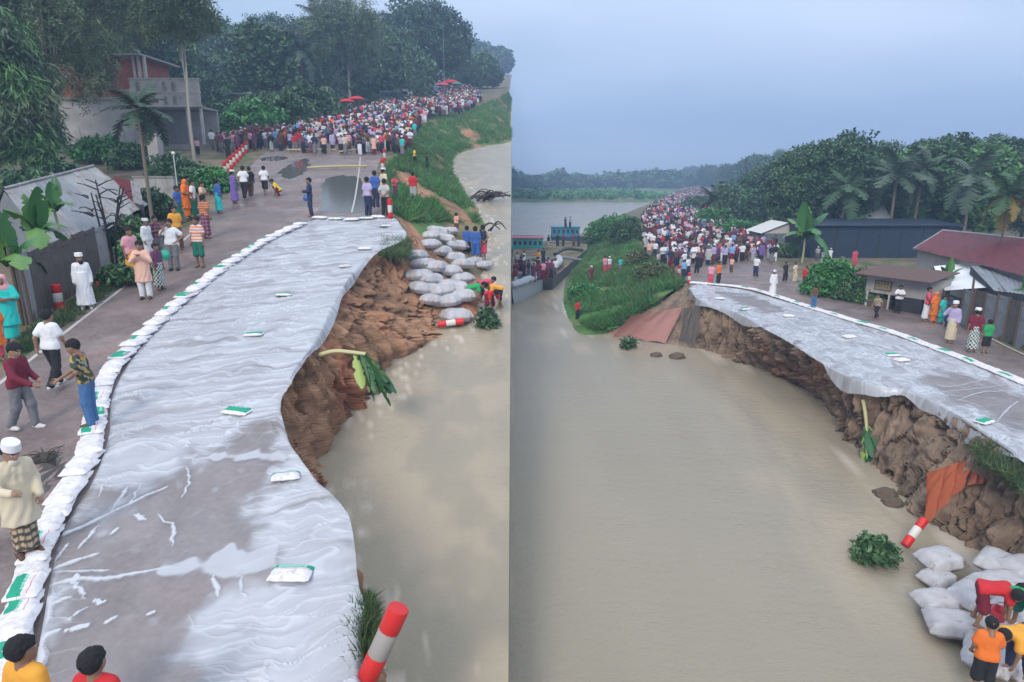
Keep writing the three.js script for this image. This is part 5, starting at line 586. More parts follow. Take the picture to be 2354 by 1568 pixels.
for (const [u, v, rx, ry, tn, n, sz, l] of [[1905, 678, 1.55, 1.75, 'vivid', 620, 0.75, 'big round bush beside the eastern road'], [1950, 690, 0.8, 0.9, 'mid', 220, 0.6, 'low bush right of the big round one'], [2005, 700, 0.75, 1.35, 'light', 260, 0.6, 'pale speckled shrub before the dark shop'], [1985, 676, 0.9, 1.3, 'olive', 260, 0.6, 'yellowish shrub left of the dark shop'], [1400, 548, 3.0, 2.6, 'vivid', 900, 0.9, 'large bush on the grass slope beside the barge'], [1440, 556, 2.2, 2.4, 'mid', 520, 0.9, 'bush on the slope against the crowd'], [1372, 560, 1.8, 1.6, 'mid', 360, 0.9, 'bush lowest on the slope by the barge'], [1500, 640, 1.3, 0.9, 'olive', 320, 0.6, 'brownish scrub at the brow of the grass slope'], [1470, 606, 1.2, 0.9, 'olive', 280, 0.6, 'brownish scrub under the crowd edge'], [1340, 682, 1.2, 0.8, 'vivid', 300, 0.6, 'bright low bush at the waterline of the slope'], [1640, 524, 2.6, 2.4, 'vivid', 600, 1.1, 'bright shrub beside the crowd under the palm'], [1690, 545, 2.4, 1.8, 'vivid', 460, 1.0, 'bright shrub right of the palm by the crowd'], [1745, 520, 3.4, 3.0, 'olive', 600, 1.2, 'olive shrub left of the pale low roof'], [1600, 488, 3.2, 2.6, 'mid', 420, 1.4, 'shrub along the far right side of the crowd'], [2260, 640, 0.9, 1.2, 'mid', 240, 0.7, 'bush behind the white awning'], [2180, 655, 0.6, 1.0, 'light', 200, 0.6, 'light green climber beside the white awning'], [1805, 590, 1.2, 0.9, 'mid', 240, 0.7, 'low bush before the pale house wall']])
  bush('bush', l, /slope|crowd edge/.test(l) ? onGround(u, v, 'R') : PR(u, v), { rx, ry, n, size: sz, tones: GREEN[tn] }, 'bushes of the east');
palm('palm with dark arching fronds at the right edge of the crowd', PR(1636, 520), { h: 4.2, L: 3.0, n: 15, mat: 'dark', tr: 0.16 });
palm('small palm on the hazy skyline', PR(1706, 452), { h: 12, L: 3.0, n: 13, mat: 'dark', tr: 0.2 });
palm('coconut palm with pale drooping fronds inside the grove', PR(2038, 575), { h: 7.6, L: 3.4, n: 15, mat: 'grey', tr: 0.16 });
palm('coconut palm left of the white hut in the grove', PR(1930, 578), { h: 6.4, L: 3.0, n: 15, mat: 'green', tr: 0.15 });
palm('coconut palm above the red roof ridge', PR(2205, 585), { h: 7.4, L: 3.2, n: 16, mat: 'grey', tr: 0.15 });
palm('coconut palm in front of the tall knobbly tree', PR(2095, 572), { h: 8.2, L: 3.0, n: 15, mat: 'grey', tr: 0.16 });
palm('tall areca palm with dry yellow fronds before the red roof', PR(2277, 668), { h: 6.4, L: 2.0, n: 15, dry: 4, tr: 0.075, bark: barkDark });
palm('areca palm with dry fronds at the picture edge', PR(2352, 660), { h: 6.2, L: 1.9, n: 13, dry: 4, tr: 0.075, bark: barkDark });
banana('wide banana plant with arching leaves before the blue tin wall', PR(1843, 604), { h: 2.2, L: 2.7, n: 10, tone: 1, yaw: 0.3 });
banana('banana plant at the corner of the blue tin wall', PR(1948, 580), { h: 2.4, L: 2.0, n: 8, tone: 1 });
banana('banana plant with yellow green leaves under the white awning', PR(2168, 700), { h: 1.6, L: 1.1, n: 7, tone: 2, tr: 0.07 });
banana('banana plant at the picture edge behind the tin fence', PR(2338, 752), { h: 1.7, L: 1.1, n: 8, yaw: 1 });
{ // the far wood beyond the river reads as one mass
  const r = Rng(555), list = []; for (let i = 0; i < 5200; i++) { const x = -20 + r() * 330, d = 470 + r() * 130 - Math.max(0, x - 90) * 0.35, top = 9 + 7 * fbm(x * 0.045, 3.3, 1, 4) * 2 + 3 * noise(x * 0.16, d * 0.05, 5); list.push([x, -2 + Math.max(2, top) * Math.pow(r(), 0.7), -d, 2.2 + r() * 1.6, Math.floor(r() * 3)]); }
  tag(crown('distant_woods', null, list, 'far', r, GREEN.mid), 'hazy blue wood along the far shore of the river', 'wood');
  const il = []; for (let i = 0; i < 1500; i++) { const x = -15 + r() * 80, d = 270 + r() * 120; il.push([x, -1.2 + r() * 0.8, -d, 0.9 + r() * 0.9, Math.floor(r() * 3)]); }
  tag(crown('reeds', null, il, 'far', r, GREEN.vivid), 'low reeds covering the island in the river', 'reeds');
  const fill = []; for (let i = 0; i < 3000; i++) { const u = 1640 + r() * 800, p = PR(u, 470 + r() * 60); fill.push([p.x, 0.3 + Math.pow(r(), 1.4) * 5.5, p.z, 1.5 + r() * 1.2, Math.floor(r() * 3)]); }
  tag(crown('undergrowth', null, fill, 'broad', r, GREEN.dark), 'dark undergrowth filling the eastern grove', 'undergrowth');
  const fw = []; for (let i = 0; i < 5200; i++) { const u = -60 + r() * 1060, v = 196 + r() * 60 - Math.max(0, u - 700) * 0.05, p = PL(u, v); if (p.x > -3) continue; fw.push([p.x, p.y + 0.3 + Math.pow(r(), 1.3) * 9, p.z, 1.9 + r() * 1.4, Math.floor(r() * 3)]); }
  tag(crown('undergrowth', null, fw, 'broad', r, GREEN.dark), 'dark undergrowth between the western trees', 'undergrowth');
}
// ---------------------------------------------------------------- buildings, fences, boats
const tinTex = dataTex(512, (u, v) => { const a = tnoise(u, v, 4, 91, 5), s = smooth(0.12, 0.45, tnoise(u, v, 6, 93, 5)), st = tnoise(u, v * 0.1, 20, 95, 3); const m = 0.80 + a * 0.16 + st * 0.12; return [m - s * 0.14, m - s * 0.22, m - s * 0.28]; });
const tin = (r, g, b, rough = 0.5) => new THREE.MeshStandardMaterial({ color: new THREE.Color(r, g, b), map: tinTex, roughness: rough, metalness: 0.25, side: THREE.DoubleSide });
const tinGrey = tin(0.36, 0.39, 0.43), tinPale = tin(0.46, 0.46, 0.47), tinDark = tin(0.085, 0.095, 0.115), tinBlue = tin(0.045, 0.075, 0.13), tinRed = tin(0.22, 0.032, 0.042, 0.6), tinRust = tin(0.22, 0.13, 0.11, 0.8), tinBrown = tin(0.19, 0.165, 0.155, 0.7);
const plasterTex = dataTex(512, (u, v) => { const a = tnoise(u, v, 4, 101, 5), s = smooth(0.1, 0.5, tnoise(u, v, 5, 103, 5)), d = smooth(0.25, 0.5, tnoise(u, v * 0.25, 9, 107, 4)); const m = 0.78 + a * 0.14 - s * 0.10 - d * 0.12; return [m, m * 0.985, m * 0.965]; });
plasterTex.repeat.set(0.2, 0.2);
const plaster = new THREE.MeshStandardMaterial({ color: new THREE.Color(0.62, 0.60, 0.60), map: plasterTex, roughness: 0.9, side: THREE.DoubleSide }), plasterPale = new THREE.MeshStandardMaterial({ color: new THREE.Color(0.80, 0.77, 0.74), map: plasterTex, roughness: 0.9, side: THREE.DoubleSide });
const brickTex = dataTex(512, (u, v, i, j) => { const row = Math.floor(v * 32), x = u * 16 + (row % 2) * 0.5, fx = x % 1, fy = (v * 32) % 1, mo = fx < 0.06 || fy < 0.14, n = noise(Math.floor(x) * 3.7, row * 5.3, 2); const a = tnoise(u, v, 8, 111, 4); return mo ? [0.52, 0.45, 0.40] : [0.58 + n * 0.16 + a * 0.15, 0.27 + n * 0.10 + a * 0.1, 0.20 + n * 0.07 + a * 0.08]; });
brickTex.repeat.set(0.25, 0.25);
const brickMat = new THREE.MeshStandardMaterial({ map: brickTex, roughness: 0.92, side: THREE.DoubleSide }), darkRoom = M(0.03, 0.03, 0.035, 0.9), woodDark = M(0.11, 0.08, 0.06, 0.85), concrete = new THREE.MeshStandardMaterial({ color: new THREE.Color(0.42, 0.41, 0.40), map: plasterTex, roughness: 0.95 });
const uvBox = (w, h, d, x, y, z) => { const g = box(w, h, d, x, y, z), p = g.attributes.position, n = g.attributes.normal, uv = g.attributes.uv; for (let i = 0; i < p.count; i++) { if (Math.abs(n.getX(i)) > 0.5) uv.setXY(i, p.getZ(i), p.getY(i)); else if (Math.abs(n.getY(i)) > 0.5) uv.setXY(i, p.getX(i), p.getZ(i)); else uv.setXY(i, p.getX(i), p.getY(i)); } return g; };
// corrugated sheets laid side by side over the four-cornered plane a-b (eave) d-c (ridge)
function sheets(parent, name, a, b, c, d, count, mat, pitch = 0.16, amp = 0.018) {
  const nrm = new THREE.Vector3().crossVectors(b.clone().sub(a), d.clone().sub(a)).normalize(); if (nrm.y < 0) nrm.negate(); const L = a.distanceTo(b), r = Rng(count * 7 + Math.round(L * 10));
  for (let k = 0; k < count; k++) { const u0 = k / count, u1 = (k + 1.06) / count, waves = Math.max(2, Math.round(L / count / pitch)), o = (k % 2) * 0.012 + r() * 0.012, sk = (r() - 0.5) * 0.015; const g = quadGrid(waves * 4, 3, (s, t) => { const u = Math.min(1.01, lerp(u0, u1, s)), e = a.clone().lerp(b, u), f = d.clone().lerp(c, u); return e.lerp(f, t + (t === 0 ? sk : 0)).addScaledVector(nrm, o + amp * Math.sin(s * waves * 6.283)); }, (q, s, t) => [u0 * 3 + s * 0.5 + k * 0.37, t + k * 0.21]); mesh(name, g, Array.isArray(mat) ? mat[Math.floor(r() * mat.length)] : mat, parent); }
}
function local(t, p) { return p.clone().sub(t.position); }
{ // tin house of the west, standing lower than the road
  const eN = PL(132, 600, 0.95), eF = PL(338, 470, 0.95), rF = PL(214, 383, 2.5), rN = PL(8, 436, 2.5), t = thing('tin_house', 'grey tin house with a rusted gable roof beside the western road', 'house', V3(eN.x, eN.y - 2.6, eN.z)), l = p => local(t, p);
  const dn = (p, y) => V3(p.x, p.y - y, p.z), back = (r, e) => V3(2 * r.x - e.x, e.y, 2 * r.z - e.z);
  sheets(t, 'roof_sheet', l(eN), l(eF), l(rF), l(rN), 7, [tinGrey, tinPale, tinGrey]); sheets(t, 'roof_sheet', l(back(rN, eN)), l(back(rF, eF)), l(rF), l(rN), 7, tinGrey);
  const inw = (p) => p.clone().lerp(rN.clone().lerp(rF, 0.5), 0.08);
  sheets(t, 'wall_sheet', l(dn(inw(eN), 2.6)), l(dn(inw(eF), 2.8)), l(dn(inw(eF), 0.02)), l(dn(inw(eN), 0.02)), 7, [tinGrey, tinBlue, tinGrey, tinPale]);
  const gab = (e, r, nm) => { const b = back(r, e), g = new THREE.BufferGeometry(), v = [dn(inw(e), 2.6), dn(inw(b), 2.6), dn(inw(b), 0), dn(r, 0.08), dn(inw(e), 0)].map(l); g.setAttribute('position', new THREE.Float32BufferAttribute(v.flatMap(q => [q.x, q.y, q.z]), 3)); g.setAttribute('uv', new THREE.Float32BufferAttribute([0, 0, 1, 0, 1, .6, .5, 1, 0, .6], 2)); g.setIndex([0, 1, 2, 0, 2, 3, 0, 3, 4]); g.computeVertexNormals(); mesh(nm, g, tinGrey, t); }; gab(eN, rN, 'gable_wall'); gab(eF, rF, 'gable_wall');
  mesh('ridge_cap', tube([l(rN), l(rF)].map(p => p.add(V3(0, 0.04, 0))), 0.07, 6, 6), tinPale, t);
}
{ // smaller rusty shed roof behind it
  const a = PL(262, 452, 1.2), b = PL(328, 470, 1.2), c = PL(318, 420, 2.1), d = PL(262, 404, 2.1), t = thing('tin_shed', 'small shed with a rust-red tin roof behind the bare black tree', 'shed', V3(a.x, a.y - 2.4, a.z)), l = p => local(t, p); sheets(t, 'roof_sheet', l(a), l(b), l(c), l(d), 3, [tinRust, tinRed, tinPale]); const dn = (p, y) => V3(p.x, p.y - y, p.z); sheets(t, 'wall_sheet', l(dn(a, 2.4)), l(dn(b, 2.4)), l(dn(b, 0.05)), l(dn(a, 0.05)), 3, tinDark); sheets(t, 'wall_sheet', l(dn(b, 2.4)), l(dn(c, 3.3)), l(dn(c, 0.05)), l(dn(b, 0.05)), 2, tinDark);
}
function tinFence(label, pts, hs, n, mats, group) { const t = thing('tin_fence', label, 'fence', pts[0].clone(), 0, group), c = new THREE.CatmullRomCurve3(pts), r = Rng(n * 13); for (let i = 0; i < n; i++) { const p = c.getPoint(i / n), q = c.getPoint((i + 1.02) / n), h0 = lerp(hs[0], hs[1], i / n) * (0.96 + r() * 0.08); const a = local(t, p), b = local(t, q); sheets(t, 'tin_panel', a.clone().add(V3(0, -0.05, 0)), b.clone().add(V3(0, -0.05, 0)), b.clone().add(V3(0, h0, 0)), a.clone().add(V3(0, h0, 0)), 1, mats[Math.floor(r() * mats.length)], 0.13, 0.014); mesh('post', cyl(0.05, 0.045, h0 + 0.12, 7, a.x - 0.03, a.y - 0.1, a.z - 0.03), woodDark, t); } return t; }
tinFence('weathered tin fence along the western road behind the robed person', [PL(62, 748), PL(160, 684), PL(256, 626)], [2.0, 1.75], 8, [tinBrown, tinGrey, tinBrown, tinPale]);
{ const t = thing('gate_post', 'pair of rough wooden posts at the end of the tin fence', 'post', PL(52, 748)); for (const [x, h] of [[0, 2.3], [0.28, 2.0]]) mesh('pole', tube([V3(x, -0.1, 0), V3(x + 0.02, h * 0.5, 0.02), V3(x - 0.03, h, 0)], 0.06, 6, 7, 0.8), woodDark, t); }
{ // plaster and brick house of the west
  const B = PL(333, 342), t = thing('two_storey_house', 'plaster house with a bare brick upper storey and white balcony front', 'house', B), w = 11.5;
  mesh('wall', uvBox(w, 4.4, 7, -w / 2, 2.0, -3.5), plaster, t); mesh('plinth', uvBox(w + 0.3, 0.5, 7.3, -w / 2, 0.1, -3.5), concrete, t); mesh('floor_slab', uvBox(w + 0.3, 0.22, 7.3, -w / 2, 4.31, -3.5), concrete, t);
  mesh('brick_wall', uvBox(3.4, 3.5, 6, -1.9, 6.17, -3.6), brickMat, t); mesh('brick_wall', uvBox(5, 3.5, 6, -6.6, 6.17, -3.8), brickMat, t);
  for (const x of [-0.32, 0.1, 0.62]) mesh('pillar', uvBox(0.2, 3.5, 0.24, x, 6.17, -0.6), plasterPale, t);
  const roof = mesh('roof_slab', uvBox(10.5, 0.14, 7.2, -4.4, 7.99, -3.5), tinPale, t); roof.rotation.z = 0.02;
  const bal = mesh('balcony', uvBox(6.1, 2.35, 0.16, 2.6, 4.78, 0.25), plasterPale, t); bal.rotation.y = 0.0;
  for (const y of [3.62, 4.80, 5.94]) mesh('rail', uvBox(6.22, 0.1, 0.24, 2.6, y, 0.25), plasterPale, bal);
  for (const y of [4.2, 5.38]) for (const x of [0.25, 2.6, 3.4]) for (let k = 0; k < 4; k++) { const z = mesh('chevron', mergeGeometries([box(0.3, 0.06, 0.06, -0.11, 0, 0).rotateZ(0.7), box(0.3, 0.06, 0.06, 0.11, 0, 0).rotateZ(-0.7)]), plaster, bal); z.position.set(x, y - 0.3 + k * 0.2, 0.36); }
  mesh('balcony_floor', uvBox(6.1, 0.2, 3.2, 2.6, 3.55, -1.5), concrete, t); mesh('porch_wall', uvBox(6.1, 3.4, 0.2, 2.6, 1.75, -3.0), plaster, t);
  for (const x of [0.4, 4.3, 5.5]) mesh('porch_pillar', uvBox(0.22, 3.5, 0.22, x, 1.75, 0.1), plasterPale, t); mesh('porch_step', uvBox(6.4, 0.5, 4, 2.6, 0.12, -0.9), concrete, t);
}
{ const t = thing('concrete_gatepost', 'stained concrete gatepost beside the areca palm', 'gatepost', PL(366, 412)); mesh('shaft', uvBox(0.7, 2.9, 0.7, 0, 1.35, 0), plaster, t); mesh('capstone', uvBox(0.86, 0.14, 0.86, 0, 2.87, 0), concrete, t); }
{ const t = thing('boundary_wall', 'low grey wall behind the roadside group of onlookers', 'wall', PL(410, 470)); mesh('panel', uvBox(3.6, 1.5, 0.15, -1.9, 0.7, 0), plaster, t); mesh('coping', uvBox(3.7, 0.1, 0.25, -1.9, 1.48, 0), concrete, t); t.rotation.y = -0.5; }
{ const t = thing('lamp_pole', 'thin pale pole behind the roadside group', 'pole', PL(412, 470)); mesh('shaft', cyl(0.035, 0.03, 2.7, 8), M(0.5, 0.5, 0.5), t); mesh('lamp_head', new THREE.SphereGeometry(0.09, 10, 8).translate(0, 2.74, 0), M(0.7, 0.7, 0.7), t); }
for (const [u, v, w, h, l] of [[550, 268, 5, 3.0, 'pale tin hut glimpsed right of the slender trunk'], [770, 250, 3, 3.2, 'grey hut glimpsed behind the crowd by the pale trunk']]) { const t = thing('hut', l, 'hut', PL(u, v)); mesh('wall', uvBox(w, h, 3, 0, h / 2, -1.5), tinPale, t); const rf = mesh('roof', uvBox(w + 0.5, 0.08, 3.8, 0, h + 0.1, -1.4), tinGrey, t); rf.rotation.x = 0.12; }
// ---- east
function gableHouse(label, eN, eF, rF, rN, wallH, roofMat, wallMat, n, o = {}) { const t = thing(o.name || 'house', label, 'house', V3(eN.x, eN.y - wallH, eN.z)), l = p => local(t, p), dn = (p, y) => V3(p.x, p.y - y, p.z), back = (r, e) => V3(2 * r.x - e.x, e.y, 2 * r.z - e.z); sheets(t, 'roof_sheet', l(eN), l(eF), l(rF), l(rN), n, roofMat, 0.2, 0.02); sheets(t, 'roof_sheet', l(back(rN, eN)), l(back(rF, eF)), l(rF), l(rN), n, roofMat, 0.2, 0.02); const m = rN.clone().lerp(rF, 0.5), inw = p => p.clone().lerp(m, 0.07), quad = (a, b) => { const v = [dn(inw(a), wallH), dn(inw(b), wallH), dn(inw(b), 0), dn(inw(a), 0)].map(l); const g = quadGrid(1, 1, (s, k) => k ? (s ? v[2] : v[3]).clone() : (s ? v[1] : v[0]).clone(), q => [q.x * 0.4 + q.z * 0.4, q.y * 0.4]); mesh('wall', g, wallMat, t); }; quad(eN, eF); quad(eN, back(rN, eN)); quad(eF, back(rF, eF)); quad(back(rN, eN), back(rF, eF)); for (const [e, r] of [[eN, rN], [eF, rF]]) { const b = back(r, e), g = new THREE.BufferGeometry(), v = [inw(e), inw(b), dn(r, 0.06)].map(l); g.setAttribute('position', new THREE.Float32BufferAttribute(v.flatMap(q => [q.x, q.y, q.z]), 3)); g.setAttribute('uv', new THREE.Float32BufferAttribute([0, 0, 1, 0, 0.5, 1], 2)); g.computeVertexNormals(); mesh('gable', g, o.gable || wallMat, t); } mesh('ridge_cap', tube([l(rN), l(rF)], 0.1, 6, 6), o.cap || tinPale, t); for (const [e, r] of [[eN, rN]]) mesh('barge_board', tube([l(e), l(r)], 0.07, 6, 5), o.cap || tinPale, t); return t; }
gableHouse('house with a long dark red tin roof behind the white awning', PR(2098, 572, 2.4), PR(2420, 650, 2.4), PR(2420, 556, 3.4), PR(2166, 530, 3.4), 2.4, tinRed, plaster, 10, { name: 'red_roofed_house', gable: tinGrey });
{ const t = thing('blue_tin_house', 'long dark blue tin building behind the bananas', 'house', PR(1990, 596)); mesh('wall', uvBox(13.5, 2.9, 5, 2.0, 1.4, -3.5), tinBlue, t); const r1 = mesh('roof', uvBox(14, 0.08, 5.6, 2.0, 2.95, -3.5), tinBlue, t); r1.rotation.x = 0.05; for (let i = 0; i < 7; i++) mesh('batten', uvBox(0.07, 2.8, 0.05, -4.4 + i * 2, 1.4, -0.97), tinDark, t); }
{ const t = thing('white_hut', 'small hut with a pale roof in the grove', 'hut', PR(1955, 562)); mesh('wall', uvBox(5, 3.2, 4, 0, 1.6, -2), tinDark, t); const r2 = mesh('roof', uvBox(5.4, 0.1, 2.9, 0, 3.9, -0.7), M(0.55, 0.55, 0.55, 0.7), t); r2.rotation.x = 0.6; }
{ const t = thing('pale_roofed_house', 'pale house with a low pitched light roof beside the crowd', 'house', PR(1803, 578)); t.scale.setScalar(0.78); mesh('wall', uvBox(6, 2.4, 5, 0, 1.2, -2.5), tin(0.30, 0.36, 0.42), t); const g = quadGrid(20, 4, (s, k) => { return V3((s - 0.5) * 6.8, 2.35 + 1.35 * (1 - Math.abs(2 * s - 1)), 0.4 - k * 5.8); }); mesh('roof', g, M(0.60, 0.58, 0.55, 0.7), t); const gg = new THREE.ShapeGeometry(new THREE.Shape([[-3.2, 2.3], [3.2, 2.3], [0, 3.6]].map(p => new THREE.Vector2(...p)))).translate(0, 0, 0.02); mesh('gable', gg, M(0.55, 0.52, 0.49, 0.8), t); mesh('window', uvBox(1.4, 0.9, 0.06, 0.6, 1.5, 0.03), darkRoom, t); }
{ // low shop with a rusty roof, window grille and dark front
  const t = thing('roadside_shop', 'low grey shop with a rusty roof and a grille window', 'shop', PR(2044, 714)), yaw = -1.0; t.scale.setScalar(0.66); t.rotation.y = yaw;
  mesh('wall', uvBox(5.2, 1.5, 0.15, 0.2, 2.05, -0.3), plaster, t); mesh('wall', uvBox(0.15, 2.8, 3.4, 2.8, 1.4, -2.0), plaster, t); mesh('wall', uvBox(5.2, 2.8, 0.15, 0.2, 1.4, -3.6), plaster, t); mesh('wall', uvBox(0.15, 2.8, 3.4, -2.35, 1.4, -2.0), plaster, t);
  const rf = mesh('roof', uvBox(6.4, 0.08, 4.6, 0.2, 2.98, -1.7), tinRust, t); rf.rotation.x = 0.1; mesh('shutter', uvBox(1.6, 1.25, 0.08, 1.6, 0.62, -0.3), tinDark, t); mesh('counter', uvBox(2.0, 0.8, 0.5, -1.2, 0.4, -0.5), woodDark, t); for (const x of [-2.2, -0.3, 0.7]) mesh('leg_post', uvBox(0.12, 1.35, 0.12, x, 0.66, -0.25), M(0.5, 0.48, 0.46), t);
  const win = mesh('window', uvBox(1.35, 0.72, 0.06, -0.9, 2.02, -0.2), M(0.16, 0.11, 0.05), t); mesh('frame', mergeGeometries([box(1.45, 0.06, 0.08, -0.9, 2.4, -0.18), box(1.45, 0.06, 0.08, -0.9, 1.64, -0.18), box(0.06, 0.8, 0.08, -1.6, 2.02, -0.18), box(0.06, 0.8, 0.08, -0.2, 2.02, -0.18)]), woodDark, win); for (let i = 0; i < 5; i++) for (let j = 0; j < 3; j++) mesh('grille_rosette', new THREE.TorusGeometry(0.09, 0.022, 5, 10).translate(-1.45 + i * 0.27, 1.78 + j * 0.24, -0.15), M(0.5, 0.42, 0.22, 0.6), win);
}
{ // white awning sheet and the grey roof behind it
  const P = [PR(2146, 612, 1.9), PR(2235, 604, 2.2), PR(2280, 660, 1.75), PR(2172, 668, 1.35)], t = thing('white_awning', 'bright white plastic awning beside the tin fence', 'awning', V3(P[3].x, 0, P[3].z)); const g = quadGrid(12, 10, (s, k) => { const a = P[0].clone().lerp(P[1], s), b = P[3].clone().lerp(P[2], s); const q = a.lerp(b, k); q.y -= 0.18 * Math.sin(Math.PI * s) * Math.sin(Math.PI * k); return q.sub(t.position); }); mesh('canopy', g, M(0.80, 0.80, 0.84, 0.4), t); for (const p of P) mesh('pole', tube([V3(p.x, -0.1, p.z).sub(t.position), p.clone().sub(t.position)], 0.035, 2, 6), woodDark, t);
  const R = [PR(2232, 612, 2.3), PR(2450, 600, 2.4), PR(2450, 690, 1.9), PR(2285, 668, 1.8)], h = thing('grey_tin_house', 'house with a grey tin roof right of the white awning', 'house', V3(R[3].x, 0, R[3].z)), l = p => p.clone().sub(h.position); sheets(h, 'roof_sheet', l(R[3]), l(R[2]), l(R[1]), l(R[0]), 6, tinGrey); const dn = p => V3(p.x, 0, p.z); sheets(h, 'wall_sheet', l(dn(R[3])), l(dn(R[2])), l(R[2]), l(R[3]), 5, tinDark); sheets(h, 'wall_sheet', l(dn(R[0])), l(dn(R[3])), l(R[3]), l(R[0]), 3, tinDark);
}
tinFence('tall weathered tin fence along the eastern road', [PR(2205, 748), PR(2280, 776), PR(2360, 808), PR(2460, 850)], [1.9, 2.1], 9, [tinBrown, tinPale, tinGrey]);
{ const t = thing('gate_post', 'rough post beside the people in orange and green', 'post', PR(2218, 760)); mesh('pole', tube([V3(0, -0.1, 0), V3(0.04, 1.4, 0), V3(0, 2.6, 0)], 0.06, 6, 7, 0.85), woodDark, t); }
// red geotextile where the banks tore open
{ const S = (label, px, P, h, mat, seed) => { const c = px.map((p, i) => P(p[0], p[1], h[i])); const o = c[0].clone(); const g = quadGrid(26, 26, (s, k) => { const a = c[0].clone().lerp(c[1], s), b = c[3].clone().lerp(c[2], s), q = a.lerp(b, k); const f = 0.09 * fbm(s * 7, k * 3, seed, 3) + 0.05 * Math.sin(s * 20 + k * 4) * k; return V3(q.x - o.x + f * 0.6, q.y - o.y + f, q.z - o.z + f + 0.06); }); const m = mesh('torn_geotextile', g, mat); m.position.copy(o); return tag(m, label, 'geotextile'); };
  S('torn orange red cloth hanging down the eastern earth face', [[2128, 1085], [2232, 1050], [2222, 1105], [2120, 1208]], PR, [-1.0, -0.75, -1.1, -2.45], M(0.34, 0.085, 0.035, 0.85), 3);
  S('orange red cloth flap beside the dark hollow', [[2228, 1052], [2290, 1062], [2275, 1110], [2224, 1112]], PR, [-0.75, -0.8, -1.15, -1.15], M(0.30, 0.085, 0.045, 0.85), 5);
  S('smooth reddish cloth slope below the far end of the eastern sheet', [[1450, 725], [1568, 706], [1530, 788], [1408, 772]], PR, [-1.0, -0.75, -2.55, -2.6], M(0.34, 0.17, 0.145, 0.85), 7);
  S('dark pleated cloth hanging at the end of the eastern sheet', [[1572, 708], [1612, 702], [1600, 798], [1560, 790]], PR, [-0.4, -0.3, -2.6, -2.6], M(0.10, 0.085, 0.075, 0.8), 9);
}
// ---- boats moored by the eastern slope
const steel = M(0.40, 0.43, 0.46, 0.6), deckSand = new THREE.MeshStandardMaterial({ map: soilTex, color: new THREE.Color(1.15, 1.1, 1.1), roughness: 0.95, side: THREE.DoubleSide }), teal = M(0.03, 0.40, 0.42, 0.5), blueP = M(0.05, 0.24, 0.38, 0.5), tealDark = M(0.01, 0.06, 0.09, 0.6), pinkP = M(0.45, 0.16, 0.2, 0.6);
function hullGeo(plan, y0, y1, flare = 0.12) { const c = plan.reduce((a, p) => [a[0] + p[0] / plan.length, a[1] + p[1] / plan.length], [0, 0]), n = plan.length, pos = [], idx = []; for (let r = 0; r < 4; r++) { const t = r / 3, k = 1 - flare * (1 - t) ** 2; for (const p of plan) pos.push(c[0] + (p[0] - c[0]) * k, lerp(y0, y1, t), c[1] + (p[1] - c[1]) * k); } for (let r = 0; r < 3; r++) for (let i = 0; i < n; i++) { const a = r * n + i, b = r * n + (i + 1) % n; idx.push(a, b, a + n, b, b + n, a + n); } const g = new THREE.BufferGeometry(); g.setAttribute('position', new THREE.Float32BufferAttribute(pos, 3)); g.setIndex(idx); const h = g.toNonIndexed(); h.computeVertexNormals(); return h; }
{
  const o = PR(1215, 660, -WATER), rel = (u, v, h) => { const p = PR(u, v, h); return [p.x - o.x, p.z - o.z]; };
  const pl = [rel(1177, 702, -WATER), rel(1205, 690, -WATER), rel(1240, 672, -WATER), rel(1272, 652, -WATER), rel(1286, 638, -WATER), rel(1283, 626, -WATER), rel(1255, 618, -WATER), rel(1177, 622, -WATER)];
  const t = thing('work_barge', 'grey hulled barge wrapped in pale sacking beside the grass slope', 'barge', o); mesh('hull', hullGeo(pl, -0.3, 1.45, 0.08), steel, t);
  const sh = new THREE.Shape(pl.map(p => new THREE.Vector2(p[0], -p[1]))); mesh('deck', new THREE.ShapeGeometry(sh).rotateX(-Math.PI / 2).translate(0, 1.25, 0), deckSand, t);
  for (let i = 0; i < 5; i++) { const a = pl[i], b = pl[i + 1], r = Rng(i + 3); const n = 5; for (let k = 0; k < n; k++) { const s = (k + 0.5) / n, w = mesh('bulwark_sack', sackShapes[(i + k) % 4], M(0.42, 0.45, 0.49, 0.8), t); w.position.set(lerp(a[0], b[0], s), 1.34 + r() * 0.1, lerp(a[1], b[1], s)); w.rotation.y = Math.atan2(-(b[1] - a[1]), b[0] - a[0]) + (r() - 0.5) * 0.3; w.scale.set(0.9, 1.1, 0.8); } }
}
{
  const o = PR(1290, 590, -WATER), rel = (u, v) => { const p = PR(u, v, -1.55); return [p.x - o.x, p.z - o.z]; }, pl = [rel(1178, 640), rel(1270, 640), rel(1310, 606), rel(1350, 572), rel(1348, 556), rel(1262, 552), rel(1178, 575)];
  const t = thing('flat_barge', 'flat sand-covered barge with pipes between boats and slope', 'barge', o); mesh('hull', hullGeo(pl, -0.3, 1.08, 0.04), M(0.09, 0.09, 0.1, 0.7), t); const sh = new THREE.Shape(pl.map(p => new THREE.Vector2(p[0], -p[1]))); mesh('deck', new THREE.ShapeGeometry(sh).rotateX(-Math.PI / 2).translate(0, 1.1, 0), deckSand, t);
  const pt = (u, v, h = -1.3) => { const p = PR(u, v, h); return V3(p.x - o.x, p.y - o.y, p.z - o.z); }; mesh('pipe', tube([pt(1255, 600), pt(1290, 592, -1.0), pt(1335, 598)], 0.16, 12, 7), M(0.16, 0.17, 0.2, 0.7), t); mesh('pipe', tube([pt(1275, 585), pt(1300, 572, -0.9), pt(1338, 575)], 0.2, 12, 7), M(0.05, 0.06, 0.06, 0.7), t); mesh('rail', tube([pt(1255, 558), pt(1300, 559), pt(1345, 556)], 0.07, 8, 5), M(0.1, 0.1, 0.11), t);
}
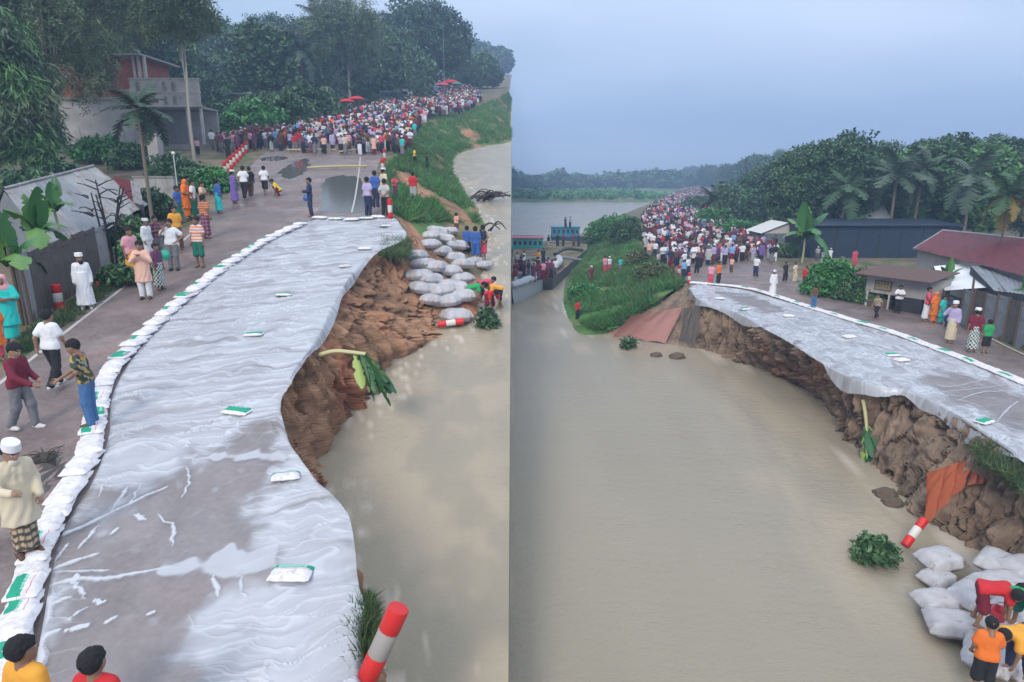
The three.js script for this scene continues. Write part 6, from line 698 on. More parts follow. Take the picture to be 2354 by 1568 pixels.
function cabinBoat(label, pos, L, W, H, col, roofCol, o = {}) { const t = thing('cabin_boat', label, 'boat', pos, o.yaw || 0); mesh('hull', hullGeo([[-L / 2, W / 2], [L * 0.42, W / 2], [L / 2 + 0.8, 0], [L * 0.42, -W / 2], [-L / 2, -W / 2]], -0.3, 0.9, 0.15), tealDark, t); mesh('deck', box(L * 0.95, 0.06, W * 0.95, 0, 0.86, 0), M(0.2, 0.18, 0.16), t); const cb = mesh('cabin', box(L * 0.86, H, W * 0.8, -L * 0.05, 0.9 + H / 2, 0), col, t); const n = 6; for (let i = 0; i < n; i++) { const w = mesh('window', box(L * 0.07, H * 0.34, 0.05, -L * 0.4 + i * L * 0.14, 0.9 + H * 0.6, W * 0.4 + 0.01), darkRoom, cb); mesh('frame', mergeGeometries([box(L * 0.085, 0.05, 0.06, -L * 0.4 + i * L * 0.14, 0.9 + H * 0.79, W * 0.4 + 0.02), box(L * 0.085, 0.05, 0.06, -L * 0.4 + i * L * 0.14, 0.9 + H * 0.41, W * 0.4 + 0.02)]), roofCol, w); } mesh('roof', box(L * 0.92, 0.14, W * 0.92, -L * 0.05, 0.97 + H, 0), roofCol, t); if (o.rail) mesh('roof_rail', tube([V3(-L * 0.45, 1.25 + H, W * 0.3), V3(0, 1.27 + H, W * 0.3), V3(L * 0.4, 1.25 + H, W * 0.3)], 0.05, 6, 5), pinkP, t); return t; }
cabinBoat('teal cabin boat with a pink edged roof at the seam', PR(1216, 588, -WATER), 4.6, 2.6, 1.4, teal, pinkP, { rail: 1 });
cabinBoat('blue cabin boat farthest out behind the sand barge', PR(1302, 556, -WATER), 5.0, 2.6, 1.35, blueP, M(0.04, 0.2, 0.3, 0.6));
{ const p = PR(1192, 640, -1.5), t = thing('small_teal_boat', 'small teal boat hull at the seam beside the barge', 'boat', V3(0.95, -WATER + 1.0, p.z)); mesh('hull', hullGeo([[-0.8, 0.8], [0.9, 0.7], [1.5, 0], [0.9, -0.7], [-0.8, -0.8]], 0, 0.7, 0.25), teal, t); mesh('deck', box(1.5, 0.06, 1.3, 0.0, 0.6, 0), pinkP, t); }
// ---- flag above the western road
{ const p = PL(1022, 232), t = thing('flag_pole', 'dark flag drooping on a thin pole over the far crowd', 'flag', p); mesh('pole', cyl(0.04, 0.025, 14.6, 7), M(0.35, 0.36, 0.38), t); const g = quadGrid(12, 6, (s, k) => V3(-0.05 - 1.1 * (1 - s) * 1.0 + 0.1 * Math.sin(s * 9), 14.9 - k * 1.0 - s * 2.2 + 1.0, 0.2 * Math.sin(s * 7 + k * 2))); mesh('cloth', g, M(0.02, 0.06, 0.05, 0.85), t); }
// ---------------------------------------------------------------- onlookers
function proj(p) { const c = Math.cos(PITCH), s = Math.sin(PITCH), y = p.y - CAM_H, d = -p.z, zc = d * c - y * s, yc = y * c + d * s; return [1176.5 + FOCAL * p.x / zc, 784 - FOCAL * yc / zc]; }
function tallFor(p, vHead) { const a = proj(p)[1], b = proj(V3(p.x, p.y + 1.66, p.z))[1]; return clamp((a - vHead) / (a - b), 0.72, 1.14); }
const blackB = [0.012, 0.011, 0.011], greyB = [0.62, 0.56, 0.47], whiteShoe = [0.6, 0.58, 0.57], darkShoe = [0.03, 0.028, 0.03], sandal = [0.10, 0.05, 0.03];
const W = (u, v, vh, o, label, group) => { const p = o.ground ? onGround(u, v, 'L') : PL(u, v, o.h || 0.04); return person(p, { s: vh ? tallFor(p, vh) : (o.size || 1), ...o }, label, group); };
const E = (u, v, vh, o, label, group) => { const p = o.ground ? onGround(u, v, 'R') : PR(u, v, o.h || 0.04); return person(p, { s: vh ? tallFor(p, vh) : (o.size || 1), ...o }, label, group); };
const PI = Math.PI;
// west, near
W(66, 1272, 1008, { lod: 0, h: 0.2, pose: 'elder', top: ['kurta', 'cream'], low: ['under', 'lungi'], hat: 'cap', beard: greyB, yaw: 0.95, turn: 0.25, skin: 2, shoes: sandal }, 'white-bearded elder in cream robe and striped lungi stepping onto the sandbags');
W(60, 986, 787, { lod: 0, pose: 'greet', top: ['long', 'maroon'], low: ['trousers', 'grey'], yaw: 1.42, skin: 2, shoes: whiteShoe }, 'person in maroon shirt and grey trousers holding out a hand');
W(212, 978, 783, { lod: 0, h: 0.19, pose: 'answer', top: ['tee', 'camo'], low: ['trousers', 'jeans'], yaw: -1.35, skin: 0, shoes: sandal, tilt: 0.05 }, 'person in camouflage shirt and blue jeans leaning from the sandbags');
W(132, 890, 712, { lod: 0, pose: 'walk', top: ['tee', 'white'], low: ['trousers', 'black'], yaw: PI - 0.15, shoes: whiteShoe, skin: 0 }, 'person in white shirt and black trousers walking away');
{ const p = PL(48, 1490, 1.7); person(p.add(V3(0, -1.78, 0)), { lod: 0, pose: 'stand', top: ['tee', 'amber'], low: ['trousers', 'black'], yaw: PI - 0.3, turn: -0.3, s: 1.14 }, 'dark-haired head and amber shoulder at the bottom edge corner'); const q = PL(211, 1512, 1.7); person(q.add(V3(0, -1.78, 0)), { lod: 0, pose: 'stand', top: ['tee', 'red'], low: ['trousers', 'black'], yaw: PI - 0.15, s: 1.12 }, 'dark-haired head above a red shirt at the bottom edge'); }
W(200, 710, 584, { lod: 0, pose: 'stand', top: ['robe', 'white'], low: ['trousers', 'white'], hat: 'cap', beard: blackB, yaw: 0.55, turn: 0.5, skin: 1, shoes: whiteShoe }, 'black-bearded person in a long white robe and cap by the tin fence');
W(336, 686, 550, { lod: 0, pose: 'film', top: ['kurta', 'peach'], low: ['trousers', 'white'], yaw: 0.25, skin: 0, shoes: sandal }, 'person in a peach tunic and white trousers filming with both hands');
// west, middle distance
W(369, 666, 560, { pose: 'stand', top: ['tee', 'plum'], low: ['lungi', 'check'], yaw: 1.3, skin: 1 }, 'person in dark plum shirt and black and white checked lungi');
W(309, 646, 521, { pose: 'shift', top: ['tee', 'pink'], low: ['lungi', 'amber'], yaw: 1.1, skin: 1 }, 'person in pale pink shirt and amber lungi behind the peach tunic');
W(345, 604, 504, { pose: 'stand', top: ['long', 'white'], low: ['trousers', 'white'], hat: 'cap', yaw: 1.4, skin: 1 }, 'person in white with a white cap behind the peach tunic');
W(367, 596, 497, { pose: 'cross', top: ['tee', 'plaid'], low: ['trousers', 'grey'], yaw: 0.9, skin: 0 }, 'person in plaid shirt with folded arms behind the checked lungi');
W(401, 621, 502, { lod: 0, pose: 'akimbo', top: ['shirt', 'white'], low: ['trousers', 'grey'], yaw: 0.2, skin: 0, shoes: darkShoe }, 'person in white shirt with one hand on hip and one at the face');
W(409, 574, 475, { pose: 'shift', top: ['tee', 'amber'], low: ['trousers', 'brown'], yaw: 0.7, skin: 0 }, 'person in amber shirt behind the one with hand on hip');
W(461, 614, 498, { lod: 0, pose: 'stand', top: ['tee', 'stripe'], low: ['shorts', 'bottle'], yaw: -0.15, skin: 1 }, 'barefoot youth in orange striped shirt and green shorts');
W(476, 548, 446, { pose: 'stand', top: ['tee', 'stripe2'], low: ['lungi', 'plaid'], yaw: PI - 0.4, skin: 0 }, 'person in orange and black striped shirt and plaid lungi seen from behind');
W(433, 502, 413, { pose: 'hold', top: ['frock', 'orange'], low: ['under', 'orange'], hat: 'scarf', hatColor: C.orange, yaw: 1.3 }, 'person wrapped in an orange sari in the roadside group');
W(414, 512, 428, { pose: 'stand', top: ['tee', 'blue'], low: ['lungi', 'bottle'], yaw: 1.5, skin: 1 }, 'person in blue shirt and dark green lungi left of the orange sari');
W(449, 500, 414, { pose: 'stand', top: ['tee', 'white'], low: ['lungi', 'bottle'], yaw: 1.8 }, 'person in white shirt between orange sari and peach shirt');
W(470, 498, 418, { pose: 'cross', top: ['tee', 'peach'], low: ['trousers', 'black'], yaw: 1.6 }, 'person in peach shirt with folded arms in the roadside group');
W(505, 490, 412, { pose: 'stand', top: ['long', 'blue'], low: ['lungi', 'teal'], yaw: 2.6, hat: 'bob' }, 'person in bright blue top and turquoise skirt by the green bush');
W(540, 468, 392, { pose: 'stand', top: ['robe', 'purple'], low: ['under', 'purple'], hat: 'cap', yaw: 2.4 }, 'person in a long bluish purple robe walking towards the barrier');
W(563, 457, 382, { pose: 'walk', top: ['tee', 'white'], low: ['trousers', 'black'], yaw: PI }, 'person in white striped shirt and black trousers beside the purple robe');
W(577, 452, 384, { pose: 'walk', top: ['tee', 'black'], low: ['trousers', 'brown'], yaw: PI + 0.2 }, 'person in black shirt beside the white striped shirt');
W(610, 449, 382, { pose: 'walk', top: ['tee', 'white'], low: ['shorts', 'black'], yaw: PI }, 'lone person in white shirt and black shorts on the wet road');
W(643, 450, 0, { pose: 'crouch', top: ['tee', 'yellow'], low: ['trousers', 'maroon'], yaw: -1.3, size: 0.98 }, 'person in yellow shirt squatting at the puddle');
W(715, 497, 409, { pose: 'hold', top: ['long', 'navy'], low: ['trousers', 'navy'], yaw: -1.2 }, 'person in dark blue clothes looking down at the sheet corner');
W(847, 495, 404, { pose: 'stand', top: ['tee', 'lilac'], low: ['trousers', 'navy'], yaw: 2.7 }, 'person in pale lilac shirt and navy trousers at the far sheet edge');
W(864, 476, 392, { pose: 'stand', top: ['tee', 'blue'], low: ['trousers', 'navy'], yaw: 2.9 }, 'person in blue shirt behind the pale lilac shirt');
W(884, 468, 384, { pose: 'stand', top: ['tee', 'cream'], low: ['trousers', 'black'], yaw: 2.4, hat: 'cap' }, 'person in cream shirt and cap behind the grey shirt');
W(886, 496, 412, { pose: 'behind', top: ['tee', 'pale'], low: ['trousers', 'black'], yaw: 2.9 }, 'person in grey shirt and black trousers beside the upright post');
W(908, 452, 404, { pose: 'cross', top: ['tee', 'rose'], low: ['trousers', 'plum'], yaw: 0.3 }, 'person in rose shirt at the brow of the embankment');
W(950, 462, 396, { ground: 1, pose: 'stand', top: ['tee', 'red'], low: ['trousers', 'pale'], yaw: PI }, 'person in bright red shirt on the grass embankment');
W(953, 380, 340, { ground: 1, lod: 2, pose: 'walk', top: ['tee', 'yellow'], low: ['trousers', 'black'], yaw: 1.5 }, 'person in yellow shirt climbing the embankment');
W(982, 393, 352, { ground: 1, lod: 2, pose: 'stand', top: ['long', 'black'], low: ['trousers', 'black'], yaw: 1.5 }, 'person in black on the embankment right of the yellow shirt');
W(30, 786, 632, { pose: 'hold', top: ['frock', 'teal'], low: ['under', 'teal'], hat: 'scarf', hatColor: [0.62, 0.32, 0.34], yaw: 0.5, skin: 1 }, 'person in a turquoise sari at the picture edge by the gate posts');
W(-2, 828, 690, { pose: 'stand', top: ['frock', 'orange'], low: ['under', 'rose'], hat: 'scarf', hatColor: C.white, yaw: 0.4 }, 'person in orange cut off by the picture edge');
// workers in the western shallows
W(1078, 708, 0, { h: -2.55, pose: 'bend', top: ['tee', 'green'], low: ['shorts', 'black'], yaw: 1.5, size: 1.05 }, 'worker in green shirt bending over the sacks');
W(1104, 694, 0, { h: -2.55, pose: 'bend', top: ['tee', 'rose'], low: ['shorts', 'navy'], yaw: 1.9, size: 1.0 }, 'worker in rose shirt bending behind the green one');
W(1124, 722, 0, { h: -2.6, pose: 'bend', top: ['tee', 'red'], low: ['shorts', 'maroon'], yaw: 0.5, size: 1.05 }, 'worker in red shirt bending in the shallows');
W(1150, 706, 0, { h: -2.6, pose: 'bend', top: ['tee', 'amber'], low: ['shorts', 'black'], yaw: -1.3, size: 1.0 }, 'worker in amber shirt bending nearest the seam');
W(1049, 538, 499, { h: -1.9, pose: 'stand', top: ['tee', 'upright'], low: ['shorts', 'brown'], yaw: 2.6 }, 'worker in orange striped shirt on top of the sack heap');
W(1074, 594, 520, { h: -2.5, pose: 'stand', top: ['tee', 'blue'], low: ['shorts', 'navy'], yaw: 2.8 }, 'worker in blue shirt left of three wading by the heap');
W(1094, 604, 518, { h: -2.55, pose: 'shift', top: ['tee', 'blue'], low: ['shorts', 'blue'], yaw: PI }, 'worker in blue shirt in the middle of three wading by the heap');
W(1110, 600, 518, { h: -2.55, pose: 'behind', top: ['vest', 'navy'], low: ['shorts', 'rose'], yaw: 3.4 }, 'worker in dark vest right of three wading by the heap');
// under the western balcony
for (const [u, v, vh, a, b, l] of [[432, 318, 272, 'pink', 'maroon', 'person in pink under the white balcony'], [444, 326, 276, 'white', 'white', 'person in white beside the slender trunk'], [460, 330, 282, 'cream', 'white', 'person in cream right of the slender trunk'], [489, 344, 298, 'white', 'grey', 'person in white shirt before the shrub left of the crowd'], [503, 350, 305, 'brown', 'brown', 'person in brown before the shrub left of the crowd'], [525, 362, 312, 'black', 'black', 'person in black standing at the head of the red posts'], [455, 356, 318, 'pink', 'black', 'person sitting low in pink by the slender trunk']]) W(u, v, vh, { lod: 2, pose: 'stand', top: ['tee', a], low: ['trousers', b], yaw: 0.6 }, l, 'people under the western balcony');
// east, named
E(2232, 809, 708, { lod: 1, pose: 'stand', top: ['tee', 'maroon'], low: ['lungi', 'check'], hat: 'cap', yaw: 2.8 }, 'person in maroon shirt, cap and checked lungi by the eastern fence');
E(2263, 812, 735, { pose: 'stand', top: ['tee', 'green'], low: ['shorts', 'black'], yaw: PI }, 'child in green shirt beside the checked lungi');
E(2182, 788, 690, { pose: 'phone', top: ['long', 'lilac'], low: ['lungi', 'cream'], hat: 'cap', yaw: -0.9 }, 'person in lilac shirt and pale lungi right of the turquoise sari');
E(2126, 738, 660, { pose: 'hold', top: ['tee', 'rose'], low: ['lungi', 'white'], yaw: 0.9 }, 'person in rose shirt and white lungi before the shop');
E(2143, 742, 672, { pose: 'stand', top: ['frock', 'orange'], low: ['under', 'orange'], hat: 'scarf', hatColor: C.orange, yaw: 0.2 }, 'person in an orange sari before the shop');
E(2161, 744, 680, { pose: 'stand', top: ['frock', 'teal'], low: ['under', 'teal'], hat: 'bob', yaw: 0.6 }, 'person in a green turquoise sari right of the orange one');
E(2176, 756, 686, { pose: 'hold', top: ['frock', 'navy'], low: ['under', 'navy'], hat: 'scarf', hatColor: C.navy, yaw: 1.0 }, 'person in dark blue wrap behind the lilac shirt');
E(2062, 720, 656, { pose: 'cross', top: ['tee', 'white'], low: ['trousers', 'black'], yaw: -0.4, skin: 3 }, 'person in white shirt with folded arms in the shop front');
E(2013, 732, 676, { pose: 'walk', top: ['tee', 'khaki'], low: ['trousers', 'black'], yaw: -1.2 }, 'person in khaki walking past the pale speckled shrub');
E(1869, 708, 655, { pose: 'stand', h: 0.12, top: ['tee', 'brown'], low: ['trousers', 'jeans'], yaw: PI }, 'person in blue jeans standing on the eastern sandbags');
E(1775, 678, 622, { pose: 'stand', top: ['robe', 'white'], low: ['under', 'white'], hat: 'cap', yaw: 0.1 }, 'person in white robe and cap at the eastern sandbags');
for (const [u, v, vh, a, b, l, x] of [[1849, 660, 612, 'red', 'maroon', 'person in red shirt beside the big round bush'], [1862, 664, 618, 'rose', 'black', 'person in rose beside the red shirt'], [1825, 648, 603, 'cream', 'cream', 'person in cream left of the red shirt'], [1803, 646, 602, 'black', 'black', 'person in black on the empty eastern road'], [1650, 655, 602, 'orange', 'black', 'person in orange shirt and black trousers at the far end of the sheet'], [1632, 655, 606, 'pink', 'rose', 'person in pink beside the orange shirt'], [1570, 641, 597, 'sky', 'navy', 'person in pale blue shirt at the brow of the grass slope'], [1580, 634, 590, 'white', 'navy', 'person in white just behind the pale blue shirt'], [1600, 628, 583, 'black', 'black', 'person in black in front of the eastern crowd'], [1736, 636, 588, 'white', 'navy', 'person in white shirt alone before the eastern crowd'], [1680, 626, 598, 'peach', 'brown', 'small person in peach before the eastern crowd'], [1877, 598, 570, 'pale', 'grey', 'leftmost of three white caps by the blue tin wall', 1], [1891, 606, 574, 'white', 'white', 'middle of three white caps by the blue tin wall', 1], [1906, 602, 575, 'white', 'white', 'rightmost of three white caps by the blue tin wall', 1], [1962, 612, 573, 'rose', 'rose', 'person in rose at the end of the blue tin wall']]) E(u, v, vh, { lod: 2, pose: v % 2 ? 'stand' : 'shift', top: ['tee', a], low: ['trousers', b], hat: x ? 'cap' : undefined, yaw: (u % 7) * 0.3 - 0.8 }, l, 'people before the eastern crowd');
for (const [u, v, vh, a, b, l, x] of [[1327, 734, 690, 'red', 'black', 'person in red shirt at the foot of the grass slope'], [1358, 652, 612, 'maroon', 'brown', 'person with a white cap on the grass slope', 1], [1390, 630, 588, 'pink', 'rose', 'person in pink high on the grass slope'], [1400, 626, 590, 'white', 'rose', 'person in white cap beside the pink one on the slope', 1], [1425, 626, 592, 'teal', 'grey', 'person in teal on the slope beside the scrub'], [1545, 640, 612, 'brown', 'brown', 'person in brown at the scrub on the brow'], [1512, 612, 580, 'pale', 'grey', 'person in grey at the crowd edge above the scrub']]) E(u, v, vh, { lod: 2, ground: 1, pose: 'stand', top: ['tee', a], low: ['trousers', b], hat: x ? 'cap' : undefined, yaw: 0.5 }, l, 'people on the eastern grass slope');
// workers on the eastern shore
E(2242, 1432, 0, { h: -1.95, pose: 'bend', top: ['tee', 'red'], low: ['shorts', 'maroon'], yaw: 1.1, size: 1.05 }, 'worker in red shirt bending on the eastern sacks');
E(2350, 1442, 0, { h: -1.9, pose: 'bend', top: ['tee', 'green'], low: ['shorts', 'bottle'], yaw: -1.0, size: 1.05 }, 'worker in green shirt cut by the picture edge');
E(2338, 1545, 0, { h: -2.05, pose: 'bend', top: ['tee', 'amber'], low: ['trousers', 'navy'], yaw: -1.2, size: 1.05 }, 'worker in amber shirt bending at the picture corner');
E(2250, 1600, 0, { h: -2.3, pose: 'elder', top: ['tee', 'orange'], low: ['shorts', 'black'], yaw: PI - 0.3, size: 1.0 }, 'worker in orange shirt seen from behind at the bottom edge');
// people on the boats
for (const [u, v, h, a, b, l] of [[1188, 618, -1.5, 'pale', 'navy', 'person in grey at the seam on the barge'], [1204, 614, -1.5, 'white', 'black', 'person in white on the barge left of the amber one'], [1236, 612, -1.5, 'amber', 'khaki', 'person in amber on the barge'], [1248, 606, -1.5, 'navy', 'navy', 'person in navy right of the amber one on the barge'], [1184, 660, -1.35, 'maroon', 'pale', 'person in maroon at the seam on the near barge'], [1226, 648, -1.35, 'plum', 'plum', 'leftmost of the dark group on the near barge'], [1238, 645, -1.35, 'maroon', 'plum', 'second of the dark group on the near barge'], [1247, 643, -1.35, 'pink', 'maroon', 'one in pink in the dark group on the near barge'], [1257, 640, -1.35, 'plum', 'maroon', 'fourth of the dark group on the near barge'], [1266, 640, -1.35, 'plum', 'black', 'rightmost of the dark group on the near barge'], [1276, 636, -1.35, 'white', 'grey', 'person in white at the bow of the near barge'], [1260, 570, -1.5, 'black', 'pale', 'person in black beside the teal cabin'], [1281, 566, -1.5, 'black', 'black', 'leftmost of four on the sand barge deck'], [1294, 566, -1.5, 'maroon', 'black', 'second of four on the sand barge deck'], [1318, 566, -1.5, 'plum', 'brown', 'third of four on the sand barge deck'], [1329, 566, -1.5, 'navy', 'navy', 'rightmost of four on the sand barge deck'], [1299, 524, -0.25, 'navy', 'navy', 'left person on the roof of the blue boat'], [1310, 524, -0.25, 'sky', 'black', 'right person on the roof of the blue boat']]) E(u, v, 0, { lod: 3, h, pose: u % 3 ? 'stand' : 'shift', top: ['tee', a], low: ['trousers', b], yaw: (u % 5) * 0.5 - 1, size: 0.98 }, l, 'people on the moored boats');

for (let i = 0; i < 14; i++) { const r = Rng(700 + i); const u = 1186 + r() * 88, v = 622 + r() * 22 - Math.max(0, u - 1230) * 0.15; E(u, v, 0, { lod: 3, h: -1.38, pose: i % 3 ? 'stand' : 'hold', top: ['tee', ['plum', 'maroon', 'pale', 'black', 'pink', 'navy', 'white'][i % 7]], low: ['trousers', ['black', 'plum', 'grey'][i % 3]], yaw: r() * 6, size: 0.95 }, `${['plum', 'maroon', 'pale grey', 'black', 'pink', 'navy', 'white'][i % 7]} shirted person in the throng on the near barge`, 'throng on the near barge'); }
// ---- the two crowds: the nearest ones singly, the far mass as one
const NAMES = { white: 'white', black: 'black', navy: 'navy', blue: 'blue', grey: 'grey', pale: 'pale grey', red: 'red', maroon: 'maroon', pink: 'pink', peach: 'peach', lilac: 'lilac', brown: 'brown', plum: 'plum', orange: 'orange', rose: 'rose', sky: 'pale blue', cream: 'cream', purple: 'purple', yellow: 'yellow', teal: 'teal', khaki: 'khaki', green: 'green' };
const bagOf = (w) => Object.entries(w).flatMap(([k, n]) => Array(n).fill(k));
const topsW = bagOf({ white: 10, pale: 6, black: 11, navy: 7, blue: 2, red: 5, maroon: 6, pink: 5, peach: 4, lilac: 5, plum: 4, orange: 2, rose: 4, sky: 4, cream: 3, brown: 3, grey: 3, teal: 1 }), topsE = bagOf({ white: 10, lilac: 7, pale: 7, black: 12, navy: 7, maroon: 7, plum: 8, grey: 5, pink: 4, peach: 2, red: 3, sky: 4, purple: 4, brown: 3, orange: 1, rose: 2 }), lowsW = bagOf({ black: 8, navy: 6, grey: 4, brown: 3, white: 3, maroon: 2 });
function fillArea(px, P, gap, n, seed, rows) { const poly = px.map(p => P(...p)).map(p => [p.x, p.z]), r = Rng(seed), xs = poly.map(p => p[0]), zs = poly.map(p => p[1]), x0 = Math.min(...xs), x1 = Math.max(...xs), z0 = Math.min(...zs), z1 = Math.max(...zs), cells = new Map(), out = []; const key = (x, z) => Math.floor(x / gap) + ',' + Math.floor(z / gap); for (let t = 0; t < n * 40 && out.length < n; t++) { const z = lerp(z1, z0, Math.pow(r(), rows)), x = lerp(x0, x1, r()); if (!inPoly(poly, x, z)) continue; let ok = true; for (let i = -1; i <= 1 && ok; i++) for (let j = -1; j <= 1 && ok; j++) for (const q of cells.get(key(x + i * gap, z + j * gap)) || []) if ((q[0] - x) ** 2 + (q[1] - z) ** 2 < gap * gap) { ok = false; break; } if (!ok) continue; const k = key(x, z); if (!cells.has(k)) cells.set(k, []); cells.get(k).push([x, z]); out.push([x, z]); } return out.sort((a, b) => b[1] - a[1]); }
function crowd(pts, hfn, tops, single, seed, where, group) {
  const r = Rng(seed), pick = a => a[Math.floor(r() * a.length)], rest = [];
  pts.forEach(([x, z], i) => { const a = pick(tops), b = pick(lowsW), y = hfn(z) + 0.03, s = 0.9 + r() * 0.14, yaw = (r() - 0.5) * 1.3, hat = r() < 0.12 ? 'cap' : undefined, kind = r() < 0.25 ? 'kurta' : 'tee', lung = r() < 0.3; if (i < single) { const rank = i < single * 0.33 ? 'front rank' : i < single * 0.66 ? 'second rank' : 'rear rank'; person(V3(x, y, z), { lod: i < 40 ? 2 : 3, pose: pick(['stand', 'stand', 'shift', 'cross', 'hold', 'behind', 'phone']), top: [kind, a], low: lung ? ['lungi', pick(['check', 'plaid', 'navy', 'grey'])] : ['trousers', b], hat, yaw, s, skin: Math.floor(r() * 4) }, `person in ${NAMES[a]} ${kind === 'kurta' ? 'tunic' : 'shirt'} and ${lung ? 'lungi' : NAMES[b] + ' trousers'}${hat ? ' and cap' : ''}, ${rank}, ${where} crowd`, group); } else rest.push([x, y, z, s, yaw, C[a], C[b], SKIN[Math.floor(r() * 4)], hat]); });
  const g = new THREE.Group(); g.name = numbered('crowd'); scene.add(g); tag(g, `packed mass of onlookers far back on the ${where} road`, 'crowd', null, 'stuff');
  const put = (name, geo, col, off) => { const im = new THREE.InstancedMesh(geo, M(1, 1, 1, 0.85), rest.length), m = new THREE.Matrix4(), q = new THREE.Quaternion(), c = new THREE.Color(); rest.forEach((p, i) => { q.setFromAxisAngle(V3(0, 1, 0), p[4]); m.compose(V3(p[0], p[1], p[2]), q, V3(p[3], p[3], p[3])); if (off) m.multiply(off); im.setMatrixAt(i, m); const k = col(p); im.setColorAt(i, c.setRGB(k[0], k[1], k[2])); }); im.name = name; im.userData.kind = 'stuff'; shade(im); g.add(im); };
    const all = rest.slice(); [['stand', 'tee', 'trousers'], ['hold', 'kurta', 'trousers'], ['behind', 'tee', 'lungi'], ['shift', 'tee', 'trousers']].forEach(([ps, top, low], k) => { rest.length = 0; rest.push(...all.filter((p, i) => i % 4 === k)); if (!rest.length) return; put('bodies', bodyGeo(ps, 3, 0), p => p[7]); put('shirts', clothGeo(ps, top, 3), p => p[5]); put('trousers', clothGeo(ps, low, 3), p => p[6]); put('hair', headwear('hair', 3), p => p[8] ? [0.7, 0.68, 0.68] : [0.01, 0.01, 0.011], headMatrix(skeleton(ps), 0)); });
}
const westArea = [[596, 348], [660, 354], [760, 358], [860, 358], [925, 364], [940, 352], [952, 318], [975, 285], [990, 274], [1058, 264], [1095, 246], [1110, 232], [1080, 205], [1040, 208], [1000, 218], [900, 243], [800, 274], [720, 300], [650, 322]];
crowd(fillArea(westArea, PL, 0.62, 1150, 41, 1.25), groundL, topsW, 80, 43, 'western', 'nearest people of the western crowd');
crowd(fillArea([[498, 350], [530, 340], [592, 318], [640, 318], [600, 346], [560, 352], [515, 356]], PL, 0.7, 46, 47, 1), groundL, bagOf({ brown: 3, plum: 3, maroon: 3, black: 3, grey: 2, pink: 2 }), 16, 48, 'roadside western', 'people beside the slanting row of posts');
crowd(fillArea([[1488, 606], [1530, 618], [1570, 622], [1640, 614], [1710, 606], [1785, 608], [1786, 584], [1740, 556], [1690, 524], [1656, 492], [1638, 466], [1626, 442], [1600, 430], [1562, 446], [1524, 462], [1494, 484], [1474, 512], [1478, 556]], PR, 0.72, 1500, 51, 1.5), () => 0, topsE, 76, 53, 'eastern', 'nearest people of the eastern crowd');
// umbrellas and vehicles in the western distance
function umbrella(label, pos, col, s = 1) { const t = thing('umbrella', label, 'umbrella', pos, 0, 'umbrellas over the far western crowd'); const pts = []; for (let i = 0; i <= 6; i++) pts.push(new THREE.Vector2(0.02 + 1.1 * s * Math.sin(i / 6 * 1.35), 2.5 + 0.55 * s * Math.cos(i / 6 * 1.35))); mesh('canopy', new THREE.LatheGeometry(pts, 10), M(...col, 0.7), t); mesh('shaft', cyl(0.03, 0.03, 2.9, 6), M(0.15, 0.15, 0.15), t); }
umbrella('large red umbrella over the far western crowd', PL(1036, 222), C.red, 2.0); umbrella('pink umbrella left of the large red one', PL(1018, 228), C.rose, 1.4); umbrella('green umbrella right of the large red one', PL(1050, 224), [0.03, 0.22, 0.14], 1.2); umbrella('red umbrella above the middle of the western crowd', PL(822, 276), C.red, 1.0); umbrella('red umbrella left of the middle of the western crowd', PL(800, 284), C.red, 0.9);
function van(label, pos, col, yaw) { const t = thing('parked_van', label, 'van', pos, yaw, 'vehicles behind the western crowd'); const sh = new THREE.Shape([[-2.1, 0.4], [2.1, 0.4], [2.2, 1.2], [1.6, 2.2], [-2.0, 2.25], [-2.15, 1.2]].map(p => new THREE.Vector2(...p))); mesh('body', new THREE.ExtrudeGeometry(sh, { depth: 1.6, bevelEnabled: true, bevelSize: 0.06, bevelThickness: 0.06, bevelSegments: 2 }).translate(0, 0, -0.8), M(...col, 0.4), t); mesh('roof', box(3.7, 0.08, 1.6, -0.2, 2.33, 0), M(...col.map(v => v * 0.7 + 0.2), 0.5), t); for (const z of [-0.88, 0.88]) for (const x of [-1.2, 0.2]) mesh('window', box(1.2, 0.6, 0.04, x, 1.75, z), darkRoom, t); for (const [x, z] of [[-1.3, 0.8], [1.4, 0.8], [-1.3, -0.8], [1.4, -0.8]]) { const w = mesh('wheel', cyl(0.36, 0.36, 0.2, 14).translate(0, -0.1, 0).rotateX(PI / 2).translate(x, 0.36, z), M(0.02, 0.02, 0.02), t); mesh('rim', cyl(0.2, 0.2, 0.22, 10).translate(0, -0.11, 0).rotateX(PI / 2).translate(x, 0.36, z), M(0.4, 0.4, 0.4, 0.4), w); } }
van('dark green van roof behind the western crowd', PL(900, 243), [0.03, 0.12, 0.12], 0.3); van('white van behind the western crowd', PL(925, 237), [0.6, 0.6, 0.62], 0.4); van('red van behind the western crowd', PL(948, 231), [0.42, 0.06, 0.06], 0.5); van('blue van behind the western crowd', PL(985, 224), [0.08, 0.2, 0.4], 0.6); van('farthest pale van under the large dark tree', PL(1016, 208), [0.5, 0.5, 0.52], 0.7);
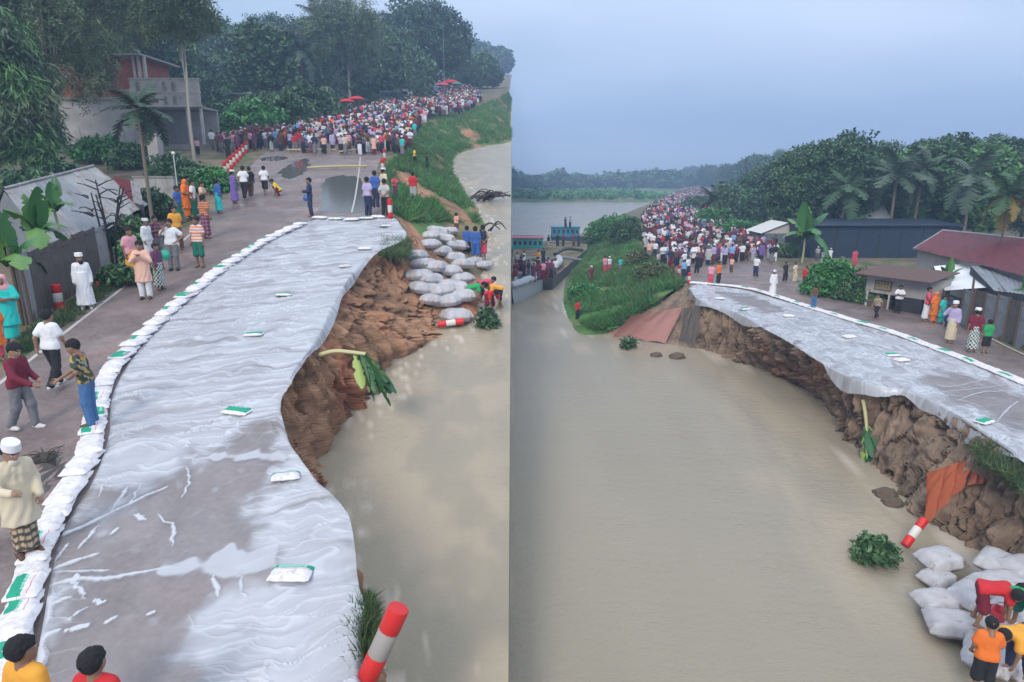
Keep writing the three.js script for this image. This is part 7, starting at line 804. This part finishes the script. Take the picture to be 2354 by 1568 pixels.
// things people carry
{ const carry = (name, label, p, col, s) => { const g = bagGeo(0.34 * s, 0.34 * s, 0.16 * s, 33, 8, 6, 6).rotateX(0.0); const t = thing(name, label, 'bag', p); const b = mesh('pouch', g.clone().scale(1, 1.2, 1), M(...col, 0.5), t); mesh('handle', new THREE.TorusGeometry(0.09 * s, 0.012, 5, 12, PI).translate(0, 0.3 * s, 0), M(...col, 0.5), t); };
  carry('cloth_bag', 'blue bag hanging beside the person in dark blue', PL(703, 462, 0.4), C.blue, 0.9); carry('plastic_bag', 'shiny green bag held by the checked lungi', PL(380, 596, 0.85), [0.01, 0.36, 0.24], 0.95);
  { const r = Rng(88), t = thing('mud_debris', 'dark clump of mud and twigs on the road behind the elder', 'debris', PL(102, 1052, 0.04)), g = new THREE.IcosahedronGeometry(0.16, 3), q = g.attributes.position; for (let i = 0; i < q.count; i++) { const k = 1 + 0.7 * fbm(q.getX(i) * 9, q.getY(i) * 9, q.getZ(i) * 9, 3); q.setXYZ(i, q.getX(i) * k * 1.3, Math.max(-0.02, q.getY(i) * k * 0.5), q.getZ(i) * k * 1.5); } g.computeVertexNormals(); mesh('mud', g, M(0.05, 0.042, 0.035, 0.9), t); const tw = []; for (let i = 0; i < 9; i++) { const a = r() * 6.3; tw.push(tube([V3(0, 0.04, 0), V3(Math.cos(a) * 0.18, 0.1 + r() * 0.06, Math.sin(a) * 0.2), V3(Math.cos(a) * 0.36, 0.05 + r() * 0.1, Math.sin(a) * 0.4)], 0.012, 5, 5, 0.5)); } mesh('twig', mergeGeometries(tw), M(0.06, 0.05, 0.04, 0.9), t); }
  const bk = thing('bucket', 'round red basket between the red and green workers', 'bucket', PR(2292, 1424, -1.9)); mesh('pail', new THREE.LatheGeometry([[0.001, 0], [0.13, 0], [0.19, 0.24], [0.2, 0.25], [0.18, 0.25], [0.12, 0.03]].map(p => new THREE.Vector2(...p)), 16), M(0.6, 0.05, 0.08, 0.5), bk); mesh('handle', new THREE.TorusGeometry(0.18, 0.01, 5, 16, PI).translate(0, 0.24, 0), M(0.3, 0.3, 0.3), bk); }
renderer.render(scene, camera);
